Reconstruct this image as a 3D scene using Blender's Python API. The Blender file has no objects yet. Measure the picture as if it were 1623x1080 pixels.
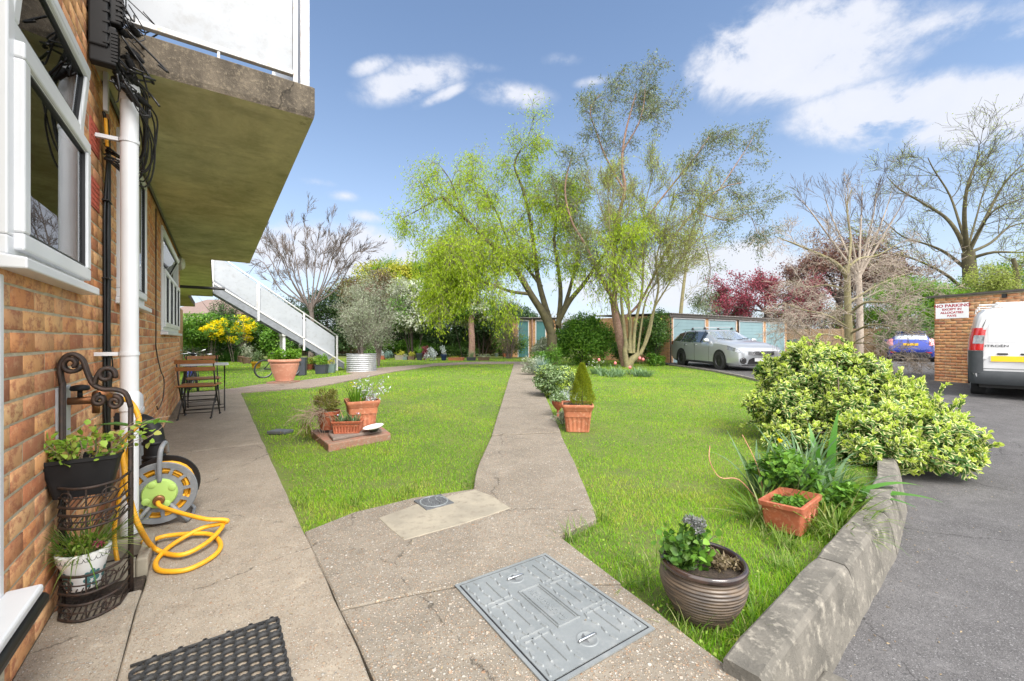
import bpy, bmesh, math, random
import numpy as np
from mathutils import Vector, Matrix
random.seed(7); RNG = np.random.default_rng(11)
R = math.radians
scene = bpy.context.scene
# ---------------- camera, world, sun, exposure ----------------
CAMH = 1.1
cam_d = bpy.data.cameras.new('camera'); cam = bpy.data.objects.new('camera', cam_d)
scene.collection.objects.link(cam); scene.camera = cam
cam.location = (0, 0, CAMH); cam.rotation_euler = (R(90), 0, 0)
cam_d.sensor_width = 36; cam_d.lens = 670 / 1623 * 36
cam_d.shift_y = -2 / 1623; cam_d.clip_start = 0.02; cam_d.clip_end = 3000
scene.view_settings.view_transform = 'Standard'; scene.view_settings.look = 'None'
scene.view_settings.gamma = 1; scene.view_settings.exposure = 1.15
SUN_EL, SUN_AZ = 52, 150          # azimuth measured from +Y clockwise: behind the camera, to the right
sd = bpy.data.lights.new('sun', 'SUN'); sd.energy = 2.3; sd.angle = R(30); sd.color = (1, .955, .89)
sun = bpy.data.objects.new('sun', sd); scene.collection.objects.link(sun)
_az = R(SUN_AZ)
_sdir = Vector((math.sin(_az) * math.cos(R(SUN_EL)), math.cos(_az) * math.cos(R(SUN_EL)), math.sin(R(SUN_EL))))
sun.rotation_euler = _sdir.to_track_quat('Z', 'Y').to_euler()

def nd(nt, typ, ins=None, **kw):
    n = nt.nodes.new(typ)
    for k, v in kw.items(): setattr(n, k, v)
    for k, v in (ins or {}).items():
        s = n.inputs[k]
        if isinstance(v, bpy.types.NodeSocket): nt.links.new(v, s)
        else: s.default_value = v
    return n
def math_n(nt, op, a, b=0.0, clamp=False):
    n = nt.nodes.new('ShaderNodeMath'); n.operation = op; n.use_clamp = clamp
    for i, v in enumerate((a, b)):
        if isinstance(v, bpy.types.NodeSocket): nt.links.new(v, n.inputs[i])
        else: n.inputs[i].default_value = v
    return n.outputs[0]
def mixc(nt, f, a, b, blend='MIX'):
    n = nt.nodes.new('ShaderNodeMix'); n.data_type = 'RGBA'; n.blend_type = blend
    for i, v in ((0, f), (6, a), (7, b)):
        if isinstance(v, bpy.types.NodeSocket): nt.links.new(v, n.inputs[i])
        elif i == 0: n.inputs[0].default_value = v
        else: n.inputs[i].default_value = (*v[:3], 1)
    return n.outputs[2]
def ramp(nt, fac, stops, interp='LINEAR'):
    n = nt.nodes.new('ShaderNodeValToRGB'); nt.links.new(fac, n.inputs[0]); cr = n.color_ramp; cr.interpolation = interp
    while len(cr.elements) < len(stops): cr.elements.new(0.5)
    for e, (p, c) in zip(cr.elements, stops):
        e.position = p; e.color = (c, c, c, 1) if isinstance(c, (int, float)) else (*c, 1)
    return n.outputs[0]

world = bpy.data.worlds.new('World'); scene.world = world; world.use_nodes = True
def build_world():
    nt = world.node_tree; nt.nodes.clear()
    sky = nd(nt, 'ShaderNodeTexSky', sky_type='NISHITA', sun_disc=False, sun_elevation=R(SUN_EL), sun_rotation=R(SUN_AZ),
             air_density=1.0, dust_density=0.6, ozone_density=1.6, altitude=50)
    tc = nd(nt, 'ShaderNodeTexCoord'); g = tc.outputs['Generated']
    sep = nd(nt, 'ShaderNodeSeparateXYZ', {0: g})
    z = math_n(nt, 'MAXIMUM', sep.outputs[2], 0.0)
    # thin milky layer that thickens towards the horizon
    hz = math_n(nt, 'POWER', math_n(nt, 'SUBTRACT', 1.0, z), 3.9)
    hz = math_n(nt, 'ADD', math_n(nt, 'MULTIPLY', hz, 0.86), 0.055)
    base = mixc(nt, 1.0, sky.outputs[0], (1.10, 1.21, 1.27), 'MULTIPLY')
    base = mixc(nt, hz, base, (4.9, 5.3, 6.2))
    # clouds: soft banks standing in fixed directions, broken up by noise
    wn = nd(nt, 'ShaderNodeTexNoise', {'Vector': g, 'Scale': 3.2, 'Detail': 9.0, 'Roughness': 0.62, 'Distortion': 0.35})
    mp = nd(nt, 'ShaderNodeMapping', {'Vector': g, 'Scale': (1, 1, 1.35)})
    wn2 = nd(nt, 'ShaderNodeTexNoise', {'Vector': mp.outputs[0], 'Scale': 9.0, 'Detail': 12.0, 'Roughness': 0.62, 'Distortion': 0.25})
    nz = math_n(nt, 'ADD', math_n(nt, 'MULTIPLY', math_n(nt, 'SUBTRACT', wn.outputs[0], 0.5), 1.5),
                math_n(nt, 'MULTIPLY', math_n(nt, 'SUBTRACT', wn2.outputs[0], 0.5), 2.1))
    tot = None
    # u, v, half width, half height (in photo pixels), tilt, strength
    for (u, v, a, b, tl, st) in [(1250, 85, 205, 85, -8, 1.0), (1465, 45, 150, 40, -14, .55), (1460, 178, 205, 62, -14, 1.15),
                                 (655, 128, 112, 34, 18, .75), (815, 150, 80, 26, -6, .5), (890, 95, 50, 15, 0, .3),
                                 (545, 310, 40, 12, 0, .35), (600, 345, 60, 14, 0, .5), (505, 290, 40, 10, 0, .3), (1120, 440, 260, 55, 0, 1.2),
                                 (560, 400, 210, 50, 0, .9), (1610, 50, 50, 20, 0, .5), (1330, 15, 60, 20, 0, .4), (700, 100, 120, 12, 0, .4), (590, 105, 45, 16, 25, .6), (940, 130, 40, 12, 0, .35), (700, 150, 60, 12, 25, .6)]:
        d = Vector(((u - 811) / 670, 1, -(v - 538) / 670)).normalized(); k = d.y
        m = nd(nt, 'ShaderNodeMapping', {'Vector': g}, vector_type='TEXTURE')
        yaw = math.atan2(d.x, d.y); pit = math.asin(d.z)
        rot = (Matrix.Rotation(-yaw, 3, 'Z') @ Matrix.Rotation(pit, 3, 'X') @ Matrix.Rotation(R(-tl), 3, 'Y')).to_euler()
        m.inputs['Location'].default_value = d; m.inputs['Rotation'].default_value = rot
        m.inputs['Scale'].default_value = (a / 670 * k * 1.15, 1.0, b / 670 * k * 1.15)
        ln = nd(nt, 'ShaderNodeVectorMath', {0: m.outputs[0]}, operation='LENGTH')
        val = math_n(nt, 'MULTIPLY', math_n(nt, 'SUBTRACT', 1.0, ln.outputs['Value'], True), st)
        tot = val if tot is None else math_n(nt, 'MAXIMUM', tot, val)
    dens = math_n(nt, 'MULTIPLY', math_n(nt, 'MULTIPLY', tot, 1.8), math_n(nt, 'ADD', 1.0, math_n(nt, 'MULTIPLY', nz, 2.0)))
    cov = nd(nt, 'ShaderNodeMapRange', {'Value': dens, 'From Min': 0.16, 'From Max': 1.05}, interpolation_type='SMOOTHSTEP')
    cl = mixc(nt, wn2.outputs[0], (4.9, 5.2, 6.0), (6.0, 6.05, 6.35))
    col = mixc(nt, math_n(nt, 'MULTIPLY', cov.outputs[0], 0.92), base, cl)
    # bright cloud deck added out of view, behind and above camera, as fill light
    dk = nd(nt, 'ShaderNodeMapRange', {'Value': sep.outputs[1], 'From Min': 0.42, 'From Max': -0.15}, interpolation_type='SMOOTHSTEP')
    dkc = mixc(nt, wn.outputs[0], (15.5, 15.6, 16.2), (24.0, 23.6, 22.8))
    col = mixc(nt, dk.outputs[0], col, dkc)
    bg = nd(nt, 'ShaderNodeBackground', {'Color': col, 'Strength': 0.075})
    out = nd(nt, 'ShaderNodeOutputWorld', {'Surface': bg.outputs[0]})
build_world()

# ---------------- coordinates ----------------
def G(u, v, z=0.0):                 # a point of the ground as surveyed from the photograph
    y = 670 * (CAMH - z) / (v - 538); return Vector(((u - 811) / 670 * y, y, z))
def AT(u, v, y): return Vector(((u - 811) / 670 * y, y, CAMH - (v - 538) / 670 * y))
TH = math.atan(0.7); WU = Vector((-math.sin(TH), math.cos(TH), 0)); WN = Vector((math.cos(TH), math.sin(TH), 0)); WD = 0.54
def B(s, t, z=0.0): return WN * (t - WD) + WU * s + Vector((0, 0, z))
WRZ = math.atan2(WU.y, WU.x)         # building frame: x along the wall, -y outwards

# ---------------- materials ----------------
MATS = {}
def newmat(name):
    m = bpy.data.materials.new(name); m.use_nodes = True; nt = m.node_tree; nt.nodes.clear()
    out = nt.nodes.new('ShaderNodeOutputMaterial'); p = nt.nodes.new('ShaderNodeBsdfPrincipled')
    nt.links.new(p.outputs[0], out.inputs[0]); MATS[name] = m
    return m, nt, p, out
def bump(nt, p, h, dist=0.01, strength=1.0, prev=None):
    b = nd(nt, 'ShaderNodeBump', {'Height': h, 'Distance': dist, 'Strength': strength})
    if prev is not None: nt.links.new(prev, b.inputs['Normal'])
    nt.links.new(b.outputs[0], p.inputs['Normal']); return b.outputs[0]
def coords(nt, kind='Object'): return nd(nt, 'ShaderNodeTexCoord').outputs[kind]
def mat(name, c1, c2=None, scale=6, rough=.6, metal=0, bmp=0, bscale=None, c3=None, spec=.5, detail=6, lo=.35, hi=.65, coat=0):
    m, nt, p, out = newmat(name); co = coords(nt)
    p.inputs['Roughness'].default_value = rough; p.inputs['Metallic'].default_value = metal
    p.inputs['Specular IOR Level'].default_value = spec; p.inputs['Coat Weight'].default_value = coat; p.inputs['Coat Roughness'].default_value = .05
    if c2 is None: c2 = tuple(x * .78 for x in c1)
    n = nd(nt, 'ShaderNodeTexNoise', {'Vector': co, 'Scale': scale, 'Detail': detail, 'Roughness': .6})
    c = mixc(nt, ramp(nt, n.outputs[0], [(lo, 0.0), (hi, 1.0)]), c1, c2)
    if c3 is not None:
        n3 = nd(nt, 'ShaderNodeTexNoise', {'Vector': co, 'Scale': scale * 3.7, 'Detail': 8, 'Roughness': .7})
        c = mixc(nt, ramp(nt, n3.outputs[0], [(.52, 0.0), (.68, 1.0)]), c, c3)
    nt.links.new(c, p.inputs['Base Color'])
    if bmp:
        nb = nd(nt, 'ShaderNodeTexNoise', {'Vector': co, 'Scale': bscale or scale * 6, 'Detail': 8, 'Roughness': .7})
        bump(nt, p, nb.outputs[0], bmp)
    return m
def leafmat(name, cols, rough=.5, trans=.35, edge=None, edge_at=.30, back=None, spec=.3):
    """cols: colours picked at random leaf by leaf; edge: margin colour of variegated leaves."""
    m, nt, p, out = newmat(name)
    a = nd(nt, 'ShaderNodeAttribute', attribute_name='rnd')
    k = len(cols); c = ramp(nt, a.outputs['Fac'], [((i + .0) / max(1, k - 1), cc) for i, cc in enumerate(cols)])
    if edge is not None:
        uv = nd(nt, 'ShaderNodeUVMap'); sp = nd(nt, 'ShaderNodeSeparateXYZ', {0: uv.outputs[0]})
        d = math_n(nt, 'MULTIPLY', math_n(nt, 'ABSOLUTE', math_n(nt, 'SUBTRACT', sp.outputs[1], .5)), 2.0)
        nz = nd(nt, 'ShaderNodeTexNoise', {'Vector': coords(nt), 'Scale': 160.0, 'Detail': 2})
        d = math_n(nt, 'ADD', d, math_n(nt, 'MULTIPLY', math_n(nt, 'SUBTRACT', nz.outputs[0], .5), .5))
        f = ramp(nt, d, [(edge_at, 0.0), (edge_at + .16, 1.0)])
        c = mixc(nt, f, c, edge)
    nt.links.new(c, p.inputs['Base Color']); p.inputs['Roughness'].default_value = rough
    p.inputs['Specular IOR Level'].default_value = spec
    tr = nd(nt, 'ShaderNodeBsdfTranslucent', {'Color': mixc(nt, 1.0, c, (1.25, 1.3, .7), 'MULTIPLY')})
    mx = nd(nt, 'ShaderNodeMixShader', {0: trans, 1: p.outputs[0], 2: tr.outputs[0]})
    nt.links.new(mx.outputs[0], out.inputs[0]); return m
def M(n): return MATS[n]

# ---------------- mesh building ----------------
def link(o, parent=None):
    scene.collection.objects.link(o)
    if parent is not None: o.parent = parent
    return o
def tag(o, label=None, cat=None, group=None, kind=None):
    if label: o['label'] = label
    if cat: o['category'] = cat
    if group: o['group'] = group
    if kind: o['kind'] = kind
    return o
def thing(name, label, cat, loc=(0, 0, 0), rz=0, group=None):
    o = bpy.data.objects.new(name, None); o.empty_display_size = .1; link(o)
    o.location = loc; o.rotation_euler = (0, 0, rz); return tag(o, label, cat, group)
def copy_tree(o, parent=None):
    c = o.copy(); scene.collection.objects.link(c); c.parent = parent
    for ch in o.children: copy_tree(ch, c)
    return c
class MB:
    def __init__(s): s.v = []; s.f = []; s.m = []; s.X = None; s.mi = 0
    def add(s, vs, fs):
        b = len(s.v)
        for p in vs:
            p = Vector(p); s.v.append(tuple(s.X @ p) if s.X is not None else tuple(p))
        for f in fs: s.f.append([b + i for i in f]); s.m.append(s.mi)
    def box(s, x0, x1, y0, y1, z0, z1):
        s.add([(x0, y0, z0), (x1, y0, z0), (x1, y1, z0), (x0, y1, z0), (x0, y0, z1), (x1, y0, z1), (x1, y1, z1), (x0, y1, z1)],
              [(3, 2, 1, 0), (4, 5, 6, 7), (0, 1, 5, 4), (1, 2, 6, 5), (2, 3, 7, 6), (3, 0, 4, 7)]); return s
    def loft(s, rings, cap0=True, cap1=True, closed=True):
        n = len(rings[0]); vs = [p for r in rings for p in r]; fs = []
        for i in range(len(rings) - 1):
            for j in range(n if closed else n - 1):
                a = i * n + j; b = i * n + (j + 1) % n; fs.append((a, b, b + n, a + n))
        if cap0: fs.append(tuple(reversed(range(n))))
        if cap1: fs.append(tuple(range((len(rings) - 1) * n, len(rings) * n)))
        s.add(vs, fs); return s
    def lathe(s, prof, n=28, c=(0, 0, 0), cap0=True, cap1=False, axis='z'):
        rings = []
        for r, z in prof:
            ring = []
            for k in range(n):
                a = 2 * math.pi * k / n; x, y = r * math.cos(a), r * math.sin(a)
                ring.append((c[0] + x, c[1] + y, c[2] + z) if axis == 'z' else ((c[0] + z, c[1] + x, c[2] + y) if axis == 'x' else (c[0] + y, c[1] + z, c[2] + x)))
            rings.append(ring)
        return s.loft(rings, cap0, cap1)
    def tube(s, pts, r, n=8, caps=True, closed=False):
        P = [Vector(p) for p in pts]; m = len(P)
        if m < 2: return s
        rr = list(r) if hasattr(r, '__len__') else [r] * m
        T = []
        for i in range(m):
            if closed: d = P[(i + 1) % m] - P[i - 1]
            else: d = P[min(i + 1, m - 1)] - P[max(i - 1, 0)]
            T.append(d.normalized() if d.length > 1e-9 else Vector((0, 0, 1)))
        up = Vector((0, 0, 1)) if abs(T[0].z) < .9 else Vector((1, 0, 0))
        N = (up - T[0] * up.dot(T[0])).normalized(); rings = []
        for i in range(m):
            if i: N = (N - T[i] * N.dot(T[i])); N = N.normalized() if N.length > 1e-6 else T[i].orthogonal().normalized()
            Bn = T[i].cross(N)
            rings.append([P[i] + (N * math.cos(2 * math.pi * k / n) + Bn * math.sin(2 * math.pi * k / n)) * rr[i] for k in range(n)])
        if closed:
            rings.append(rings[0]); s.loft(rings, False, False)
        else: s.loft(rings, caps, caps)
        return s
    def prism(s, poly, z0, z1):
        n = len(poly); s.loft([[(x, y, z0) for x, y in poly], [(x, y, z1) for x, y in poly]]); return s
    def build(s, name, m, parent=None, smooth=False, bevel=0, loc=None, rz=0, autosmooth=None, seg=2):
        me = bpy.data.meshes.new(name); me.from_pydata(s.v, [], s.f)
        for mm in (m if isinstance(m, (list, tuple)) else [m]): me.materials.append(M(mm) if isinstance(mm, str) else mm)
        me.polygons.foreach_set('material_index', s.m)
        bm = bmesh.new(); bm.from_mesh(me); bmesh.ops.recalc_face_normals(bm, faces=bm.faces); bm.to_mesh(me); bm.free()
        if smooth or autosmooth: me.polygons.foreach_set('use_smooth', [True] * len(me.polygons))
        if autosmooth: me.set_sharp_from_angle(angle=R(autosmooth))
        me.update(); o = bpy.data.objects.new(name, me); link(o, parent)
        if loc is not None: o.location = loc
        if rz: o.rotation_euler = (0, 0, rz)
        if bevel:
            b = o.modifiers.new('bevel', 'BEVEL'); b.width = bevel; b.segments = seg; b.limit_method = 'ANGLE'; b.angle_limit = R(35)
        return o
def rrect(hx, hy, r, z, n=5, cx=0, cy=0, fl=0, fn=0):
    pts = []
    for (sx, sy, a0) in ((1, 1, 0), (-1, 1, 90), (-1, -1, 180), (1, -1, 270)):
        for k in range(n + 1):
            a = R(a0 + 90 * k / n); pts.append((cx + sx * (hx - r) + r * math.cos(a), cy + sy * (hy - r) + r * math.sin(a), z))
    return pts
def fluted(hx, hy, r, z, amp, nf, per=10):
    """rounded rectangle ring whose straight sides carry nf flutes each"""
    pts = []
    cor = [(hx, hy), (-hx, hy), (-hx, -hy), (hx, -hy)]
    for i in range(4):
        x0, y0 = cor[i]; x1, y1 = cor[(i + 1) % 4]; L = math.hypot(x1 - x0, y1 - y0); dx, dy = (x1 - x0) / L, (y1 - y0) / L
        nx, ny = dy, -dx
        m = nf * per
        for k in range(m):
            t = k / m; d = -amp * (0.5 - 0.5 * math.cos(2 * math.pi * nf * t)) ** .6
            e = min(t, 1 - t) * L; cr = 0
            if e < r: cr = -(r - math.sqrt(max(0, r * r - (r - e) ** 2))) * .6
            pts.append((x0 + dx * L * t + nx * (d + cr), y0 + dy * L * t + ny * (d + cr), z))
    return pts

class Cloud:                         # many small leaf or blade faces, gathered with numpy into one mesh
    def __init__(s): s.V = []; s.F = []; s.U = []; s.Rn = []; s.n = 0
    def _push(s, v, faces, uv, rnd):
        """v (N,k,3); faces: list of index tuples into k; uv (k,2); rnd (N,)"""
        N, k, _ = v.shape
        base = (np.arange(N) * k + s.n)[:, None]
        for f in faces:
            f = np.array(f); s.F.append((len(f), (base + f[None, :]).astype(np.int64), np.tile(uv[f], (N, 1)), rnd))
        s.V.append(v.reshape(-1, 3)); s.n += N * k
    def leaves(s, P, D, Nn, L, W, shape='diamond', fold=.15, rnd=None, curl=.1):
        P = np.asarray(P, float); N = len(P)
        if N == 0: return s
        D = np.asarray(D, float); D = D / (np.linalg.norm(D, axis=1, keepdims=True) + 1e-9)
        Nn = np.asarray(Nn, float); S = np.cross(D, Nn); S /= (np.linalg.norm(S, axis=1, keepdims=True) + 1e-9); Nn = np.cross(S, D)
        L = np.broadcast_to(np.asarray(L, float), (N,))[:, None]; W = np.broadcast_to(np.asarray(W, float), (N,))[:, None] * .5
        if rnd is None: rnd = RNG.random(N)
        if shape == 'diamond':
            v = np.stack([P, P + D * L * .45 + S * W + Nn * W * fold, P + D * L - Nn * L * curl, P + D * L * .45 - S * W + Nn * W * fold], 1)
            s._push(v, [(0, 1, 2, 3)], np.array([(0, .5), (.5, 0), (1, .5), (.5, 1)]), rnd)
        else:
            c1 = P + D * L * .33; c2 = P + D * L * .72 - Nn * L * curl * .4; tip = P + D * L - Nn * L * curl
            up = Nn * W * fold * 2
            v = np.stack([P, c1, c2, tip, c1 + S * W + up, c2 + S * W * .78 + up * .7, c1 - S * W + up, c2 - S * W * .78 + up * .7], 1)
            s._push(v, [(0, 4, 1), (4, 5, 2, 1), (5, 3, 2), (0, 1, 6), (1, 2, 7, 6), (7, 2, 3)],
                    np.array([(0, .5), (.33, .5), (.72, .5), (1, .5), (.33, 0), (.72, .0), (.33, 1), (.72, 1)]), rnd)
        return s
    def blades(s, P, az, L, W, lean, bend, nseg=2, rnd=None, fold=0.0):
        """curved strips: az heading, lean from vertical at the base, bend added towards the tip (radians)"""
        P = np.asarray(P, float); N = len(P)
        if N == 0: return s
        az = np.broadcast_to(az, (N,)); L = np.broadcast_to(L, (N,)); W = np.broadcast_to(W, (N,)); lean = np.broadcast_to(lean, (N,)); bend = np.broadcast_to(bend, (N,))
        H = np.stack([np.cos(az), np.sin(az), np.zeros(N)], 1); S = np.stack([-np.sin(az), np.cos(az), np.zeros(N)], 1); Z = np.array([0, 0, 1.0])
        p = P.copy(); rows = []
        if rnd is None: rnd = RNG.random(N)
        for i in range(nseg + 1):
            t = i / nseg; w = W * (1 - t ** 1.8) * (.75 + .5 * t) * .5 if nseg > 2 else W * (1 - t * .92) * .5
            if i == nseg: w = W * .04
            off = S * w[:, None]
            rows += [p - off, p + off]
            ang = lean + bend * ((i + .5) / nseg) ** 1.3
            p = p + (H * np.sin(ang)[:, None] + Z * np.cos(ang)[:, None]) * (L / nseg)[:, None]
        v = np.stack(rows, 1); uv = np.array([(i // 2 / nseg, i % 2) for i in range(2 * nseg + 2)], float)
        s._push(v, [(2 * i, 2 * i + 1, 2 * i + 3, 2 * i + 2) for i in range(nseg)], uv, rnd); return s
    def build(s, name, m, parent=None, loc=None, smooth=False, origin=None):
        V = np.concatenate(s.V)
        if origin is not None: V = V - np.array(origin)[None, :]
        me = bpy.data.meshes.new(name); me.vertices.add(len(V)); me.vertices.foreach_set('co', V.astype(np.float32).ravel())
        nl = sum(f[0] * len(f[1]) for f in s.F); npoly = sum(len(f[1]) for f in s.F)
        me.loops.add(nl); me.polygons.add(npoly)
        me.loops.foreach_set('vertex_index', np.concatenate([f[1].ravel() for f in s.F]).astype(np.int32))
        tot = np.concatenate([np.full(len(f[1]), f[0]) for f in s.F]); st = np.concatenate([[0], np.cumsum(tot)[:-1]])
        me.polygons.foreach_set('loop_start', st.astype(np.int32))
        me.update(calc_edges=True)
        uvl = me.uv_layers.new(name='UVMap'); uvl.data.foreach_set('uv', np.concatenate([f[2].reshape(-1, 2) for f in s.F]).astype(np.float32).ravel())
        at = me.attributes.new('rnd', 'FLOAT', 'FACE'); at.data.foreach_set('value', np.concatenate([f[3] for f in s.F]).astype(np.float32))
        if smooth: me.polygons.foreach_set('use_smooth', np.ones(npoly, bool))
        me.materials.append(M(m) if isinstance(m, str) else m)
        o = bpy.data.objects.new(name, me); link(o, parent)
        if origin is not None and loc is None and parent is None: o.location = origin
        if loc is not None: o.location = loc
        return o
def rv(n, z=0.0):
    v = RNG.normal(size=(n, 3)); v[:, 2] += z; return v / np.linalg.norm(v, axis=1, keepdims=True)
def inpoly(x, y, poly):
    x = np.asarray(x); y = np.asarray(y); ins = np.zeros(x.shape, bool); n = len(poly)
    for i in range(n):
        x0, y0 = poly[i][0], poly[i][1]; x1, y1 = poly[(i + 1) % n][0], poly[(i + 1) % n][1]
        c = ((y0 > y) != (y1 > y)) & (x < (x1 - x0) * (y - y0) / ((y1 - y0) if y1 != y0 else 1e-9) + x0); ins ^= c
    return ins
# ---------------- material library ----------------
def build_mats():
    # exposed-aggregate concrete
    def aggregate(name, base, base2, stones, sc=95, bmp=.003, peb=.55):
        m, nt, p, out = newmat(name); co = coords(nt); p.inputs['Roughness'].default_value = .88; p.inputs['Specular IOR Level'].default_value = .25
        wob = nd(nt, 'ShaderNodeTexNoise', {'Vector': co, 'Scale': 40.0, 'Detail': 3})
        vco = nd(nt, 'ShaderNodeVectorMath', {0: co, 1: nd(nt, 'ShaderNodeVectorMath', {0: wob.outputs['Color'], 'Scale': .012}, operation='SCALE').outputs[0]}, operation='ADD').outputs[0]
        big = nd(nt, 'ShaderNodeTexNoise', {'Vector': co, 'Scale': 2.3, 'Detail': 10, 'Roughness': .75, 'Distortion': .4})
        mid = nd(nt, 'ShaderNodeTexNoise', {'Vector': co, 'Scale': 14.0, 'Detail': 8, 'Roughness': .7})
        c = mixc(nt, ramp(nt, big.outputs[0], [(.36, 0.0), (.64, 1.0)]), base, base2)
        c = mixc(nt, math_n(nt, 'MULTIPLY', ramp(nt, mid.outputs[0], [(.45, 0.0), (.75, 1.0)]), .5), c, tuple(x * .55 for x in base))
        st1 = nd(nt, 'ShaderNodeTexNoise', {'Vector': co, 'Scale': 1.1, 'Detail': 12, 'Roughness': .78, 'Distortion': .7})
        c = mixc(nt, math_n(nt, 'MULTIPLY', ramp(nt, st1.outputs[0], [(.54, 0.0), (.62, 1.0)]), .38), c, tuple(x * .45 for x in base))
        st2 = nd(nt, 'ShaderNodeTexNoise', {'Vector': co, 'Scale': 4.5, 'Detail': 12, 'Roughness': .8})
        c = mixc(nt, math_n(nt, 'MULTIPLY', ramp(nt, st2.outputs[0], [(.56, 0.0), (.66, 1.0)]), .35), c, tuple(min(1, x * 1.7) for x in base))
        cw = nd(nt, 'ShaderNodeTexNoise', {'Vector': co, 'Scale': 6.0, 'Detail': 6, 'Roughness': .7})
        cv = nd(nt, 'ShaderNodeTexVoronoi', {'Vector': nd(nt, 'ShaderNodeVectorMath', {0: co, 1: nd(nt, 'ShaderNodeVectorMath', {0: cw.outputs['Color'], 'Scale': .16}, operation='SCALE').outputs[0]}, operation='ADD').outputs[0], 'Scale': .62}, feature='DISTANCE_TO_EDGE')
        crack = math_n(nt, 'MULTIPLY', ramp(nt, cv.outputs['Distance'], [(.0015, 1.0), (.0035, 0.0)]), ramp(nt, big.outputs[0], [(.46, 0.0), (.52, .85)]))
        h = None
        for k, (s, thr) in enumerate(((sc, .32), (sc * .45, .22), (sc * 2.1, .36))):
            v = nd(nt, 'ShaderNodeTexVoronoi', {'Vector': vco, 'Scale': s, 'Randomness': 1.0}, feature='F1')
            vc = nd(nt, 'ShaderNodeSeparateColor', {0: v.outputs['Color']})
            msk = ramp(nt, v.outputs['Distance'], [(thr, 1.0), (thr + .08, 0.0)])
            keep = math_n(nt, 'GREATER_THAN', vc.outputs[0], 1 - (peb if k != 1 else peb * .35))
            msk = math_n(nt, 'MULTIPLY', msk, keep)
            sc_ = ramp(nt, vc.outputs[1], [(i / (len(stones) - 1), q) for i, q in enumerate(stones)])
            c = mixc(nt, math_n(nt, 'MULTIPLY', msk, .85), c, sc_)
            h = msk if h is None else math_n(nt, 'MAXIMUM', h, msk)
        c = mixc(nt, crack, c, tuple(x * .22 for x in base))
        nt.links.new(c, p.inputs['Base Color'])
        hh = math_n(nt, 'ADD', h, math_n(nt, 'MULTIPLY', mid.outputs[0], .8))
        bump(nt, p, hh, bmp); return m
    st = [(.16, .12, .085), (.33, .25, .17), (.42, .36, .29), (.28, .16, .09), (.5, .47, .42), (.15, .14, .13)]
    aggregate('concrete_aggregate', (.255, .222, .178), (.17, .147, .118), st, 80, .004, .62)
    aggregate('concrete_pavement', (.325, .28, .22), (.235, .198, .155), st, 105, .0025, .5)
    aggregate('concrete_far', (.25, .20, .165), (.19, .155, .13), st, 60, .002, .4)
    aggregate('tarmac', (.14, .134, .134), (.085, .081, .082), [(.06, .06, .06), (.14, .135, .14), (.24, .235, .235), (.08, .075, .08)], 105, .006, .8)
    mat('cement_patch', (.31, .275, .21), (.23, .205, .16), 5, .85, bmp=.002, c3=(.2, .17, .13))
    mat('kerb_stone', (.18, .165, .14), (.095, .088, .075), 5, .92, bmp=.012, bscale=30, c3=(.30, .275, .23))
    # soil and lawn underlay
    m, nt, p, out = newmat('lawn_soil'); co = coords(nt); p.inputs['Roughness'].default_value = .95
    n1 = nd(nt, 'ShaderNodeTexNoise', {'Vector': co, 'Scale': .8, 'Detail': 9, 'Roughness': .7})
    n2 = nd(nt, 'ShaderNodeTexNoise', {'Vector': co, 'Scale': 25.0, 'Detail': 6, 'Roughness': .7})
    c = mixc(nt, ramp(nt, n1.outputs[0], [(.35, 0.0), (.6, 1.0)]), (.07, .11, .015), (.12, .16, .02))
    c = mixc(nt, ramp(nt, n2.outputs[0], [(.48, 0.0), (.7, 1.0)]), c, (.11, .085, .04))
    nt.links.new(c, p.inputs['Base Color']); bump(nt, p, n2.outputs[0], .01)
    mat('soil', (.06, .042, .03), (.035, .025, .018), 20, .95, bmp=.02, bscale=60, c3=(.12, .09, .06))
    mat('ground', (.07, .085, .035), (.05, .06, .03), .5, .95)
    # brick
    m, nt, p, out = newmat('brick'); co = coords(nt); p.inputs['Roughness'].default_value = .85; p.inputs['Specular IOR Level'].default_value = .2
    a = nd(nt, 'ShaderNodeAttribute', attribute_name='rnd')
    c = ramp(nt, a.outputs['Fac'], [(0, (.58, .27, .11)), (.2, (.64, .36, .16)), (.4, (.54, .225, .095)), (.55, (.65, .40, .20)), (.7, (.44, .165, .08)), (.85, (.58, .31, .15)), (1, (.28, .105, .06))])
    n1 = nd(nt, 'ShaderNodeTexNoise', {'Vector': nd(nt, 'ShaderNodeMapping', {'Vector': co, 'Scale': (1, 1, 1.6)}).outputs[0], 'Scale': 13.0, 'Detail': 8, 'Roughness': .72, 'Distortion': .2})
    c = mixc(nt, ramp(nt, n1.outputs[0], [(.48, 0.0), (.58, .8)]), c, (.33, .125, .07))
    n2 = nd(nt, 'ShaderNodeTexNoise', {'Vector': co, 'Scale': 22.0, 'Detail': 8, 'Roughness': .75})
    c = mixc(nt, ramp(nt, n2.outputs[0], [(.53, 0.0), (.70, .5)]), c, (.68, .46, .25))
    n4 = nd(nt, 'ShaderNodeTexNoise', {'Vector': co, 'Scale': 1.3, 'Detail': 5, 'Roughness': .6})
    c = mixc(nt, ramp(nt, n4.outputs[0], [(.55, 0.0), (.8, .5)]), c, (.50, .42, .30))
    nt.links.new(c, p.inputs['Base Color'])
    n3 = nd(nt, 'ShaderNodeTexNoise', {'Vector': co, 'Scale': 120.0, 'Detail': 6, 'Roughness': .7})
    bump(nt, p, math_n(nt, 'ADD', n3.outputs[0], n2.outputs[0]), .0016)
    mat('mortar', (.52, .46, .33), (.40, .35, .25), 20, .95, bmp=.006, bscale=150)
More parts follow.
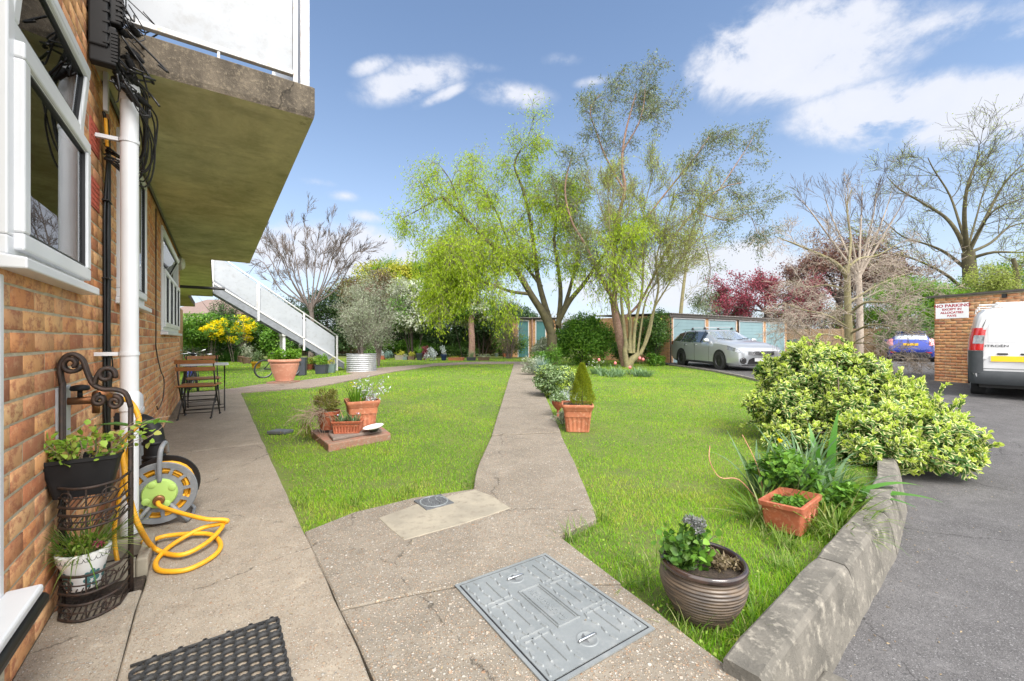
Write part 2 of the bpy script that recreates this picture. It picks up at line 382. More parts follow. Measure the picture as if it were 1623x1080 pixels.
    # brickwork drawn procedurally for walls far away (x+y, z)
    m, nt, p, out = newmat('brick_far'); co = coords(nt); sp = nd(nt, 'ShaderNodeSeparateXYZ', {0: co})
    cv = nd(nt, 'ShaderNodeCombineXYZ', {0: math_n(nt, 'ADD', sp.outputs[0], sp.outputs[1]), 1: sp.outputs[2], 2: 0.0})
    bt = nd(nt, 'ShaderNodeTexBrick', {'Vector': cv.outputs[0], 'Color1': (.50, .27, .12, 1), 'Color2': (.30, .14, .07, 1), 'Mortar': (.36, .30, .2, 1), 'Scale': 1.0,
            'Mortar Size': .006, 'Mortar Smooth': .2, 'Bias': -.25, 'Brick Width': .225, 'Row Height': .075}, offset=.5)
    n1 = nd(nt, 'ShaderNodeTexNoise', {'Vector': co, 'Scale': 2.0, 'Detail': 7, 'Roughness': .7})
    nt.links.new(mixc(nt, ramp(nt, n1.outputs[0], [(.5, 0.0), (.75, .6)]), bt.outputs[0], (.50, .36, .2)), p.inputs['Base Color'])
    p.inputs['Roughness'].default_value = .9; bump(nt, p, math_n(nt, 'SUBTRACT', 1.0, bt.outputs['Fac']), .008)
    # weathered concrete soffit with algae bloom, and the darker slab edge
    m, nt, p, out = newmat('soffit'); co = coords(nt); p.inputs['Roughness'].default_value = .9; p.inputs['Specular IOR Level'].default_value = .2
    mp = nd(nt, 'ShaderNodeMapping', {'Vector': co, 'Scale': (.8, 1.0, 1)})
    n1 = nd(nt, 'ShaderNodeTexNoise', {'Vector': mp.outputs[0], 'Scale': 2.4, 'Detail': 12, 'Roughness': .7, 'Distortion': .25})
    n2 = nd(nt, 'ShaderNodeTexNoise', {'Vector': nd(nt, 'ShaderNodeMapping', {'Vector': co, 'Scale': (2.2, 1.2, 1)}).outputs[0], 'Scale': 2.5, 'Detail': 8, 'Roughness': .7})
    n3 = nd(nt, 'ShaderNodeTexNoise', {'Vector': co, 'Scale': 3.0, 'Detail': 12, 'Roughness': .8, 'Distortion': .2})
    c = mixc(nt, ramp(nt, n1.outputs[0], [(.38, 0.0), (.62, 1.0)]), (.42, .39, .24), (.64, .595, .39))
    c = mixc(nt, ramp(nt, n2.outputs[0], [(.5, 0.0), (.72, .6)]), c, (.26, .245, .16))
    c = mixc(nt, ramp(nt, n3.outputs[0], [(.60, 0.0), (.70, .6)]), c, (.10, .09, .06))
    nt.links.new(c, p.inputs['Base Color']); bump(nt, p, n2.outputs[0], .006)
    m, nt, p, out = newmat('slab_edge'); co = coords(nt); p.inputs['Roughness'].default_value = .92; p.inputs['Specular IOR Level'].default_value = .2
    n1 = nd(nt, 'ShaderNodeTexNoise', {'Vector': nd(nt, 'ShaderNodeMapping', {'Vector': co, 'Scale': (1, 1, .5)}).outputs[0], 'Scale': 5.0, 'Detail': 10, 'Roughness': .75})
    n2 = nd(nt, 'ShaderNodeTexNoise', {'Vector': co, 'Scale': 60.0, 'Detail': 6, 'Roughness': .7})
    c = mixc(nt, ramp(nt, n1.outputs[0], [(.38, 0.0), (.62, 1.0)]), (.055, .047, .038), (.15, .125, .095))
    c = mixc(nt, ramp(nt, n2.outputs[0], [(.52, 0.0), (.7, .6)]), c, (.3, .25, .18))
    w = nd(nt, 'ShaderNodeTexNoise', {'Vector': co, 'Scale': 3.0, 'Detail': 4})
    vr = nd(nt, 'ShaderNodeTexVoronoi', {'Vector': nd(nt, 'ShaderNodeVectorMath', {0: co, 1: nd(nt, 'ShaderNodeVectorMath', {0: w.outputs['Color'], 'Scale': .5}, operation='SCALE').outputs[0]}, operation='ADD').outputs[0], 'Scale': 1.3}, feature='DISTANCE_TO_EDGE')
    c = mixc(nt, ramp(nt, vr.outputs['Distance'], [(.0, .85), (.012, 0.0)]), c, (.02, .018, .015))
    nt.links.new(c, p.inputs['Base Color']); bump(nt, p, n2.outputs[0], .006)
    # paints, plastics, metals
    mat('white_upvc', (.64, .65, .665), (.58, .59, .61), 2, .28, spec=.5)
    mat('white_panel', (.33, .35, .38), (.29, .31, .34), 2.2, .5, c3=(.26, .27, .28))
    mat('white_metal', (.60, .61, .62), (.52, .52, .52), 6, .45, c3=(.40, .30, .22))
    mat('white_paint', (.53, .53, .53), (.47, .47, .47), 3, .5)
    mat('dark_seal', (.015, .015, .017), None, 5, .5)
    mat('black_plastic', (.011, .011, .012), (.016, .016, .017), 4, .5, spec=.25)
    mat('black_rubber', (.018, .018, .019), (.03, .03, .03), 30, .6, bmp=.002)
    mat('black_cable', (.012, .012, .013), None, 10, .4)
    mat('grey_plastic', (.20, .21, .225), (.15, .16, .17), 9, .5, c3=(.26, .25, .23))
    mat('grey_pipe', (.42, .43, .46), (.34, .35, .37), 9, .45)
    mat('lime_plastic', (.38, .55, .14), (.33, .48, .12), 5, .4)
    mat('yellow_hose', (.78, .38, .012), (.62, .29, .012), 7, .5, c3=(.48, .25, .03), bmp=.001, bscale=120)
    mat('copper', (.35, .14, .06), (.2, .1, .05), 20, .45, metal=.8)
    mat('wrought_iron', (.020, .015, .013), (.050, .028, .019), 40, .62, metal=.2, bmp=.001, bscale=200)
    mat('chair_metal', (.02, .017, .015), None, 9, .5)
    mat('chair_wood', (.34, .14, .045), (.24, .10, .035), 9, .5)
    mat('terracotta', (.43, .15, .072), (.33, .11, .055), 7, .7, c3=(.50, .26, .16), bmp=.001, bscale=90)
    mat('terracotta_pale', (.58, .27, .18), (.50, .22, .14), 4, .65, c3=(.62, .36, .26))
    mat('terracotta_red', (.36, .095, .042), (.25, .065, .03), 9, .65, c3=(.42, .18, .10))
    mat('galvanised', (.48, .49, .50), (.36, .37, .39), 5, .42, metal=.55, c3=(.6, .6, .6))
    mat('cover_steel', (.235, .25, .255), (.18, .195, .2), 4, .5, metal=.15, c3=(.25, .26, .26), bmp=.001, bscale=90)
    mat('drain_metal', (.12, .125, .13), (.08, .083, .088), 20, .6, metal=.1)
    mat('slate_grey', (.035, .042, .055), (.045, .05, .065), 5, .5)
    mat('sage_plastic', (.16, .22, .20), (.13, .18, .17), 5, .5)
    mat('yellow_glaze', (.65, .36, .02), (.5, .28, .02), 5, .4)
    mat('teal_plastic', (.01, .13, .12), None, 5, .4)
    mat('navy_glaze', (.012, .03, .10), None, 5, .3)
    mat('brown_pot', (.16, .10, .065), (.10, .065, .045), 6, .7)
    mat('stone_slab', (.20, .15, .13), (.15, .12, .10), 8, .85, bmp=.004, c3=(.25, .2, .16))
    mat('red_slab', (.27, .11, .07), (.2, .14, .10), 9, .85, bmp=.004, c3=(.26, .22, .17))
    mat('white_ceramic', (.78, .78, .78), (.72, .72, .70), 6, .3)
    mat('airbrick', (.42, .085, .05), (.33, .07, .045), 15, .8)
    mat('galv_step', (.22, .235, .26), (.16, .17, .19), 8, .5, metal=.3)
    mat('garage_blue', (.19, .29, .315), (.165, .255, .28), 1.5, .5)
    mat('garage_teal', (.06, .18, .185), (.05, .15, .16), 1.5, .5)
    mat('roof_dark', (.05, .045, .042), (.08, .07, .06), 7, .8)
    mat('roof_sheet', (.22, .20, .185), (.16, .145, .13), 5, .85)
    mat('wood_fence', (.24, .16, .085), (.16, .105, .06), 5, .8, bmp=.006, c3=(.30, .22, .13))
    mat('render_cream', (.62, .56, .45), (.56, .50, .40), 2, .85)
    mat('tile_roof', (.20, .14, .12), (.14, .10, .085), 8, .85)
    mat('car_silver', (.50, .52, .55), (.48, .50, .53), 1, .28, metal=.55, coat=.6)
    mat('car_blue', (.012, .035, .28), (.012, .033, .26), 1, .25, metal=.3, coat=.6)
    mat('van_white', (.52, .52, .53), (.49, .49, .50), 1.5, .3, coat=.4)
    mat('car_trim', (.014, .014, .016), (.02, .02, .022), 9, .5)
    mat('van_trim', (.035, .04, .045), (.045, .05, .055), 9, .6)
    mat('tyre', (.017, .017, .018), (.025, .025, .026), 30, .8)
    mat('alloy', (.10, .10, .11), (.07, .07, .08), 9, .3, metal=.7)
    mat('chrome', (.6, .61, .63), None, 4, .22, metal=1); mat('dull_steel', (.16, .165, .17), None, 9, .5, metal=.5)
    mat('headlamp', (.40, .42, .45), (.14, .15, .17), 18, .08, metal=.4, coat=1)
    mat('lamp_red', (.50, .012, .015), (.40, .01, .012), 30, .2, coat=.6)
    mat('lamp_pink', (.62, .25, .28), (.5, .12, .15), 12, .15, coat=.6)
    mat('plate_yellow', (.85, .50, .01), (.82, .48, .01), 2, .4)
    mat('plate_white', (.76, .77, .79), None, 2, .4)
    mat('sign_white', (.80, .80, .82), (.76, .76, .78), 3, .4)
    mat('sign_red', (.42, .02, .045), None, 3, .5)
    mat('text_dark', (.03, .03, .035), None, 3, .5)
    mat('lamp_glass', (.72, .73, .68), None, 3, .25)
    mat('bark', (.17, .135, .10), (.10, .078, .058), 9, .9, bmp=.01, bscale=30, c3=(.23, .2, .14))
    mat('bark_mossy', (.24, .215, .10), (.15, .13, .07), 7, .9, bmp=.006, c3=(.30, .26, .17))
    mat('bark_red', (.30, .18, .135), (.20, .115, .085), 5, .8, bmp=.006, c3=(.40, .30, .24))
    mat('bark_dark', (.075, .055, .045), (.045, .035, .03), 9, .9)
    mat('bark_olive', (.11, .095, .045), (.06, .052, .03), 5, .9, bmp=.01)
    mat('twig_brown', (.155, .125, .11), (.10, .08, .07), 6, .9)
    mat('twig_pale', (.38, .32, .26), (.27, .22, .175), 6, .9)
    mat('stem_green', (.10, .16, .04), (.14, .13, .05), 9, .7)
    mat('dry_vine', (.17, .12, .085), (.27, .2, .14), 12, .9)
    mat('curtain', (.5, .48, .44), None, 3, .9); mat('room', (.14, .13, .115), (.1, .09, .08), 1, .9)
    # window glass: clear with a real reflection
    m, nt, p, out = newmat('glass')
    fr = nd(nt, 'ShaderNodeFresnel', {'IOR': 1.6}); tr = nd(nt, 'ShaderNodeBsdfTransparent', {'Color': (.72, .76, .76, 1)}); gl = nd(nt, 'ShaderNodeBsdfGlossy', {'Roughness': .01, 'Color': (.95, .97, 1, 1)})
    mx = nd(nt, 'ShaderNodeMixShader', {0: fr.outputs[0], 1: tr.outputs[0], 2: gl.outputs[0]}); nt.links.new(mx.outputs[0], out.inputs[0])
    m, nt, p, out = newmat('car_glass'); p.inputs['Base Color'].default_value = (.03, .035, .04, 1); p.inputs['Roughness'].default_value = .03; p.inputs['Coat Weight'].default_value = 1
    p.inputs['Specular IOR Level'].default_value = 1.0
    m, nt, p, out = newmat('screen_glass'); p.inputs['Base Color'].default_value = (.10, .11, .12, 1); p.inputs['Roughness'].default_value = .05; p.inputs['Metallic'].default_value = .75
    p.inputs['Base Color'].default_value = (.62, .68, .72, 1)
    # glazed ribbed jar
    m, nt, p, out = newmat('jar_glaze'); co = coords(nt); sp = nd(nt, 'ShaderNodeSeparateXYZ', {0: co})
    n1 = nd(nt, 'ShaderNodeTexNoise', {'Vector': nd(nt, 'ShaderNodeMapping', {'Vector': co, 'Scale': (9, 9, 60)}).outputs[0], 'Scale': 1.0, 'Detail': 6})
    c = mixc(nt, ramp(nt, n1.outputs[0], [(.42, 0.0), (.6, 1.0)]), (.12, .086, .058), (.05, .038, .03))
    at = nd(nt, 'ShaderNodeAttribute', attribute_name='ridge')
    nt.links.new(c, p.inputs['Base Color']); p.inputs['Roughness'].default_value = .42; p.inputs['Coat Weight'].default_value = .08
    mat('jar_rim', (.018, .012, .012), (.05, .028, .02), 12, .2, coat=.6)
    # leaves
    leafmat('grass', [(.075, .20, .008), (.13, .31, .010), (.20, .41, .014), (.28, .47, .020), (.37, .45, .045), (.42, .37, .13)], trans=.45)
    leafmat('grass_long', [(.05, .13, .012), (.10, .20, .02), (.17, .26, .04), (.32, .33, .14)], trans=.35)
    leafmat('willow', [(.20, .30, .018), (.30, .42, .025), (.40, .50, .035), (.25, .35, .02)], trans=.5)
    leafmat('euca', [(.10, .14, .085), (.15, .19, .115), (.21, .25, .15), (.13, .15, .08)], trans=.3)
    leafmat('bud_green', [(.20, .25, .06), (.30, .37, .08), (.40, .46, .12), (.22, .23, .09)], trans=.4)
    leafmat('euonymus', [(.035, .11, .015), (.055, .15, .02), (.10, .20, .03)], edge=(.62, .62, .30), edge_at=.50, trans=.25, rough=.4)
    leafmat('euonymus_tip', [(.28, .42, .04), (.48, .58, .09), (.22, .36, .04)], edge=(.66, .68, .26), edge_at=.5, trans=.35)
    leafmat('variegated_small', [(.05, .12, .03), (.07, .15, .03), (.10, .19, .04)], edge=(.50, .56, .36), edge_at=.45, trans=.2)
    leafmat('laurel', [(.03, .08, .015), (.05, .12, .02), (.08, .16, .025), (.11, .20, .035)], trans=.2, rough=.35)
    leafmat('mid_green', [(.045, .12, .014), (.075, .18, .020), (.12, .26, .03), (.18, .33, .04)], trans=.3)
    leafmat('bright_green', [(.08, .18, .015), (.12, .25, .02), (.18, .33, .03)], trans=.4)
    leafmat('dark_ever', [(.022, .05, .014), (.035, .08, .02), (.055, .11, .025)], trans=.1, rough=.45)
    leafmat('conifer_gold', [(.12, .17, .012), (.20, .25, .015), (.30, .33, .02), (.16, .22, .015)], trans=.3)
    leafmat('forsythia', [(.60, .48, .006), (.75, .62, .008), (.85, .75, .02)], trans=.4)
    leafmat('blossom', [(.20, .26, .12), (.48, .52, .42), (.62, .62, .58), (.14, .21, .07)], trans=.3)
    leafmat('purple_leaf', [(.13, .06, .06), (.18, .085, .075), (.22, .12, .09)], trans=.3)
    leafmat('magenta', [(.24, .035, .07), (.33, .055, .10), (.15, .025, .045), (.36, .12, .15)], trans=.35)
    leafmat('olive_leaf', [(.20, .23, .16), (.28, .31, .22), (.36, .39, .30), (.15, .19, .11)], trans=.2)
    leafmat('brown_leaf', [(.15, .11, .06), (.20, .16, .09), (.11, .08, .045)], trans=.2)
    leafmat('strawberry', [(.10, .22, .02), (.22, .38, .04), (.33, .45, .08), (.36, .22, .09)], trans=.35)
    leafmat('strap', [(.045, .13, .03), (.07, .18, .045), (.10, .22, .05)], trans=.25, rough=.35)
    leafmat('strap_pale', [(.09, .17, .08), (.14, .23, .12), (.20, .30, .15)], trans=.25, rough=.4)
    leafmat('broad', [(.07, .20, .03), (.11, .28, .04)], trans=.3, rough=.35)
    leafmat('violet', [(.22, .18, .55), (.35, .30, .70), (.70, .70, .85)], trans=.2)
    leafmat('tulip', [(.75, .22, .22), (.72, .30, .28), (.80, .42, .42)], trans=.2)
    leafmat('white_petal', [(.75, .75, .70), (.62, .62, .62)], trans=.2)
    leafmat('silver_leaf', [(.42, .46, .48), (.55, .58, .62), (.30, .36, .36)], trans=.15)
    leafmat('grey_bloom', [(.13, .14, .14), (.20, .20, .20), (.09, .10, .09)], trans=.1)
    leafmat('heather', [(.16, .17, .03), (.24, .23, .05), (.12, .13, .03), (.25, .19, .07)], trans=.25)
    leafmat('gold_leaf', [(.35, .34, .03), (.48, .45, .06), (.22, .28, .04)], trans=.35)
    leafmat('litter', [(.25, .17, .09), (.35, .28, .17), (.16, .10, .06)], trans=.1)
    leafmat('blue_leaf', [(.12, .20, .17), (.18, .26, .24)], trans=.2)
build_mats()
# ---------------- the setting ----------------
def P2(u, v, z=0.0): g = G(u, v, z); return (g.x, g.y)
def B2(s, t): b = B(s, t); return (b.x, b.y)
KERB = [(.70, 1.40), (1.485, 2.055), (2.345, 2.776), (3.1, 3.55), (3.85, 4.5), (4.6, 5.65), (5.3, 7.0), (5.9, 8.5), (6.4, 10.3), (6.72, 12.2), (6.95, 14.0), (7.0, 15.6), (6.9, 17.0), (6.78, 18.4)]
def xk(y):
    if y < 1.4: return .70 + (1.4 - y) * .5
    for (x0, y0), (x1, y1) in zip(KERB, KERB[1:]):
        if y <= y1: return x0 + (x1 - x0) * (y - y0) / (y1 - y0)
    return 6.78
def drive_z(y):
    t = min(1, max(0, (y - 2.6) / 6.0)); return -.19 + .20 * (t * t * (3 - 2 * t))
def build_ground():
    mb = MB(); mb.add([(-1500, -600, -.30), (1500, -600, -.30), (1500, 2500, -.30), (-1500, 2500, -.30)], [(0, 1, 2, 3)])
    tag(mb.build('ground', 'ground'), kind='structure')
    ys = [-6, -3, -1] + [i * .35 for i in range(58)] + [20.4, 24, 30, 38]
    mb = MB(); offs = [0.10, .3, .6, 1, 1.6, 2.4, 3.4, 5, 8, 12, 18, 30, 45]
    vs = [(xk(y) + o, y, drive_z(y) + .006 * math.sin(o * 1.7 + y * .9)) for y in ys for o in offs]
    k = len(offs); mb.add(vs, [(i * k + j, i * k + j + 1, (i + 1) * k + j + 1, (i + 1) * k + j) for i in range(len(ys) - 1) for j in range(k - 1)])
    tag(mb.build('driveway', 'tarmac', smooth=True), kind='structure')
    mb = MB(); xs = [0, .4, 1, 2, 3.5, 5.5, 8, 12, 18, 28, 45]
    ys = [-6, -2] + [i * .5 for i in range(41)]
    vs = [(xk(y) + .05 - o, y, -.04 + .004 * math.sin(o * 2.1 + y * 1.3) * min(1, o)) for y in ys for o in xs]; k = len(xs)
    mb.add(vs, [(i * k + j, i * k + j + 1, (i + 1) * k + j + 1, (i + 1) * k + j) for i in range(len(ys) - 1) for j in range(k - 1)])
    mb.add([(-60, 20, -.036), (60, 20, -.036), (60, 70, -.036), (-60, 70, -.036)], [(0, 1, 2, 3)])
    tag(mb.build('lawn', 'lawn_soil'), kind='structure')
build_ground()

def slab(name, poly, m, z0=-.12, z1=0.0, jit=.004, bev=.006, step=.18, inset=.0, stuff=None):
    pts = []; n = len(poly)
    for i in range(n):
        a = Vector(poly[i]); b = Vector(poly[(i + 1) % n]); L = (b - a).length; k = max(1, int(L / step)) if L < 9 else max(1, int(L / .9))
        nn = Vector((-(b - a).y, (b - a).x)).normalized()
        for j in range(k):
            p = a.lerp(b, j / k)
            if j: p = p + nn * random.uniform(-jit, jit)
            pts.append((p.x, p.y))
    mb = MB(); mb.prism(pts, z0, z1); o = mb.build(name, m, bevel=bev, seg=1)
    return tag(o, kind='structure')
SLABS = []
def add_slab(name, poly, m, **k): SLABS.append(poly); return slab(name, poly, m, **k)
add_slab('threshold_slab', [B2(-1, 0), B2(-1, .273), B2(2.455, .273), B2(2.455, 0)], 'concrete_pavement', z1=.004)
add_slab('pavement', [B2(-1, .276), B2(-1, .952), B2(5.2, .952), B2(5.2, 0), B2(3.06, 0), B2(3.06, .276)], 'concrete_pavement')
add_slab('pavement', [B2(5.206, 0), B2(5.206, .952), B2(10.35, .952), B2(10.35, 0)], 'concrete_pavement')
add_slab('path', [B2(2.66, .955), P2(560, 812), P2(655, 789), P2(750, 775), P2(755, 745), P2(779, 691), P2(888, 686), P2(915, 745), P2(945, 822), P2(886, 849), P2(985, 924.5), P2(725, 928), P2(640, 943), B2(1.812, .955)], 'concrete_aggregate', jit=.006)
add_slab('path', [B2(1.80, .955), P2(640, 946), P2(725, 931), P2(984, 927), P2(1188, 1080), (1.3, .28), (1.6, -1), B2(-1, .955), B2(1.0, .955)], 'concrete_aggregate', jit=.006)
add_slab('path', [P2(779, 689.5), P2(814, 576.3), P2(838, 575), P2(855, 607), P2(888, 684.5)], 'concrete_aggregate')
add_slab('path', [P2(378.6, 621.4), P2(494, 613), P2(526, 608), P2(560, 601), P2(627, 588), P2(688, 579.7), P2(737, 576.9), P2(812, 576.2), P2(836, 574.6), P2(836, 573.2), P2(757, 573.4), P2(686, 576), P2(627, 584.5), P2(585, 589), P2(541, 595), P2(462, 604.5), P2(408, 609.5), P2(376, 614.5), B2(10.9, 0), B2(10.36, 0), B2(10.36, .95)], 'concrete_far', z1=-.004)
add_slab('path', [P2(689, 577.5), P2(640, 583), P2(600, 587.5), P2(560, 592), P2(548, 590), P2(592, 583.6), P2(650, 579)], 'concrete_far', z1=-.008)
slab('cement_patch', [P2(600, 822), P2(660, 800), P2(752, 777), P2(778, 786), P2(809, 806), P2(730, 832), P2(640, 857)], 'cement_patch', z0=-.02, z1=.004, jit=.008, bev=.003)
slab('soil', [B2(2.46, -.03), B2(2.46, .27), B2(3.056, .27), B2(3.056, -.03)], 'soil', z0=-.2, z1=-.018)

# kerb stones
def build_kerb():
    pts = [Vector(p) for p in KERB]; segs = []; acc = []
    L = [0]
    for a, b in zip(pts, pts[1:]): L.append(L[-1] + (b - a).length)
    def at(d):
        for i in range(len(L) - 1):
            if d <= L[i + 1]: return pts[i].lerp(pts[i + 1], (d - L[i]) / (L[i + 1] - L[i]))
        return pts[-1]
    d = 0; i = 0
    labels = {0: 'long mossy grey concrete kerb stone nearest the viewer, beside the glazed pot', 1: 'second grey concrete kerb stone from the viewer, beside the terracotta trough',
              2: 'third grey kerb stone, tipped outwards beneath the strap leaves'}
    ORD = 'first second third fourth fifth sixth seventh eighth ninth tenth eleventh twelfth thirteenth fourteenth fifteenth sixteenth seventeenth eighteenth nineteenth twentieth last'.split()
    while d < L[-1] - .3:
        ln = 1.02 if i == 0 else .915; a = at(d); b = at(min(d + ln, L[-1])); dr = (b - a); le = dr.length - .008; ang = math.atan2(dr.y, dr.x)
        y = (a.y + b.y) / 2; zt = .058 if y < 3 else (.05 if y < 4 else max(.028, .05 - (y - 4) * .006)); zb = drive_z(y) - .06; th = .125
        mb = MB(); n = 9
        rings = []
        for k in range(n):
            x = le * k / (n - 1); j = lambda q: random.uniform(-q, q); c = (.018 if k in (0, n - 1) else 0)
            dip = -c * .6
            rings.append([(x, 0, zb - zt), (x, 0, dip - .004 + j(.003)), (x, -.008, dip + j(.002)), (x, -th * .5, dip + j(.002)), (x, -th * .86, dip + j(.002)), (x, -th + j(.003), -.016 + dip + j(.003)), (x, -th - .018 + j(.004), -.09), (x, -th - .04 + j(.003), (zb - zt) * .7), (x, -th - .05, zb - zt)])
        mb.loft(rings)
        o = mb.build('kerb_stone', 'kerb_stone', autosmooth=16, loc=(a.x, a.y, zt), rz=ang)
        tag(o, labels.get(i, '' + ORD[min(i, 20)] + ' kerb stone from the glazed jar, ' + ('under the euonymus' if i < 8 else 'low along the lawn edge')), 'kerb stone', 'kerb stones between lawn and driveway')
        d += ln; i += 1
build_kerb()
def stone(name, poly, z0, z1, m, label, cat):
    c = Vector((sum(p[0] for p in poly) / len(poly), sum(p[1] for p in poly) / len(poly)))
    mb = MB(); mb.prism([(p[0] - c.x, p[1] - c.y) for p in poly], 0, z1 - z0)
    return tag(mb.build(name, m, bevel=.01, loc=(c.x, c.y, z0)), label, cat)
stone('step_stone', [(.90, 1.36), (1.03, 1.47), (1.22, 1.30), (1.10, 1.18)], -.2, -.10, 'kerb_stone', 'small grey step stone below the near end of the kerb', 'stone')
stone('step_stone', [(1.06, 1.50), (1.17, 1.58), (1.50, 1.22), (1.36, 1.10)], -.2, -.13, 'kerb_stone', 'grey step stone set in the tarmac beside the smaller one', 'stone')

# ---------------- the apartment block ----------------
WIN1 = (1.93, 2.84, 1.36, 2.43); WIN2 = (3.77, 4.92, 1.38, 2.50); WIN3 = (6.5, 9.05, 1.2, 2.46)
SEND = 9.72
def build_block():
    bl = thing('apartment_block', 'orange brick apartment block with white windows and jutting concrete walkway slab on the left', 'building', B(0, 0), WRZ)
    # real bricks in front of a mortar bed
    holes = [WIN1, WIN2, WIN3, (-5, 1.93, -1, 3.0)] + [(3.05, 3.265, 1.80, 1.965), (3.05, 3.265, 2.10, 2.265)]
    c = Cloud(); V = []; rn = []
    for row in range(-2, 46):
        z0 = row * .075 + .005; z1 = z0 + .065; off = (row % 2) * .1125
        k = int(1.2 / .225) - 1
        while True:
            a = k * .225 + off; b = a + .215; k += 1
            if a > SEND: break
            if b < 1.2: continue
            iv = [(max(a, 1.2), min(b, SEND))]
            for (h0, h1, g0, g1) in holes:
                if z1 > g0 + .02 and z0 < g1 - .02:
                    nv = []
                    for (p, q) in iv:
                        if q <= h0 or p >= h1: nv.append((p, q)); continue
                        if p < h0: nv.append((p, h0))
                        if q > h1: nv.append((h1, q))
                    iv = nv
            r = random.random()
            for (p, q) in iv:
                if q - p < .015: continue
                pr = random.uniform(-.0010, .0008); e = .002; j = lambda: random.uniform(-.002, .002)
                o4 = [(p + j(), z0 + j()), (q + j(), z0 + j()), (q + j(), z1 + j()), (p + j(), z1 + j())]
                f = [(x + e * sx, -.0028 + pr, z + e * sz) for (x, z), (sx, sz) in zip(o4, ((1, 1), (-1, 1), (-1, -1), (1, -1)))]
                m = [(x, -.0012 + pr * .5, z) for x, z in o4]; bk = [(x, .01, z) for x, z in o4]
                V.append(f + m + bk); rn.append(r)
    V = np.array(V); c._push(V, [(0, 1, 2, 3), (4, 5, 1, 0), (5, 6, 2, 1), (6, 7, 3, 2), (7, 4, 0, 3), (8, 9, 5, 4), (9, 10, 6, 5), (10, 11, 7, 6), (11, 8, 4, 7)], np.zeros((12, 2)), np.array(rn))
    wall = c.build('wall', 'brick', bl)
    # mortar bed with openings
    mb = MB(); xs = sorted({1.2, SEND} | {h[0] for h in (WIN1, WIN2, WIN3)} | {h[1] for h in (WIN1, WIN2, WIN3)})
    for x0, x1 in zip(xs, xs[1:]):
        w = [h for h in (WIN1, WIN2, WIN3) if h[0] <= x0 + .001 and h[1] >= x1 - .001]
        if w: mb.box(x0, x1, 0, .26, -.25, w[0][2]); mb.box(x0, x1, 0, .26, w[0][3], 3.45)
        else: mb.box(x0, x1, 0, .26, -.25, 3.45)
    mb.build('mortar_bed', 'mortar', wall)
    mb = MB(); mb.box(SEND, SEND + .004, .0, .3, -.2, 2.55); mb.box(SEND, SEND + .9, .3, .56, -.2, 2.55); mb.build('return_wall', 'brick_far', bl)
    mb = MB(); mb.box(17.5, 26, .78, 1.1, -.2, 2.5); mb.build('far_wall', 'brick_far', bl)
    # rooms behind the glass
    mb = MB()
    for (a, b) in ((1.3, 3.4), (3.5, 6.0), (6.2, 9.6)):
        mb.add([(a, .27, .4), (b, .27, .4), (b, 2.2, .4), (a, 2.2, .4), (a, .27, 2.6), (b, .27, 2.6), (b, 2.2, 2.6), (a, 2.2, 2.6)], [(0, 1, 2, 3), (4, 5, 6, 7), (1, 2, 6, 5), (2, 3, 7, 6), (3, 0, 4, 7)])
    mb.build('room', 'room', bl)
    # walkway slab
    def slabpart(name, x0, x1, y0, y1, z0, z1):
        mb = MB(); mb.mi = 0
        e = .012
        mb.add([(x0 + .0, y0, z0), (x1, y0, z0), (x1, y1, z0), (x0, y1, z0)], [(0, 1, 2, 3)])
        o = MB(); o.v = mb.v; o.f = mb.f; o.m = mb.m
        o.mi = 1; o.loft([[(x0, y0, z0), (x1, y0, z0), (x1, y1, z0), (x0, y1, z0)], [(x0 - .006, y0 - .006, z0 + .03), (x1 + .006, y0 - .006, z0 + .03), (x1 + .006, y1, z0 + .03), (x0 - .006, y1, z0 + .03)],
                           [(x0 - .006, y0 - .006, z1 - .012), (x1 + .006, y0 - .006, z1 - .012), (x1 + .006, y1, z1 - .012), (x0 - .006, y1, z1 - .012)], [(x0 + .01, y0 + .01, z1), (x1, y0 + .01, z1), (x1, y1, z1), (x0 + .01, y1, z1)]], cap0=False)
        return o.build(name, ['soffit', 'slab_edge'], bl)
    slabpart('walkway_slab', 3.08, 9.64, -1.075, .02, 2.575, 2.79)
    slabpart('walkway_slab', 9.648, 18.0, -.45, 1.2, 2.58, 2.79)
    slabpart('walkway_slab', 18.01, 24.0, .25, 1.3, 2.58, 2.79)
    mb = MB(); mb.tube([(12.5, 1.2, 2.33), (12.5, -.72, 2.33)], .035, 8); mb.build('service_pipe', 'dark_seal', bl)
    # plaster fillet / dark cable line under the soffit
    mb = MB(); mb.tube([(3.3, -.02, 2.56), (6, -.025, 2.555), (9.6, -.02, 2.56)], .012, 6); mb.build('soffit_cable', 'black_cable', bl)
    # balcony guard: near end panel, outer side panels, posts
    gd = thing('walkway_railing', 'white panelled railing with rusty bottom rail on the raised concrete walkway', 'railing', B(3.1, .2, 2.79), WRZ)
    def loc(x): return x - 3.1
    W = lambda x0, x1, y0, y1, z0, z1, n, m: (lambda mb: (mb.box(loc(x0), loc(x1), y0 + .2, y1 + .2, z0 - 2.79, z1 - 2.79), mb.build(n, m, gd, bevel=.003)))(MB())
    W(3.125, 3.135, -.955, -.02, 2.875, 3.9, 'panel', 'white_panel')
    W(3.11, 3.15, -.955, -.0, 2.845, 2.875, 'bottom_rail', 'white_metal')
    W(3.11, 3.17, -1.055, -1.0, 2.79, 3.95, 'post', 'white_metal')
    W(3.11, 3.15, -.985, -.957, 2.80, 3.95, 'post', 'white_metal')
    W(3.115, 3.14, -.56, -.545, 2.79, 2.845, 'bracket', 'white_metal')
    for x in (4.8, 6.4, 8.0, 9.5): W(x, x + .05, -1.05, -1.0, 2.79, 3.95, 'post', 'white_metal')
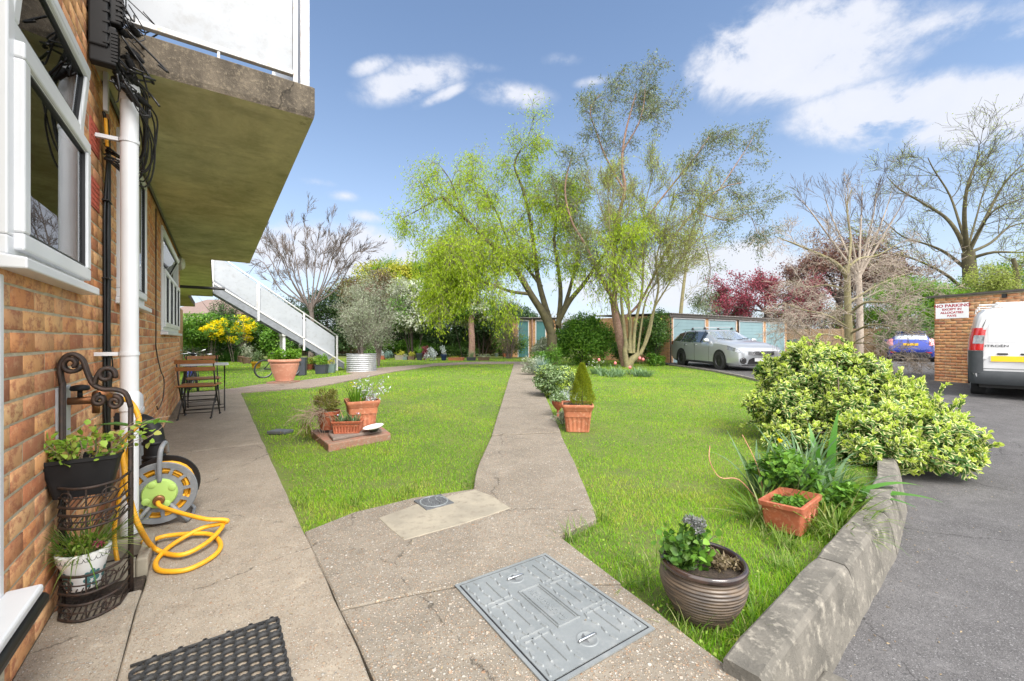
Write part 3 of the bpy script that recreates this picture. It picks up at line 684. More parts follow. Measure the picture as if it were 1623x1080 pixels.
    for x0, x1 in ((3.24, 4.78), (4.87, 6.38), (6.47, 7.98), (8.07, 9.48)): W(x0, x1, -1.03, -1.02, 2.88, 3.9, 'panel', 'white_panel')
    W(3.17, 9.5, -1.04, -1.01, 2.85, 2.88, 'bottom_rail', 'white_metal')
    # a pale hanging basket rim glimpsed through the gap is left out; an upper window frame stands above
    mb = MB(); mb.box(3.5, 4.6, -.01, .05, 2.9, 3.4); mb.build('upper_window_frame', 'white_upvc', bl, bevel=.01)
    # door jamb, door and sill
    mb = MB(); mb.box(1.90, 1.928, -.0, .06, .3, 3.0); mb.box(1.9285, 1.964, -.006, .06, .3, 1.30); mb.build('door_frame', 'white_upvc', bl, bevel=.006)
    dr = MB(); dr.box(1.0, 1.897, .01, .05, .33, 2.4); dr.build('door', 'white_upvc', bl, bevel=.01)
    mb = MB(); mb.box(1.0, 1.985, -.085, .0, .285, .315); sill = mb.build('door_sill', 'white_upvc', bl, bevel=.008)
    mb = MB(); mb.tube([(1.0, -.075, .262), (1.99, -.075, .262)], .022, 10); mb.build('sill_seal', 'black_plastic', sill, smooth=True)
    mb = MB(); mb.box(1.0, 1.97, -.004, .06, -.1, .28); mb.build('door_plinth', 'mortar', bl)
    return bl
BLOCK = build_block()

def frame_bars(mb, x0, x1, z0, z1, w, y0, y1):
    mb.box(x0, x1, y0, y1, z0, z0 + w); mb.box(x0, x1, y0, y1, z1 - w, z1); mb.box(x0, x0 + w, y0, y1, z0 + w, z1 - w); mb.box(x1 - w, x1, y0, y1, z0 + w, z1 - w)
def window(bl, hole, lights, sill_out=.07, label=None):
    x0, x1, z0, z1 = hole
    mb = MB(); frame_bars(mb, x0, x1, z0, z1, .06, -.022, .05)
    w = mb.build('window', 'white_upvc', bl, bevel=.006)
    if label: w['label'] = label
    for (a, b, c, d, tilt) in lights:
        m = MB(); hz = d
        Mx = Matrix.Translation((0, -.02, hz)) @ Matrix.Rotation(R(tilt), 4, 'X') @ Matrix.Translation((0, 0, -hz)); m.X = Mx
        frame_bars(m, a, b, c, d, .055, -.026, .012); frame_bars(m, a + .05, b - .05, c + .05, d - .05, .016, -.016, .0)
        s = m.build('sash', 'white_upvc', w, bevel=.007)
        m = MB(); m.X = Mx; frame_bars(m, a + .062, b - .062, c + .062, d - .062, .006, -.0165, -.002); m.build('gasket', 'dark_seal', w)
        m = MB(); m.X = Mx; m.box(a + .055, b - .055, -.007, -.001, c + .055, d - .055); m.build('pane', 'glass', w)
    m = MB(); m.X = None
    m.loft([[(x0 - .03, -sill_out, z0 - .045), (x0 - .03, -sill_out, z0 - .01), (x0 - .03, .0, z0), (x0 - .03, .0, z0 - .045)], [(x1 + .03, -sill_out, z0 - .045), (x1 + .03, -sill_out, z0 - .01), (x1 + .03, .0, z0), (x1 + .03, .0, z0 - .045)]])
    m.build('sill', 'white_upvc', w, bevel=.005)
    return w
x0, x1, z0, z1 = WIN1
w1 = window(BLOCK, WIN1, [(x0 + .045, x1 + .0, z0 + .02, 2.04, 0), (x0 + .045, x1 + .005, 2.055, z1 - .03, 5)], .07, 'near white window with dark glass beside the door')
m_ = MB(); m_.box(x0 + .16, x1 - .2, -.045, -.02, z1 - .075, z1 - .035); m_.build('vent', 'white_upvc', w1, bevel=.008)
x0, x1, z0, z1 = WIN2
window(BLOCK, WIN2, [(x0 + .05, x0 + .57, z0 + .05, z1 - .05, 0), (x0 + .6, x1 - .05, z0 + .05, z1 - .05, 0)], .07)
x0, x1, z0, z1 = WIN3
w3 = window(BLOCK, WIN3, [(x0 + .05, x0 + .62, z0 + .05, 1.95, 0), (x0 + .65, x0 + 1.25, z0 + .05, 1.95, 0), (x0 + 1.28, x0 + 1.88, z0 + .05, 1.95, 0), (x0 + 1.91, x1 - .05, z0 + .05, 1.95, 0), (x0 + .04, x1 - .04, 1.98, z1 - .04, 24)], .07, 'far white window with its long top light propped open')
m_ = MB(); m_.box(2.12, 2.135, .35, .9, 1.45, 2.1); m_.box(2.5, 2.9, .6, .615, 1.45, 1.75); m_.build('notice', 'white_paint', w1)
for z in (1.80, 2.10):
    m_ = MB(); m_.box(3.052, 3.263, -.006, .05, z + .003, z + .162); 
    for i in range(7):
        for j in range(5): m_.box(3.07 + i * .027, 3.07 + i * .027 + .015, -.009, -.006, z + .018 + j * .028, z + .018 + j * .028 + .015)
    m_.build('airbrick', 'airbrick', BLOCK)
def _lamp():
    t = thing('bulkhead_lamp', 'round white bulkhead lamp high on the brick wall under the slab', 'lamp', B(9.35, .0, 2.42), WRZ)
    m = MB(); m.lathe([(.12, 0), (.125, -.02), (.12, -.035)], 24, axis='y'); m.build('base', 'white_paint', t, smooth=True)
    m = MB(); m.lathe([(.115, -.035), (.11, -.06), (.08, -.085), (.03, -.098), (.002, -.10)], 24, axis='y', cap1=True); m.build('lamp_shade', 'lamp_glass', t, smooth=True)
_lamp()
# ---------------- trees, shrubs and other plants ----------------
def wander(p0, d0, L, n, wob=.12, up=0.0, rng=random):
    """a crooked line starting at p0 along d0"""
    p = Vector(p0); d = Vector(d0).normalized(); pts = [p.copy()]; st = L / n
    for i in range(n):
        d = (d + Vector((rng.gauss(0, wob), rng.gauss(0, wob), rng.gauss(0, wob) + up))).normalized(); p = p + d * st; pts.append(p.copy())
    return pts
def smooth_path(pts, k=4):
    P = [Vector(p) for p in pts]; out = []
    for i in range(len(P) - 1):
        a, b, c, d = P[max(i - 1, 0)], P[i], P[i + 1], P[min(i + 2, len(P) - 1)]
        for j in range(k):
            t = j / k; out.append(.5 * ((2 * b) + (c - a) * t + (2 * a - 5 * b + 4 * c - d) * t * t + (3 * b - a - 3 * c + d) * t ** 3))
    out.append(P[-1]); return out
class Tree:
    def __init__(s, tmin=.005): s.wood = MB(); s.twig = MB(); s.tips = []; s.tmin = tmin     # tips: (point, direction, level)
    def limb(s, pts, r0, r1, kids=6, L=2.0, ang=45, lev=2, wob=.12, up=.03, start=.3, n=8, shrink=.55, droop=0, k=4, path=True, rfac=.45):
        P = smooth_path(pts, k) if path else [Vector(p) for p in pts]; m = len(P)
        rr = [r0 + (r1 - r0) * (i / (m - 1)) ** .8 for i in range(m)]
        (s.wood if r0 > .025 else s.twig).tube(P, rr, n=8 if r0 > .06 else (5 if r0 > .02 else 3), caps=False)
        for q in range(kids):
            t = start + (1 - start) * (q + random.random()) / kids; i = min(m - 2, int(t * (m - 1))); base = P[i].lerp(P[i + 1], random.random()); d = (P[i + 1] - P[i]).normalized()
            ax = d.orthogonal().normalized(); ax.rotate(Matrix.Rotation(random.uniform(0, 6.283), 3, d)); a = R(random.uniform(ang * .6, ang * 1.25)); nd_ = d.copy(); nd_.rotate(Matrix.Rotation(a, 3, ax))
            LL = L * random.uniform(.6, 1.25) * (1.15 - .45 * t); r = min(rr[i] * rfac * random.uniform(.8, 1.2), max(.004, LL * .014))
            s.grow(base, nd_, LL, r, lev, kids, ang, wob, up, shrink, droop)
        return s
    def grow(s, p, d, L, r, lev, kids, ang, wob, up, shrink, droop):
        n = max(3, min(7, int(L / .25))); pts = wander(p, d, L, n, wob, up - droop * (1 if lev <= 1 else .15))
        (s.wood if r > .025 else s.twig).tube(pts, [max(s.tmin, r * (1 - .75 * i / n)) for i in range(n + 1)], n=4 if r > .02 else 3, caps=False)
        if lev <= 0:
            for i in range(1, n + 1): s.tips.append((pts[i], (pts[i] - pts[i - 1]).normalized()))
            return
        if lev == 1:
            for i in range(max(1, n // 2), n + 1): s.tips.append((pts[i], (pts[i] - pts[i - 1]).normalized()))
        for q in range(max(2, int(kids * .75))):
            t = .2 + .8 * (q + random.random()) / max(2, int(kids * .75)); i = min(n - 1, int(t * n)); b = pts[i].lerp(pts[i + 1], random.random()); dd = (pts[i + 1] - pts[i]).normalized()
            ax = dd.orthogonal().normalized(); ax.rotate(Matrix.Rotation(random.uniform(0, 6.283), 3, dd)); dd.rotate(Matrix.Rotation(R(random.uniform(ang * .5, ang * 1.1)), 3, ax))
            s.grow(b, dd, L * shrink * random.uniform(.7, 1.2), r * .5, lev - 1, kids, ang, wob, up, shrink, droop)
    def foliage(s, per, L, W, spread=.1, shape='diamond', hang=0.0, keep=1.0, blend=.5):
        tips = [t for t in s.tips if random.random() < keep]; c = Cloud()
        if not tips: return c
        P = np.array([tuple(t[0]) for t in tips]).repeat(per, 0); D0 = np.array([tuple(t[1]) for t in tips]).repeat(per, 0); N = len(P)
        P = P + RNG.normal(size=(N, 3)) * spread; D = D0 * blend + rv(N) * .8; D[:, 2] -= hang
        c.leaves(P, D, rv(N, .6), L * RNG.uniform(.6, 1.3, N), W * RNG.uniform(.7, 1.2, N), shape); return c
def finish(t, root, base, leafm=None, cloud=None, bark='bark', twigm=None, fname='foliage'):
    base = Vector(base)
    for mb, nm, mm in ((t.wood, 'trunk', bark), (t.twig, 'twigs', twigm or bark)):
        if mb.v:
            mb.v = [(v[0] - base.x, v[1] - base.y, v[2] - base.z) for v in mb.v]; mb.build(nm, mm, root, smooth=True)
    if cloud is not None and cloud.V: cloud.build(fname, leafm, root, origin=tuple(base))

def clumps(cloud, c, rad, n, L, W, k=14, cs=.42, shape='diamond', flat=0.0, up=.5, hollow=.55, shell=.25, spread=None, jit=0.0):
    """leaves on k overlapping clumps that fill an ellipsoid; uneven outline"""
    c = np.array(c, float); rad = np.array(rad, float)
    cd = rv(k); cr = RNG.uniform(hollow, 1.0, k) ** .6; CC = cd * cr[:, None] * rad * .78; CR = cs * RNG.uniform(.6, 1.25, k)
    CC = np.vstack([CC, [[0, 0, 0]]]); CR = np.append(CR, cs * 1.3)
    w = CR ** 2; w /= w.sum(); idx = RNG.choice(len(CR), n, p=w); d = rv(n, .15)
    rr = CR[idx] * (1 - RNG.random(n) ** 1.7 * shell * 2.2)
    P = c + CC[idx] + d * rr[:, None] * rad * RNG.uniform(.9, 1.1, (n, 1))
    P = P[P[:, 2] > max(.0, c[2] - rad[2] * 1.05)]; n2 = len(P); d = d[:n2] if len(d) == n2 else rv(n2, .15)
    out = (P - c) / rad; D = out * .5 + rv(n2) * .8; D[:, 2] += flat
    Nn = out * .6 + rv(n2) * .5; Nn[:, 2] += up
    cloud.leaves(P, D, Nn, L * RNG.uniform(.6, 1.3, n2), W * RNG.uniform(.7, 1.2, n2), shape); return cloud
def bush(name, label, cat, base, rad, n, L, W, leafm, k=16, cs=.42, stems=5, bark='bark_dark', group=None, h0=.0, extra=None, shape='diamond', **kw):
    """a shrub: stems from the ground and a clumped crown; base on the ground, rad half-sizes"""
    base = Vector(base); t = thing(name, label, cat, base, 0, group)
    c = Cloud(); cc = (0, 0, rad[2] * (1.0 if h0 == 0 else 1.0) + h0); clumps(c, cc, rad, n, L, W, k, cs, shape, **kw)
    c.build('foliage', leafm, t)
    if extra:
        for (mm, frac, l2, w2) in extra:
            c = Cloud(); clumps(c, cc, [r * 1.02 for r in rad], int(n * frac), l2, w2, k, cs, shape, **kw); c.build('blossom' if mm in ('forsythia', 'blossom', 'magenta') else 'young_leaves', mm, t)
    mb = MB()
    for i in range(stems):
        a = random.uniform(0, 6.283); q = random.uniform(.2, .75)
        e = Vector((math.cos(a) * rad[0] * q, math.sin(a) * rad[1] * q, cc[2] + rad[2] * random.uniform(-.1, .6)))
        s0 = Vector((math.cos(a) * .12 * rad[0], math.sin(a) * .12 * rad[1], 0))
        P = smooth_path([s0, s0.lerp(e, .4) + Vector((0, 0, e.z * .12)), e], 4); r = max(.008, rad[2] * .022)
        mb.tube(P, [r * (1 - .8 * j / (len(P) - 1)) for j in range(len(P))], 5, caps=False)
        for q2 in range(4):
            b = P[random.randrange(2, len(P) - 1)]; W_ = wander(b, (e - s0).normalized() + Vector((random.gauss(0, .7), random.gauss(0, .7), random.gauss(.2, .4))), rad[2] * .8, 4, .2); mb.tube(W_, [r * .4, r * .35, r * .3, r * .2, r * .1], 3, caps=False)
    if mb.v: mb.build('stems', bark, t, smooth=True)
    return t
def TP(Y):   # surveyed point at depth Y (+ offset)
    return lambda u, v, dy=0.0: AT(u, v, Y + dy)
# --- corkscrew willow, yellow green, behind the round shrub
def willow():
    Y = 17.5; A = TP(Y); base = G(880, 576, -.02); base = Vector((AT(876, 560, Y).x, Y, -.03))
    root = thing('willow_tree', 'broad yellow-green weeping willow with crooked dark limbs behind the round green shrub', 'tree', base)
    t = Tree(); k = dict(kids=11, L=1.75, ang=50, lev=2, wob=.26, up=.0, droop=.2, shrink=.58, rfac=.33)
    b0 = A(876, 588); b1 = A(874, 530)
    t.limb([b0, b1], .24, .2, kids=0)
    t.limb([b1, A(862, 500, -.1), A(843, 470, -.3), A(822, 435, -.5), A(800, 405, -.8), A(768, 378, -1.0), A(735, 345, -1.2), A(700, 312, -1.4)], .19, .04, start=.35, **k)
    t.limb([A(838, 466, -.3), A(808, 462, -.8), A(775, 450, -1.3), A(740, 445, -1.7), A(715, 432, -2)], .075, .03, start=.2, **k)
    t.limb([A(874, 520, .1), A(862, 480, .3), A(852, 440, .5), A(846, 395, .6), A(838, 340, .8), A(828, 300, .8), A(815, 262, .9), A(826, 235, 1)], .15, .03, start=.35, **k)
    t.limb([A(858, 455, .4), A(835, 425, .6), A(812, 400, .9), A(790, 345, 1.2), A(765, 300, 1.5), A(738, 285, 1.7)], .08, .025, start=.3, **k)
    t.limb([A(884, 520, .2), A(888, 470, .4), A(885, 430, .2), A(878, 380, 0), A(884, 330, -.2), A(874, 280, 0)], .12, .03, start=.4, **k)
    t.limb([A(882, 515, 0), A(902, 478, -.2), A(925, 450, -.4), A(945, 420, -.6), A(965, 395, -1), A(990, 370, -1.2)], .13, .03, start=.4, **k)
    t.limb([A(890, 500, .4), A(905, 450, 1), A(915, 400, 1.3), A(908, 350, 1.6), A(925, 300, 1.8)], .1, .03, start=.4, **k)
    t.limb([A(768, 378, -1.0), A(730, 385, -1.6), A(705, 420, -2.0), A(690, 455, -2.0)], .05, .02, start=.1, **k)
    t.limb([A(700, 312, -1.4), A(668, 330, -1.5), A(640, 345, -1.5)], .035, .015, start=.1, kids=6, L=1.0, ang=50, lev=2, wob=.25, up=0, droop=.2)
    t.limb([A(735, 345, -1.2), A(715, 290, -1.2), A(700, 268, -1.2)], .04, .015, start=.1, kids=6, L=1.2, ang=50, lev=2, wob=.25, up=0, droop=.15)
    # curtains of hanging shoots on the left
    c = t.foliage(3, .13, .034, .14, hang=.75, blend=.5)
    for (u, v, dy, n, ln) in [(720, 400, -1.8, 130, 1.5), (700, 430, -2, 90, 1.2), (760, 410, -1.4, 110, 1.5), (790, 390, -1, 60, 1.4), (740, 355, -1.2, 60, 1.3), (900, 400, -.6, 40, 1.2), (690, 380, -1.6, 50, 1.1), (740, 440, -1.9, 60, 1.1)]:
        for i in range(n):
            p = A(u + random.gauss(0, 22), v + random.gauss(0, 20), dy + random.gauss(0, .5)); W = wander(p, (random.gauss(0, .4), random.gauss(0, .4), -.9), ln * random.uniform(.5, 1.1), 6, .22, -.12)
            t.twig.tube(W, [.005, .005, .004, .004, .003, .003, .002], 3, caps=False)
            m = 34; q = np.array([tuple(w) for w in W]); s_ = RNG.random(m) * 5.99; i0 = s_.astype(int); f = (s_ - i0)[:, None]; Pq = q[i0] * (1 - f) + q[i0 + 1] * f + RNG.normal(size=(m, 3)) * .035
            D = rv(m) * .7; D[:, 2] -= .7; c.leaves(Pq, D, rv(m, .4), .12 * RNG.uniform(.6, 1.3, m), .03, 'diamond')
    finish(t, root, base, 'willow', c, 'bark_olive', 'bark')
willow()
# --- eucalyptus: reddish leaning trunk, high airy grey-green crown
def euca():
    Y = 17.6; A = TP(Y); base = Vector((AT(990, 560, Y).x, Y, -.03))
    root = thing('eucalyptus_tree', 'tall airy grey-green eucalyptus with a peeling reddish trunk', 'tree', base)
    t = Tree(); k = dict(kids=8, L=1.35, ang=44, lev=2, wob=.16, up=.02, droop=.08, shrink=.58, rfac=.35)
    t.limb([A(992, 583), A(985, 550), A(978, 515), A(974, 490), A(971, 470)], .2, .15, kids=0)
    t.limb([A(972, 480), A(976, 440, .2), A(972, 400, .3), A(978, 350, .5), A(990, 300, .6), A(985, 260, .6), A(990, 215, .7), A(1000, 175, .7), A(1008, 148, .7)], .13, .02, start=.35, **k)
    t.limb([A(974, 478), A(958, 452, -.3), A(945, 425, -.5), A(925, 385, -.8), A(905, 350, -1), A(895, 300, -1.2), (A(905, 250, -1.3))], .09, .02, start=.35, **k)
    t.limb([A(980, 510), A(1010, 485, .3), A(1035, 440, .5), A(1062, 385, .8), A(1100, 335, 1), A(1140, 300, 1.3), A(1175, 290, 1.5)], .07, .02, start=.4, **k)
    t.limb([A(975, 420, .3), A(1000, 380, 0), A(1040, 325, -.2), A(1080, 275, -.3), A(1108, 240, -.5), (A(1125, 215, -.5))], .06, .018, start=.35, **k)
    t.limb([A(988, 300, .6), A(960, 250, .4), A(945, 210, .2), A(935, 175, 0), A(950, 150, 0)], .05, .015, start=.2, **k)
    t.limb([A(986, 240, .6), A(1010, 200, .4), A(1020, 165, .4), A(1022, 135, .4)], .04, .012, start=.2, **k)
    t.limb([A(1100, 335, 1), A(1150, 350, 1.2), A(1185, 340, 1.4), A(1200, 370, 1.5)], .03, .012, start=.1, **k)
    t.limb([A(1110, 360, .8), A(1125, 420, .4), A(1120, 460, 0), A(1110, 480, -.2)], .025, .01, start=.1, kids=6, L=.9, ang=50, lev=2, wob=.2, up=0, droop=.15)
    t.limb([A(1140, 300, 1.3), A(1180, 240, 1.3), A(1195, 215, 1.4)], .03, .01, start=.1, kids=6, L=1.0, ang=50, lev=2, wob=.2, up=0, droop=.1)
    c = t.foliage(3, .125, .036, .12, hang=.55, keep=.85)
    finish(t, root, base, 'euca', c, 'bark_red', 'bark')
euca()
# --- hazel-like many-stemmed tree with tiny opening leaves
def fan_tree():
    Y = 17.0; A = TP(Y); base = Vector((AT(996, 560, Y).x, Y, -.03))
    root = thing('multi_stem_tree', 'pale mossy many-stemmed tree with tiny opening leaves beside the eucalyptus trunk', 'tree', base)
    t = Tree(); k = dict(kids=11, L=1.45, ang=30, lev=2, wob=.12, up=.05, shrink=.62, droop=0, rfac=.35)
    t.limb([A(994, 587), A(1000, 572), A(1012, 562)], .17, .13, kids=0)
    t.limb([A(994, 582), A(990, 560), A(992, 545)], .12, .09, kids=0)
    stems = [(992, 548, 984, 470, 975, 390, 945, 300), (998, 560, 996, 480, 1004, 400, 990, 300), (1003, 560, 1016, 470, 1018, 380, 1034, 280), (1014, 562, 1034, 500, 1040, 410, 1070, 300),
             (1016, 560, 1036, 490, 1078, 410, 1120, 340), (995, 555, 978, 490, 935, 410, 905, 345), (996, 556, 998, 500, 968, 390, 962, 290), (1010, 560, 1022, 480, 1060, 430, 1100, 400)]
    for i, (a, b, c_, d, e, f, g, h) in enumerate(stems):
        dy = random.uniform(-1, 1) * 1.6
        j = lambda: random.uniform(-5, 5)
        t.limb([A(a, b), A((a + c_) / 2 + j(), (b + d) / 2, dy * .1), A(c_, d, dy * .3), A((c_ + e) / 2 + j() * 1.5, (d + f) / 2, dy * .5), A(e, f, dy * .7), A((e + g) / 2 + j() * 2, (f + h) / 2, dy * .9), A(g, h, dy)], .085 if i < 4 else .055, .012, start=.35, **k)
    c = t.foliage(2, .062, .032, .08, keep=.8)
    finish(t, root, base, 'bud_green', c, 'bark_mossy', 'bark_mossy')
fan_tree()
# --- bare trees
def bare(label, name, Y, stems, kw, bark, twigm, leafm=None, lf=None, r=.12, r1=.012, group=None, z=-.03):
    A = TP(Y); base = A(*stems[0][0][0][:2]); base.z = z
    root = thing(name, label, 'tree', base, 0, group); t = Tree(.00030 * Y)
    for s_ in stems:
        pts = [A(*p) for p in s_[0]]; rr = s_[1] if len(s_) > 1 else r
        if s_ is stems[0]: pts[0].z = z - .05
        t.limb(pts, rr, s_[2] if len(s_) > 2 else r1, **{**kw, **(s_[3] if len(s_) > 3 else {})})
    c = None
    if leafm: c = t.foliage(*lf[0], **lf[1])
    finish(t, root, base, leafm, c, bark, twigm)
K = dict(kids=6, L=1.6, ang=30, lev=2, wob=.10, up=.05, start=.3, shrink=.6)
bare('leafless grey-brown tree fanning upwards beyond the white staircase', 'bare_tree', 27,
     [([(492, 560), (494, 510), (492, 480)], .17, .12, dict(kids=2))] + [([(492, 505 - abs(dx) * .2), (490 + dx * .45, 450 - q, dy * .5), (490 + dx * .75, 405 - q, dy), (490 + dx, v, dy * 1.2)], .06, .010) for dx, v, dy, q in ((-88, 400, 1, 0), (-66, 372, -1.5, 8), (-44, 390, 1.6, 0), (-30, 358, 1, 0), (-8, 350, -1, 4), (14, 372, 1, 0), (34, 352, 1.5, 10), (52, 385, -.5, 0), (70, 362, 1, 6), (86, 398, -.5, 0), (-100, 440, .5, -10), (96, 440, .8, -8), (46, 430, 1.5, 0), (-58, 440, -1, 0))],
     dict(K, kids=8, L=1.15, ang=26, wob=.13), 'twig_brown', 'twig_brown')
bare('leafless pale tree with long level twiggy branches in front of the timber fence', 'bare_tree', 14.5,
     [([(1346, 600), (1345, 540), (1343, 480), (1342, 420)], .15, .085, dict(kids=10, ang=75, L=1.5, start=.2, up=.0)), ([(1343, 440), (1325, 418, -.2), (1295, 402, -.4), (1262, 388, -.6), (1228, 375, -.9)], .085, .012, dict(ang=60, L=.9)),
      ([(1343, 425), (1362, 410, .1), (1390, 405, .2), (1425, 385, .4)], .06, .012, dict(ang=60, L=1.1)), ([(1344, 500), (1370, 480, -.6), (1410, 478, -1.2), (1450, 462, -1.8), (1480, 452, -2.0)], .05, .01, dict(up=-.0, ang=45, L=.9)),
      ([(1344, 520), (1310, 500, -.6), (1275, 492, -1.2), (1240, 480, -1.6)], .05, .01, dict(up=0, ang=50, L=.9)), ([(1345, 530), (1380, 515, -.8), (1420, 520, -1.6), (1450, 530, -2.2)], .045, .01, dict(up=0, L=.8)),
      ([(1346, 540), (1310, 530, -.8), (1275, 535, -1.2), (1255, 520, -1.4)], .04, .01, dict(up=0, L=.8)), ([(1343, 460), (1310, 452, .5), (1280, 455, .9), (1250, 445, 1)], .045, .01, dict(up=0, L=.9)),
      ([(1343, 430), (1348, 380, .2), (1342, 330, .3), (1350, 300, .3)], .06, .01, dict(ang=25, L=1.0, kids=5)), ([(1345, 545), (1385, 545, -.5), (1420, 560, -1), (1445, 572, -1.5)], .035, .008, dict(up=0, L=.7)), ([(1345, 480), (1385, 455, .6), (1420, 440, 1), (1450, 430, 1.2)], .045, .008, dict(up=.0, L=.8))],
     dict(K, kids=10, L=1.0, lev=2, ang=52, wob=.18, up=.01), 'bark_mossy', 'twig_pale', 'brown_leaf', ((1, .04, .025, .03), dict(keep=.15)))
bare('slim upright leafless tree behind the twiggy one in front of the fence', 'bare_tree', 24,
     [([(1362, 570), (1362, 500), (1360, 430)], .2, .14, dict(kids=2))] + [([(1361, 440), (1360 + dx * .4, 390, dy * .4), (1360 + dx * .8, 340, dy), (1360 + dx, 290 + abs(dx) * .3, dy * 1.2)], .08, .012) for dx, dy in ((-55, 1), (-22, -1), (6, .5), (30, -1), (52, 1), (-90, -.4), (75, -.5))],
     dict(K, kids=6, L=1.5, ang=24), 'twig_pale', 'twig_brown')
bare('great spreading mossy tree with sparse spring buds above the brick garage on the right', 'spreading_tree', 31,
     [([(1537, 560), (1537, 480), (1537, 440), (1534, 400)], .52, .36, dict(kids=1, L=2)), ([(1535, 415), (1520, 375, 0), (1498, 345, .5), (1462, 322, 1), (1425, 300, 1.5), (1405, 280, 2)], .182, .025), ([(1534, 405), (1528, 350, -1), (1532, 300, -1.5), (1548, 255, -1.5), (1558, 240, -1.5)], .182, .025),
      ([(1538, 400), (1570, 385, 1), (1600, 360, 2), (1640, 350, 2.5)], .140, .025), ([(1537, 395), (1560, 350, 0), (1580, 310, 0), (1605, 275, 0), (1650, 240, 0)], .154, .025), ([(1536, 470), (1505, 440, -1), (1470, 420, -1.5), (1430, 405, -2), (1390, 400, -2)], .140, .025),
      ([(1535, 430), (1500, 402, 1), (1470, 388, 1), (1430, 375, 1), (1395, 345, 1)], .140, .025), ([(1538, 410), (1575, 400, -1), (1625, 400, -1), (1680, 390, -1)], .140, .025), ([(1534, 400), (1522, 360, .3), (1505, 310, 1), (1480, 270, 1), (1470, 250, 1)], .112, .025), ([(1536, 398), (1552, 366, -.6), (1580, 330, -2), (1640, 310, -2)], .105, .025), ([(1535, 388, 0), (1547, 345, .8), (1560, 300, 2), (1580, 255, 2)], .084, .025)],
     dict(kids=8, L=2.6, ang=42, lev=2, wob=.16, up=.02, start=.35, shrink=.58), 'bark_olive', 'bark_olive', 'bud_green', ((1, .10, .06, .12), dict(keep=.6)))
# --- magenta and dark purple trees beyond the garages
bare('magenta blossoming tree spreading behind the pale blue garages', 'blossom_tree', 29,
     [([(1215, 560), (1215, 505), (1213, 490)], .2, .15, dict(kids=1, L=.6)), ([(1212, 494), (1190, 474, 0), (1165, 462, 0), (1148, 458, 0)], .1, .02), ([(1212, 492), (1213, 468, 1), (1218, 450, 1)], .09, .02), ([(1213, 495), (1242, 480, -.5), (1270, 468, -1), (1284, 462, -1)], .09, .02), ([(1212, 494), (1185, 490, -1), (1160, 486, -1.5)], .07, .02), ([(1214, 494), (1248, 494, 1), (1275, 488, 1)], .07, .02)],
     dict(kids=9, L=1.25, ang=55, lev=2, wob=.2, up=0.0, start=.15, shrink=.6), 'bark_dark', 'bark_dark', 'magenta', ((3, .12, .085, .16), dict(keep=.8)))
bare('dark purple-leaved tree behind the leafless trees', 'purple_tree', 33,
     [([(1330, 560), (1330, 500), (1330, 460)], .3, .2, dict(kids=1))] + [([(1330, 480), (1330 + dx * .5, 440, dy * .5), (1330 + dx, v, dy)], .14, .02) for dx, v, dy in ((-60, 450, 1), (-30, 432, -1), (5, 428, 1), (40, 416, -1), (75, 424, 1), (95, 440, 0), (-80, 470, -1), (60, 460, 1.5), (100, 470, 1))],
     dict(kids=8, L=2.2, ang=45, lev=2, wob=.16, up=.02, start=.2, shrink=.58), 'bark_dark', 'bark_dark', 'purple_leaf', ((3, .14, .10, .18), dict(keep=1)))
bare('small leafless tree seen between the garages and the fan of mossy stems', 'bare_tree', 25,
     [([(1072, 560), (1080, 480), (1086, 430), (1088, 410)], .15, .05, dict(kids=8, L=1.6, lev=2))], dict(K, kids=6, L=1.5, ang=50), 'bark_mossy', 'bark_mossy', 'bud_green', ((1, .06, .03, .05), dict(keep=.5)))
bare('small tree with weeping yellow-green twigs at the far right above the garage roof', 'weeping_tree', 26,
     [([(1612, 560), (1612, 470), (1610, 430), (1605, 410)], .2, .1, dict(kids=4)), ([(1610, 450), (1590, 430, 0), (1572, 435, 0)], .06, .02), ([(1610, 430), (1640, 410, 0), (1660, 420, 0)], .06, .02)],
     dict(kids=9, L=1.6, ang=55, lev=2, wob=.2, up=-.03, droop=.12, start=.2, shrink=.6), 'bark_olive', 'bark_olive', 'bud_green', ((5, .12, .05, .15), dict(keep=1)))
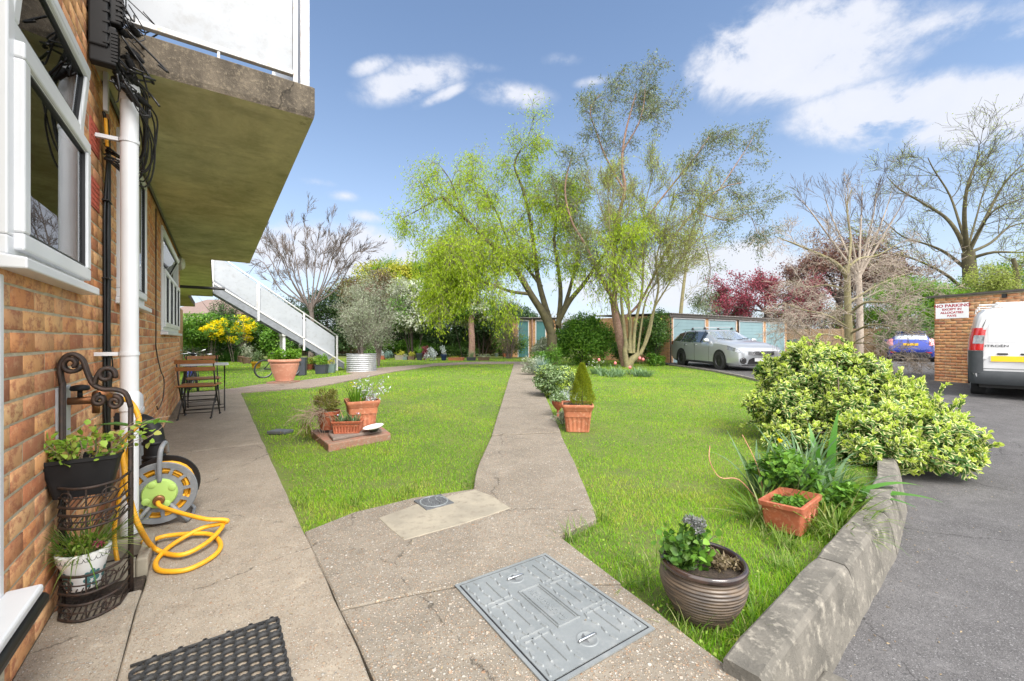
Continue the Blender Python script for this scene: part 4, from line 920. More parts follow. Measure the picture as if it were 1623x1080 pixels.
# ---------------- garages, fences, houses behind ----------------
def frame2(a, b):
    a = Vector(a); b = Vector(b); d = b - a; return a, math.atan2(d.y, d.x), d.length
def blue_garages():
    a, ang, L = frame2((7.28, 19.6), (16.9, 26.0)); H = 2.28
    g = thing('garage_row', 'row of low brick lock-up garages with pale blue doors behind the silver car', 'garages', (a.x, a.y, -.02), ang)
    mb = MB(); x = 0; piers = [(0, .28)]; doors = []
    # the walls: side, back and piers
    n = 4; bay = L / n
    for i in range(n):
        doors.append((i * bay + .28, (i + 1) * bay - (.0 if i < n - 1 else .28))); 
    for i in range(1, n): piers.append((i * bay, i * bay + .28))
    piers.append((L - .28, L))
    for (p, q) in piers: mb.box(p, q, 0, .3, 0, H - .02)
    mb.box(0, .22, .302, 5, 0, H - .02); mb.box(L - .22, L, .302, 5, 0, H - .02); mb.box(.222, L - .222, 4.8, 5, 0, H - .02)
    mb.build('wall', 'brick_far', g)
    for i, (p, q) in enumerate(doors):
        f = MB(); w = .055
        f.box(p + .003, p + w, -.02, .06, 0, 2.08); f.box(q - w, q - .003, -.02, .06, 0, 2.08); f.box(p + .003, q - .003, -.022, .06, 2.083, 2.14)
        fr = f.build('door_frame', 'white_paint', g)
        d = MB()
        for k in range(12): d.box(p + w + .01, q - w - .01, .01 + (.0 if k % 2 else .002), .04, .02 + k * .171, .02 + k * .171 + .163)
        d.box(p + w + .01, q - w - .01, .035, .06, .02, 2.07); dd = d.build('garage_door', 'garage_blue', g)
        h = MB(); h.box((p + q) / 2 - .05, (p + q) / 2 + .05, -.02, .01, 1.0, 1.03); h.build('handle', 'chrome', dd)
    f = MB(); f.box(-.06, L + .06, -.09, -.03, 2.16, H + .02); f.build('fascia', 'roof_dark', g)
    for xx in (2 * bay + .14, .05): d = MB(); d.tube([(xx, -.06, 0), (xx, -.06, 2.2)], .038, 8); d.build('drainpipe', 'roof_dark', g)
    r = MB(); N = int(L / .073); rows = []
    for y in (-.14, 5.1):
        rows.append([(-.05 + i * .0365, y, H + .045 + .02 * math.sin(i * math.pi / 2) + (.12 if y > 0 else 0)) for i in range(N * 2)])
    r.loft(rows + [[(p[0], p[1], p[2] - .012) for p in rows[1]], [(p[0], p[1], p[2] - .012) for p in rows[0]]], False, False, closed=False); r.add([rows[0][i] for i in range(len(rows[0]))] + [(p[0], p[1], p[2] - .012) for p in rows[0]], [(i, i + 1, i + 1 + len(rows[0]), i + len(rows[0])) for i in range(len(rows[0]) - 1)])
    r.build('roof', 'roof_sheet', g)
blue_garages()
def teal_store():
    Y = 26.5; x0 = AT(812, 538, Y).x; x1 = AT(880, 538, Y).x; H = 2.42
    g = thing('brick_store', 'brick store with narrow teal doors and a corrugated roof at the end of the path', 'store', (x0, Y, -.03)); L = x1 - x0
    px = lambda u: AT(u, 538, Y).x - x0
    mb = MB(); ds = [(820, 838), (848, 865)]; edges = [0] + [px(v) for d in ds for v in d] + [L]
    for i in range(0, len(edges), 2): mb.box(edges[i], edges[i + 1], 0, .25, 0, H)
    mb.box(0, L, 3.5, 3.7, 0, H); mb.box(0, .2, .252, 3.5, 0, H); mb.box(L - .2, L, .252, 3.5, 0, H); mb.build('wall', 'brick_far', g)
    for (a, b) in ds:
        a = px(a); b = px(b); f = MB(); f.box(a, a + .06, -.02, .1, 0, H - .06); f.box(b - .06, b, -.02, .1, 0, H - .06); f.box(a + .062, b - .062, -.02, .1, H - .16, H - .06); f.build('door_frame', 'white_paint', g)
        d = MB(); d.box(a + .065, b - .065, .02, .06, .02, H - .17); 
        for k in range(1, 4): d.box(a + .075, b - .075, .012, .02, k * .55, k * .55 + .02)
        d.build('door', 'garage_teal', g)
    mb = MB(); mb.tube([(px(843), -.08, 0), (px(843), -.08, H)], .05, 8); mb.build('drainpipe', 'bark_red', g)
    r = MB(); n = 120; ro = lambda y, dz: [(-.1 + (L + .2) * i / n, y, H + .06 + dz + .025 * math.sin(i * math.pi / 2)) for i in range(n + 1)]
    r.loft([ro(-.2, 0), ro(3.9, .15), ro(3.9, .13), ro(-.2, -.02), ro(-.2, 0)], False, False, closed=False); r.build('roof', 'roof_sheet', g)
    r = MB(); r.box(-.05, L + .05, -.12, -.06, H - .05, H + .02); r.build('fascia', 'roof_dark', g)
teal_store()
def right_garage():
    a = Vector((11.05, 11.05)); d = Vector((.262, -.965)); ang = math.atan2(d.y, d.x); H = 2.2
    g = thing('brick_garage', 'brick garage with a thin dark roof edge at the right, behind the white van', 'garage', (a.x, a.y, -.02), ang)
    c = Cloud(); V = []; rn = []; L = 3.4
    for row in range(0, 29):
        z0 = row * .075 + .005; z1 = min(z0 + .065, H - .01); off = -(row % 2) * .1125; k = 0
        while k * .225 + off < L:
            p = max(0, k * .225 + off); q = min(L, k * .225 + off + .215); k += 1
            if q - p < .02: continue
            V.append([(p, -.006, z0), (q, -.006, z0), (q, -.006, z1), (p, -.006, z1), (p, .01, z0), (q, .01, z0), (q, .01, z1), (p, .01, z1)]); rn.append(random.random())
    c._push(np.array(V), [(0, 1, 2, 3), (4, 5, 1, 0), (5, 6, 2, 1), (6, 7, 3, 2), (7, 4, 0, 3)], np.zeros((8, 2)), np.array(rn)); 
    w = c.build('wall', 'brick', g)
    mb = MB(); mb.box(0.0, L, 0, 5, 0, H); mb.build('mortar_bed', 'mortar', w)
    mb = MB(); mb.box(-.004, 0, .0, 5, 0, H); mb.build('end_wall', 'brick_far', g)
    mb = MB(); mb.box(-.12, L + .1, -.09, 5.2, H, H + .05); mb.build('roof', 'roof_dark', g)
    mb = MB(); mb.box(1.28, 1.36, -.03, .0, H - .12, H - .03); mb.build('vent', 'dark_seal', g)
    mb = MB(); mb.box(-.02, L, -.16, -.01, -.05, .04); mb.build('footing', 'kerb_stone', g)
    # sign
    s = thing('parking_sign', 'white sign on the brick garage reading NO PARKING EXCEPT IN ALLOCATED BAYS in red', 'sign', Vector((a.x, a.y, 1.63)) + Vector((d.x, d.y, 0)) * .03 + Vector((d.y, -d.x, 0)) * .014, ang)
    mb = MB(); mb.box(0, .66, -.004, .004, 0, .385); mb.build('board', 'sign_white', s)
    for txt, sz, z, mm in (('NO PARKING', .104, .285, 'sign_red'), ('EXCEPT IN', .070, .205, 'sign_red'), ('ALLOCATED', .070, .122, 'sign_red'), ('BAYS', .070, .04, 'sign_red')):
        text(txt, sz, mm, s, (.33, -.0055, z), bold=.003, wide=1.15)
def text(s, size, m, parent, loc, rot=(R(90), 0, 0), bold=0.0, ext=.0008, wide=1.0, name='lettering'):
    cu = bpy.data.curves.new(name, 'FONT'); cu.body = s; cu.size = size; cu.align_x = 'CENTER'; cu.extrude = ext; cu.offset = bold
    o = bpy.data.objects.new('tmp', cu); scene.collection.objects.link(o); dg = bpy.context.evaluated_depsgraph_get(); me = bpy.data.meshes.new_from_object(o.evaluated_get(dg)); bpy.data.objects.remove(o)
    me.name = name; me.materials.clear(); me.materials.append(M(m)); r = bpy.data.objects.new(name, me); link(r, parent); r.location = loc; r.rotation_euler = rot; r.scale = (wide, 1, 1); return r
right_garage()
def fence(name, label, a, b, H=1.8, z=0.0, m='wood_fence'):
    a, ang, L = frame2(a, b); f = thing(name, label, 'fence', (a.x, a.y, z), ang)
    n = int(L / 1.83) + 1; w = L / n
    for i in range(n):
        p = MB()
        for k in range(int(H / .14)): 
            p.box(i * w + .05, (i + 1) * w - .05, -.012 - .004 * (k % 2), .008 - .004 * (k % 2), .06 + k * .14, .06 + k * .14 + .15)
        p.build('fence_panel', m, f)
    for i in range(n + 1):
        p = MB(); p.box(i * w - .045, i * w + .045, -.045, .045, -.1, H + .08); p.build('post', m, f)
fence('timber_fence', 'brown timber panel fence beyond the twiggy leafless tree', (16.95, 26.8), (31, 24.5), 1.75)
fence('timber_fence', 'added dark timber fence blocking horizon light behind the shrubs at the end of the lawn', (-24, 31), (.2, 30), 1.8)  # added fence behind the shrubs, put in to block light from the horizon
def house(name, label, loc, rz, w, d, h, roofh, wins, m='render_cream'):
    t = thing(name, label, 'house', loc, rz)
    mb = MB(); mb.box(0, w, 0, d, 0, h); mb.build('wall', m, t)
    mb = MB(); e = .35
    mb.add([(-e, -e, h), (w + e, -e, h), (w + e, d + e, h), (-e, d + e, h), (-e + roofh, d / 2, h + roofh), (w + e - roofh, d / 2, h + roofh)], [(0, 1, 5, 4), (2, 3, 4, 5), (1, 2, 5), (3, 0, 4), (3, 2, 1, 0)])
    mb.build('roof', 'tile_roof', t)
    for (x, z, ww, hh) in wins:
        f = MB(); frame_bars(f, x, x + ww, z, z + hh, .07, -.04, .0); f.box(x + ww / 2 - .03, x + ww / 2 + .03, -.04, 0, z, z + hh); fr = f.build('window', 'white_upvc', t)
        p = MB(); p.box(x + .07, x + ww - .07, -.02, -.005, z + .07, z + hh - .07); p.build('pane', 'car_glass', fr)
house('cream_house', 'cream rendered house glimpsed at far left beneath the walkway slab', (-31, 38, -.2), R(4), 6.4, 7, 3.6, 1.6, [(1.0, 1.2, 1.3, 1.1), (3.6, 1.2, 1.0, 1.1)])
house('garden_shed', 'low shed roof behind the laurels under the white staircase', (-18.5, 31.5, -.2), R(-3), 3.2, 3, 1.9, .7, [(.9, .9, .8, .6)], 'wood_fence')
def wheelie():
    t = thing('wheelie_bin', 'green wheelie bin standing beside the end of the pale blue garages', 'bin', (17.35, 25.9, 0), R(30))
    mb = MB(); mb.loft([rrect(.22, .26, .05, .06), rrect(.28, .33, .05, .98)]); mb.build('body', 'teal_plastic', t, autosmooth=40)
    mb = MB(); mb.loft([rrect(.3, .36, .06, .98), rrect(.3, .36, .06, 1.03), rrect(.24, .28, .06, 1.08)]); mb.build('lid', 'teal_plastic', t, autosmooth=40)
    for s in (-1, 1): mb = MB(); mb.lathe([(.1, -.03), (.1, .03)], 16, c=(s * .25, .3, .1), axis='x', cap1=True); mb.build('wheel', 'tyre', t)
wheelie()

# ---------------- shrubs of the background ----------------
def bp(u, Y, z=-.03): p = AT(u, 538, Y); return (p.x, Y, z)
bush('round_shrub', 'big round bright green shrub growing right of the willow trunk', 'shrub', bp(924, 18.6), (1.5, 1.1, 1.25), 18000, .10, .065, 'mid_green', k=26, cs=.33, shell=.35, h0=-.15, extra=[('bright_green', .16, .10, .05)])
bush('round_shrub', 'dark clipped shrub between the mossy stems and the garage wall', 'shrub', bp(1035, 19.3), (.88, .8, 1.15), 9000, .08, .05, 'laurel', k=24, cs=.4, h0=.15, shell=.2)
bush('leafy_shrub', 'low dark leafy shrub in the shade behind the tulip clump', 'shrub', bp(1002, 19.6), (1.0, .8, .7), 5000, .10, .06, 'laurel', k=14)
bush('low_shrub', 'low green plant at the foot of the garage end wall', 'shrub', bp(1040, 18.0), (.4, .3, .3), 1200, .09, .05, 'mid_green', k=8)
for (u, Y, rx, rz, lab) in [(575, 28, 2.4, 1.9, 'dark evergreen shrub behind the corrugated planter'), (640, 28.5, 2.2, 1.7, 'dark evergreen shrub behind the white-blossomed tree'), (700, 28.5, 2.3, 1.75, 'dark evergreen shrub left of the straight dark trunk'),
                            (762, 28.5, 2.2, 1.7, 'dark evergreen shrub right of the straight dark trunk'), (812, 29, 1.8, 1.5, 'dark evergreen shrub beside the teal-doored store'), (520, 29, 2.2, 2.0, 'dark evergreen shrub behind the foot of the white staircase'), (462, 29.5, 2.4, 1.8, 'dark evergreen shrub behind the staircase posts')]:
    bush('evergreen_shrub', lab, 'shrub', bp(u, Y), (rx, 1.3, rz * 1.22), 11000, .17, .07, 'dark_ever', k=22, cs=.4, group='evergreens along the far border')
for (u, Y, rx, rz, lab, mm, n) in [(660, 26, 1.6, .55, 'low ferny green ground plant in front of the dark evergreens', 'mid_green', 3500), (725, 26.3, 1.3, .5, 'low leafy plant left of the straight dark trunk', 'laurel', 2500), (800, 25.2, 1.3, .85, 'low green shrub with upright pale shoots left of the teal doors', 'mid_green', 3500), (590, 25.5, 1.3, .7, 'low dark green plant behind the terracotta boxes', 'mid_green', 2500), (860, 21.5, .75, .62, 'loose grey-green shrub in front of the teal doors', 'olive_leaf', 2500)]:
    bush('low_shrub', lab, 'shrub', bp(u, Y), (rx, .6, rz), n, .13, .05, mm, k=12, stems=3)
bush('blossom_bush', 'white-blossomed spring shrub tree left of the willow curtain', 'shrub tree', bp(655, 25), (2.0, 1.6, 1.7), 12000, .17, .10, 'blossom', k=26, cs=.34, h0=1.4, stems=6, shell=.35, extra=[('mid_green', .5, .14, .07)])
bush('blossom_bush', 'pale blossomed tree crown above the straight dark trunk', 'shrub tree', bp(738, 25.5), (1.9, 1.4, 1.0), 10000, .16, .09, 'blossom', k=22, cs=.3, h0=1.9, stems=1, shell=.35, extra=[('mid_green', .4, .14, .07)])
def post_trunk():
    p = bp(747, 24.6); t = thing('tree_trunk', 'straight dark brown tree trunk rising into the pale blossom', 'tree', p)
    mb = MB(); mb.tube(smooth_path([(0, 0, -.1), (.02, 0, 1), (-.03, .05, 2), (.05, 0, 3.2)], 5), [.26, .22, .2, .19, .185, .18, .18, .18, .17, .17, .17, .16, .16, .15, .14, .13], 10); mb.build('trunk', 'bark_red', t, smooth=True)
    mb = MB(); 
    for k in range(6): mb.tube(wander((0, 0, 2.6), (random.gauss(0, 1), random.gauss(0, 1), 1), 1.6, 5, .2), [.06, .05, .04, .03, .02, .01], 5)
    mb.build('twigs', 'bark_dark', t, smooth=True)
post_trunk()
bush('brown_shrub', 'purple-brown twiggy shrub behind the olive bush', 'shrub', bp(592, 27), (2.4, 1.4, 1.8), 12000, .14, .07, 'brown_leaf', k=26, cs=.34, h0=1.9, shell=.4, extra=[('purple_leaf', .35, .12, .07)])
bush('brown_shrub', 'tangled brown leafless shrub against the teal-doored store', 'shrub', bp(806, 24.6), (1.0, .7, 1.15), 2500, .2, .012, 'brown_leaf', k=14, cs=.5, stems=16, bark='twig_brown')
bush('yellow_tree', 'yellow-green spring tree crown rising behind the purple-brown shrub', 'tree', bp(618, 31), (3.0, 1.8, 1.6), 13000, .18, .09, 'gold_leaf', k=28, cs=.34, h0=3.9, shell=.4, extra=[('bright_green', .4, .14, .07)])
bush('green_tree', 'soft green tree crown behind the white-blossomed one', 'tree', bp(700, 31), (3.0, 1.8, 2.1), 14000, .18, .08, 'mid_green', k=28, cs=.34, h0=3.0, shell=.4, extra=[('blossom', .2, .14, .07)])
bush('leafy_shrub', 'bright green leafy shrub just beyond the end of the brick wall', 'shrub', bp(318, 21.5), (1.6, 1.1, .95), 9000, .12, .07, 'mid_green', k=22, cs=.36, h0=.6, stems=9, bark='twig_brown', extra=[('bright_green', .2, .12, .06)])
bush('forsythia_bush', 'forsythia bush covered in yellow flowers under the staircase', 'shrub', bp(373, 21), (1.3, .9, .85), 3400, .10, .06, 'forsythia', k=34, cs=.17, h0=.75, stems=8, bark='twig_brown', shell=.6, extra=[('mid_green', .9, .11, .05)])
bush('forsythia_bush', 'small yellow forsythia sprays over the bright green shrub', 'shrub', bp(335, 20.4), (.7, .5, .45), 1000, .10, .06, 'forsythia', k=18, cs=.18, h0=1.05, stems=5, bark='twig_brown', shell=.45, extra=[('mid_green', .35, .11, .05)])
bush('laurel_bush', 'glossy dark laurel right of the forsythia', 'shrub', bp(412, 22.5), (.95, .8, 1.1), 5000, .14, .08, 'laurel', k=18, h0=.1)
bush('laurel_bush', 'lighter green laurel behind the staircase posts', 'shrub', bp(436, 21.5), (.8, .7, .95), 4000, .12, .07, 'mid_green', k=16, h0=.1)
bush('dark_shrub', 'deep shade shrub under the forsythia', 'shrub', bp(360, 23.5), (2.6, 1.0, 1.1), 7000, .13, .07, 'dark_ever', k=20)
bush('dark_shrub', 'dark shrub behind the bicycles at the wall end', 'shrub', bp(296, 24), (1.8, 1.0, 1.2), 6000, .13, .07, 'dark_ever', k=20)
bush('conifer', 'conical blue-green conifer rising behind the forsythia', 'conifer', bp(352, 30), (1.2, 1.1, 2.0), 7000, .14, .05, 'dark_ever', k=26, cs=.3, h0=.2)
bush('brown_shrub', 'hazy brown leafless thicket behind the staircase', 'shrub', bp(430, 32), (4.2, 1.5, 2.5), 12000, .18, .035, 'brown_leaf', k=26, cs=.4, h0=.3, stems=14, bark='twig_brown')
bush('fluffy_shrub', 'large feathery bright green shrub behind the brick garage', 'shrub', bp(1446, 26), (3.6, 2.0, 1.9), 22000, .16, .05, 'bright_green', k=34, cs=.3, h0=1.3, shell=.35)
bush('laurel_bush', 'dark laurel beyond the blue hatchback', 'shrub', bp(1448, 24.2), (2.0, 1.0, 1.05), 8000, .14, .07, 'laurel', k=20, h0=.25)
bush('brown_shrub', 'brown and green mixed shrub over the timber fence', 'shrub', bp(1305, 30), (5.2, 1.5, 1.6), 12000, .15, .07, 'brown_leaf', k=36, h0=.5, extra=[('purple_leaf', .2, .12, .07), ('mid_green', .35, .12, .05)])
bush('green_tree', 'grey-green tree crown behind the end of the garages', 'tree', bp(1140, 30), (2.4, 1.5, 1.7), 10000, .16, .06, 'euca', k=26, cs=.34, h0=1.5, shell=.4)
bush('green_tree', 'dark green tree crown behind the brick garage at the right edge', 'tree', bp(1600, 30), (4.6, 2, 2.5), 15000, .19, .08, 'mid_green', k=34, h0=1.4, cs=.32)
bush('conifer', 'dark conifer seen through the willow limbs behind the store', 'conifer', bp(838, 33), (1.3, 1.2, 1.6), 5000, .16, .05, 'dark_ever', k=20, cs=.3, h0=.3)

bush('green_tree', 'hazy green hedge tree behind the big mossy tree', 'tree', bp(1540, 36), (5.5, 2, 2.2), 12000, .2, .07, 'olive_leaf', k=34, cs=.32, h0=1.6, shell=.4)
bush('brown_shrub', 'brown leafless hedge trees behind the teal-doored store', 'shrub', bp(900, 36), (6.5, 2, 1.6), 9000, .2, .05, 'brown_leaf', k=34, cs=.36, h0=.2, shell=.4, stems=10, bark='twig_brown')
bush('green_tree', 'low green garden trees seen beyond the garages right of the eucalyptus', 'tree', bp(1075, 38), (4.5, 2, 1.5), 9000, .2, .06, 'olive_leaf', k=30, cs=.34, h0=.4, shell=.4)

bush('green_tree', 'dark green garden tree filling the gap left of the teal-doored store', 'tree', bp(785, 33), (2.6, 1.6, 1.9), 10000, .18, .07, 'laurel', k=26, cs=.34, h0=.9, shell=.35)
bush('green_tree', 'olive-brown spring tree crown behind the staircase foot', 'tree', bp(548, 32), (2.4, 1.6, 1.9), 9000, .17, .06, 'heather', k=26, cs=.34, h0=1.9, shell=.45)
# ---------------- cars ----------------
def body_sections(st, W):
    """st: list of (x, zsill, zbelt, zroof, wf, wr): returns rings of a car shell, 16 points each, going round"""
    rings = []
    for (x, zs, zb, zr, wf, wr) in st:
        w = W / 2 * wf; r = W / 2 * wr; h = zr - zb
        half = [(w * .90, zs), (w * .985, zs + .10), (w * 1.0, zs + (zb - zs) * .45), (w * .985, zs + (zb - zs) * .8), (w * .955, zb), (r + (w * .955 - r) * .08, zr - h * .16), (r * .86, zr - h * .035 - .002), (r * .45, zr + .0)]
        rings.append([(x, y, z) for y, z in half] + [(x, -y, z) for y, z in reversed(half)])
    return rings
def shell(t, st, W, glass, m_body, roof_glass=None):
    """glass: {(i, j): part name} for quads between station i,i+1 and profile points j,j+1 (right side; mirrored)"""
    rings = body_sections(st, W); n = 16; body = MB(); parts = {}
    for i in range(len(rings) - 1):
        for j in range(n):
            a, b, c, d = rings[i][j], rings[i][(j + 1) % n], rings[i + 1][(j + 1) % n], rings[i + 1][j]
            jj = j if j < 8 else 14 - j
            key = glass.get((i, jj)) or (glass.get((i, 'top')) if j in (5, 6, 7, 8, 9) else None)
            (body if key is None else parts.setdefault(key if j in (5, 6, 7, 8, 9) and key in ('windscreen', 'rear_window') else (key, j < 8), MB())).add([a, b, c, d], [(0, 1, 2, 3)])
    body.add(rings[0], [tuple(range(n))]); body.add(rings[-1], [tuple(range(n))])
    def clean(mb):
        bm = bmesh.new(); me = bpy.data.meshes.new('x'); me.from_pydata(mb.v, [], mb.f); bm.from_mesh(me); bmesh.ops.remove_doubles(bm, verts=bm.verts, dist=.0005); bm.verts.ensure_lookup_table()
        mb.v = [tuple(v.co) for v in bm.verts]; mb.f = [[v.index for v in f.verts] for f in bm.faces]; mb.m = [0] * len(mb.f); bm.free(); return mb
    o = clean(body).build('body', m_body, t, autosmooth=32)
    for k, mb in parts.items():
        nm = k if isinstance(k, str) else k[0]; clean(mb).build(nm, {'side_window': 'car_glass', 'headlight': 'headlamp', 'tail_light': 'lamp_red'}.get(nm, 'screen_glass'), t, autosmooth=40)
    return o
def wheel(t, x, y, r, w, rimm='alloy', spokes=10, out=1, arch=True):
    if arch:
        a = MB(); a.lathe([(r * 1.20, 0), (r * 1.20, .004)], 32, c=(x, y - out * .0 + (0 if out > 0 else -.004), r * 1.03), axis='y', cap1=True); a.build('wheel_arch', 'dark_seal', t)
    tl = MB(); yo = y + out * .012
    tl.lathe([(r * .66, -out * w), (r * .93, -out * w), (r, -out * w * .85), (r, -out * w * .15), (r * .94, 0), (r * .66, .0), (r * .64, -out * .03)], 32, c=(x, yo, r), axis='y', cap0=False)
    wh = tl.build('wheel', 'tyre', t, autosmooth=40)
    m = MB(); m.lathe([(r * .67, -out * .01), (r * .64, out * .002), (r * .60, -out * .02), (r * .58, -out * .07), (.02, -out * .07)], 32, c=(x, yo, r), axis='y', cap0=False, cap1=True)
    for k in range(spokes):
        a = 2 * math.pi * k / spokes; c, s = math.cos(a), math.sin(a); q = Vector((-s, 0, c)); p = Vector((c, 0, s)); C0 = Vector((x, yo, r))
        v = []
        for rr, hw in ((r * .12, .018), (r * .62, .011)):
            for yy in (-.055, -.008): v += [C0 + p * rr + q * hw + Vector((0, out * yy, 0)), C0 + p * rr - q * hw + Vector((0, out * yy, 0))]
        m.add(v, [(2, 3, 7, 6), (0, 2, 6, 4), (1, 3, 7, 5), (0, 1, 5, 4)])
    m.lathe([(.045, -out * .05), (.045, -out * .004), (.02, out * .0)], 16, c=(x, yo, r), axis='y', cap1=True)
    m.build('rim', rimm, wh, autosmooth=35)
def silver_car():
    # front at x=0, rear at x=4.75; local +y is the car's right-hand side when it faces -x
    fx = Vector((7.42, 15.1)); rx = Vector((7.14, 17.75)); h = (fx - rx).normalized(); ang = math.atan2(-h.y, -h.x)
    # local x axis points to the rear; local y = left of that
    W = 1.81; lx = Vector((-h.x, -h.y)); ly = Vector((-lx.y, lx.x))
    org = fx - lx * .95 - ly * (W / 2 - .02)
    t = thing('estate_car', 'silver estate car with roof bars parked in front of the blue garage doors', 'car', (org.x, org.y, .015), ang)
    st = [(-.0, .24, .67, .70, .74, .52), (.05, .20, .73, .775, .86, .62), (.22, .18, .80, .865, .955, .70), (.55, .17, .87, .95, .99, .74), (.95, .17, .915, 1.005, 1.0, .76), (1.35, .17, .935, 1.04, 1.0, .76),
          (1.42, .17, .94, 1.06, 1.0, .765), (2.10, .17, .955, 1.40, 1.0, .66), (2.22, .17, .955, 1.435, 1.0, .65), (2.30, .17, .957, 1.445, 1.0, .65), (2.95, .17, .965, 1.475, 1.0, .65), (3.05, .17, .967, 1.475, 1.0, .65), (3.75, .17, .985, 1.455, 1.0, .64), (3.83, .17, .99, 1.45, .995, .635),
          (4.35, .18, 1.02, 1.40, .97, .60), (4.50, .20, 1.02, 1.36, .95, .57), (4.72, .30, 1.0, 1.06, .90, .60), (4.78, .40, .75, .78, .86, .60)]
    g = {(6, 'top'): 'windscreen', (15, 'top'): 'rear_window', (0, 3): 'headlight', (1, 3): 'headlight', (2, 3): 'headlight', (15, 3): 'tail_light', (16, 3): 'tail_light'}
    for i in (7, 9, 11, 13): g[(i, 4)] = 'side_window'
    g[(8, 4)] = 'side_window'; g[(10, 4)] = 'side_window'
    shell(t, st, W, g, 'car_silver')
    S = lambda mb, n, m, p=t, **k: mb.build(n, m, p, **k)
    for x in (2.27, 3.0, 3.8): m = MB(); [m.add([(x - .03, s * .872, .955), (x + .03, s * .872, .955), (x + .03, s * .62, 1.43), (x - .03, s * .62, 1.43)], [(0, 1, 2, 3)]) for s in (1, -1)]; S(m, 'pillar_trim', 'dark_seal')
    for s in (1, -1):
        for x in (.95, 3.65): wheel(t, x, s * W / 2 * 1.0, .325, .21, spokes=10, out=s)
        m = MB(); m.loft([[(-.01, s * .44, .60), (.0, s * .44, .68), (.03, s * .44, .715)], [(.06, s * .64, .60), (.07, s * .63, .73), (.12, s * .61, .775)], [(.20, s * .82, .65), (.22, s * .80, .775), (.28, s * .77, .81)], [(.55, s * .905, .76), (.57, s * .89, .83), (.60, s * .865, .86)]], closed=False, cap0=False, cap1=False)
        m.v = [(x - .012, y + s * .012, z + .006) for x, y, z in m.v]; m = None
        m = MB(); m.lathe([(.085, -.015), (.085, .01), (.07, .0), (.05, -.01), (.0015, -.012)], 20, c=(-.0, 0, 0), axis='x', cap1=True); m.v = [(.0 - x, y + s * .64, z + .36) for x, y, z in m.v]; S(m, 'fog_lamp', 'chrome', smooth=True)
        m = MB(); m.lathe([(.11, 0), (.11, .02)], 20, axis='x', cap1=True); m.v = [(-.004 + x * .8, y + s * .64, z + .36) for x, y, z in m.v]; S(m, 'lamp_surround', 'car_trim')
        m = MB(); m.loft([rrect(.05, .09, .04, 0, 4), rrect(.075, .115, .05, .06, 4), rrect(.06, .1, .05, .14, 4)]); m.v = [(1.72 + x, s * (.95 + y * .9), .97 + z) for x, y, z in m.v]; S(m, 'wing_mirror', 'car_silver', smooth=True)
        for x in (2.55, 3.3): m = MB(); m.tube([(x - .09, s * .902, .86), (x - .05, s * .93, .865), (x + .05, s * .93, .865), (x + .09, s * .902, .86)], .014, 6); S(m, 'door_handle', 'chrome', smooth=True)
        m = MB(); 
        for x in (1.62, 2.62, 3.42): m.tube([(x, s * .892, .25), (x, s * .906, .5), (x, s * .897, .78), (x + .02, s * .868, .95)], .005, 4)
        S(m, 'door_gap', 'dark_seal')
        m = MB(); m.tube([(1.25, s * .90, .22), (3.3, s * .90, .22)], .035, 6); S(m, 'side_skirt', 'car_trim')
        m = MB(); m.box(2.2, 4.2, s * .55 - .015, s * .55 + .015, 1.485, 1.50); S(m, 'roof_rail', 'chrome')
        for x in (2.45, 3.35): m = MB(); m.loft([rrect(.05, .05, .02, 1.46), rrect(.035, .03, .02, 1.55)]); m.v = [(x + a, s * .56 + b, c) for a, b, c in m.v]; S(m, 'roof_bar_foot', 'car_trim')
    for x in (2.45, 3.35): m = MB(); m.box(x - .025, x + .025, -.56, .56, 1.55, 1.568); S(m, 'roof_bar', 'grey_pipe')
    m = MB()
    for z in (.56, .595, .63, .665): m.tube([(-.018, y, z + .012 * abs(y)) for y in (-.46, -.2, 0, .2, .46)], .009, 5)
    S(m, 'grille_bars', 'chrome', smooth=True)
    m = MB(); m.box(-.012, .03, -.46, .46, .56, .66); S(m, 'grille', 'car_trim')
    m = MB(); P = [(.075 * math.cos(a * math.pi / 12), .052 * math.sin(a * math.pi / 12)) for a in range(24)]
    m.tube([(-.03, x, .632 + z) for x, z in P], .007, 5, closed=True); m.tube([(-.03, .03 * math.cos(a * math.pi / 8), .632 + .047 * math.sin(a * math.pi / 8)) for a in range(16)], .006, 5, closed=True); m.tube([(-.03, .055 * math.cos(a * math.pi / 8), .650 + .022 * math.sin(a * math.pi / 8)) for a in range(16)], .006, 5, closed=True); S(m, 'badge', 'chrome', smooth=True)
    m = MB(); m.loft([[(-.012, -.50, .25), (-.012, -.44, .40), (-.02, -.3, .46), (-.02, .3, .46), (-.012, .44, .40), (-.012, .50, .25)], [(.2, -.50, .25), (.2, -.44, .40), (.2, -.3, .46), (.2, .3, .46), (.2, .44, .40), (.2, .50, .25)]]); S(m, 'lower_grille', 'car_trim')
    m = MB(); m.box(-.045, -.03, -.26, .26, .34, .45); S(m, 'number_plate', 'plate_white')
    for s in (1, -1): m = MB(); m.tube([(1.40, s * .1, 1.065), (1.5, s * .45, 1.12), (1.52, s * .62, 1.11)], .01, 5); S(m, 'wiper', 'dark_seal')
    return t
silver_car()
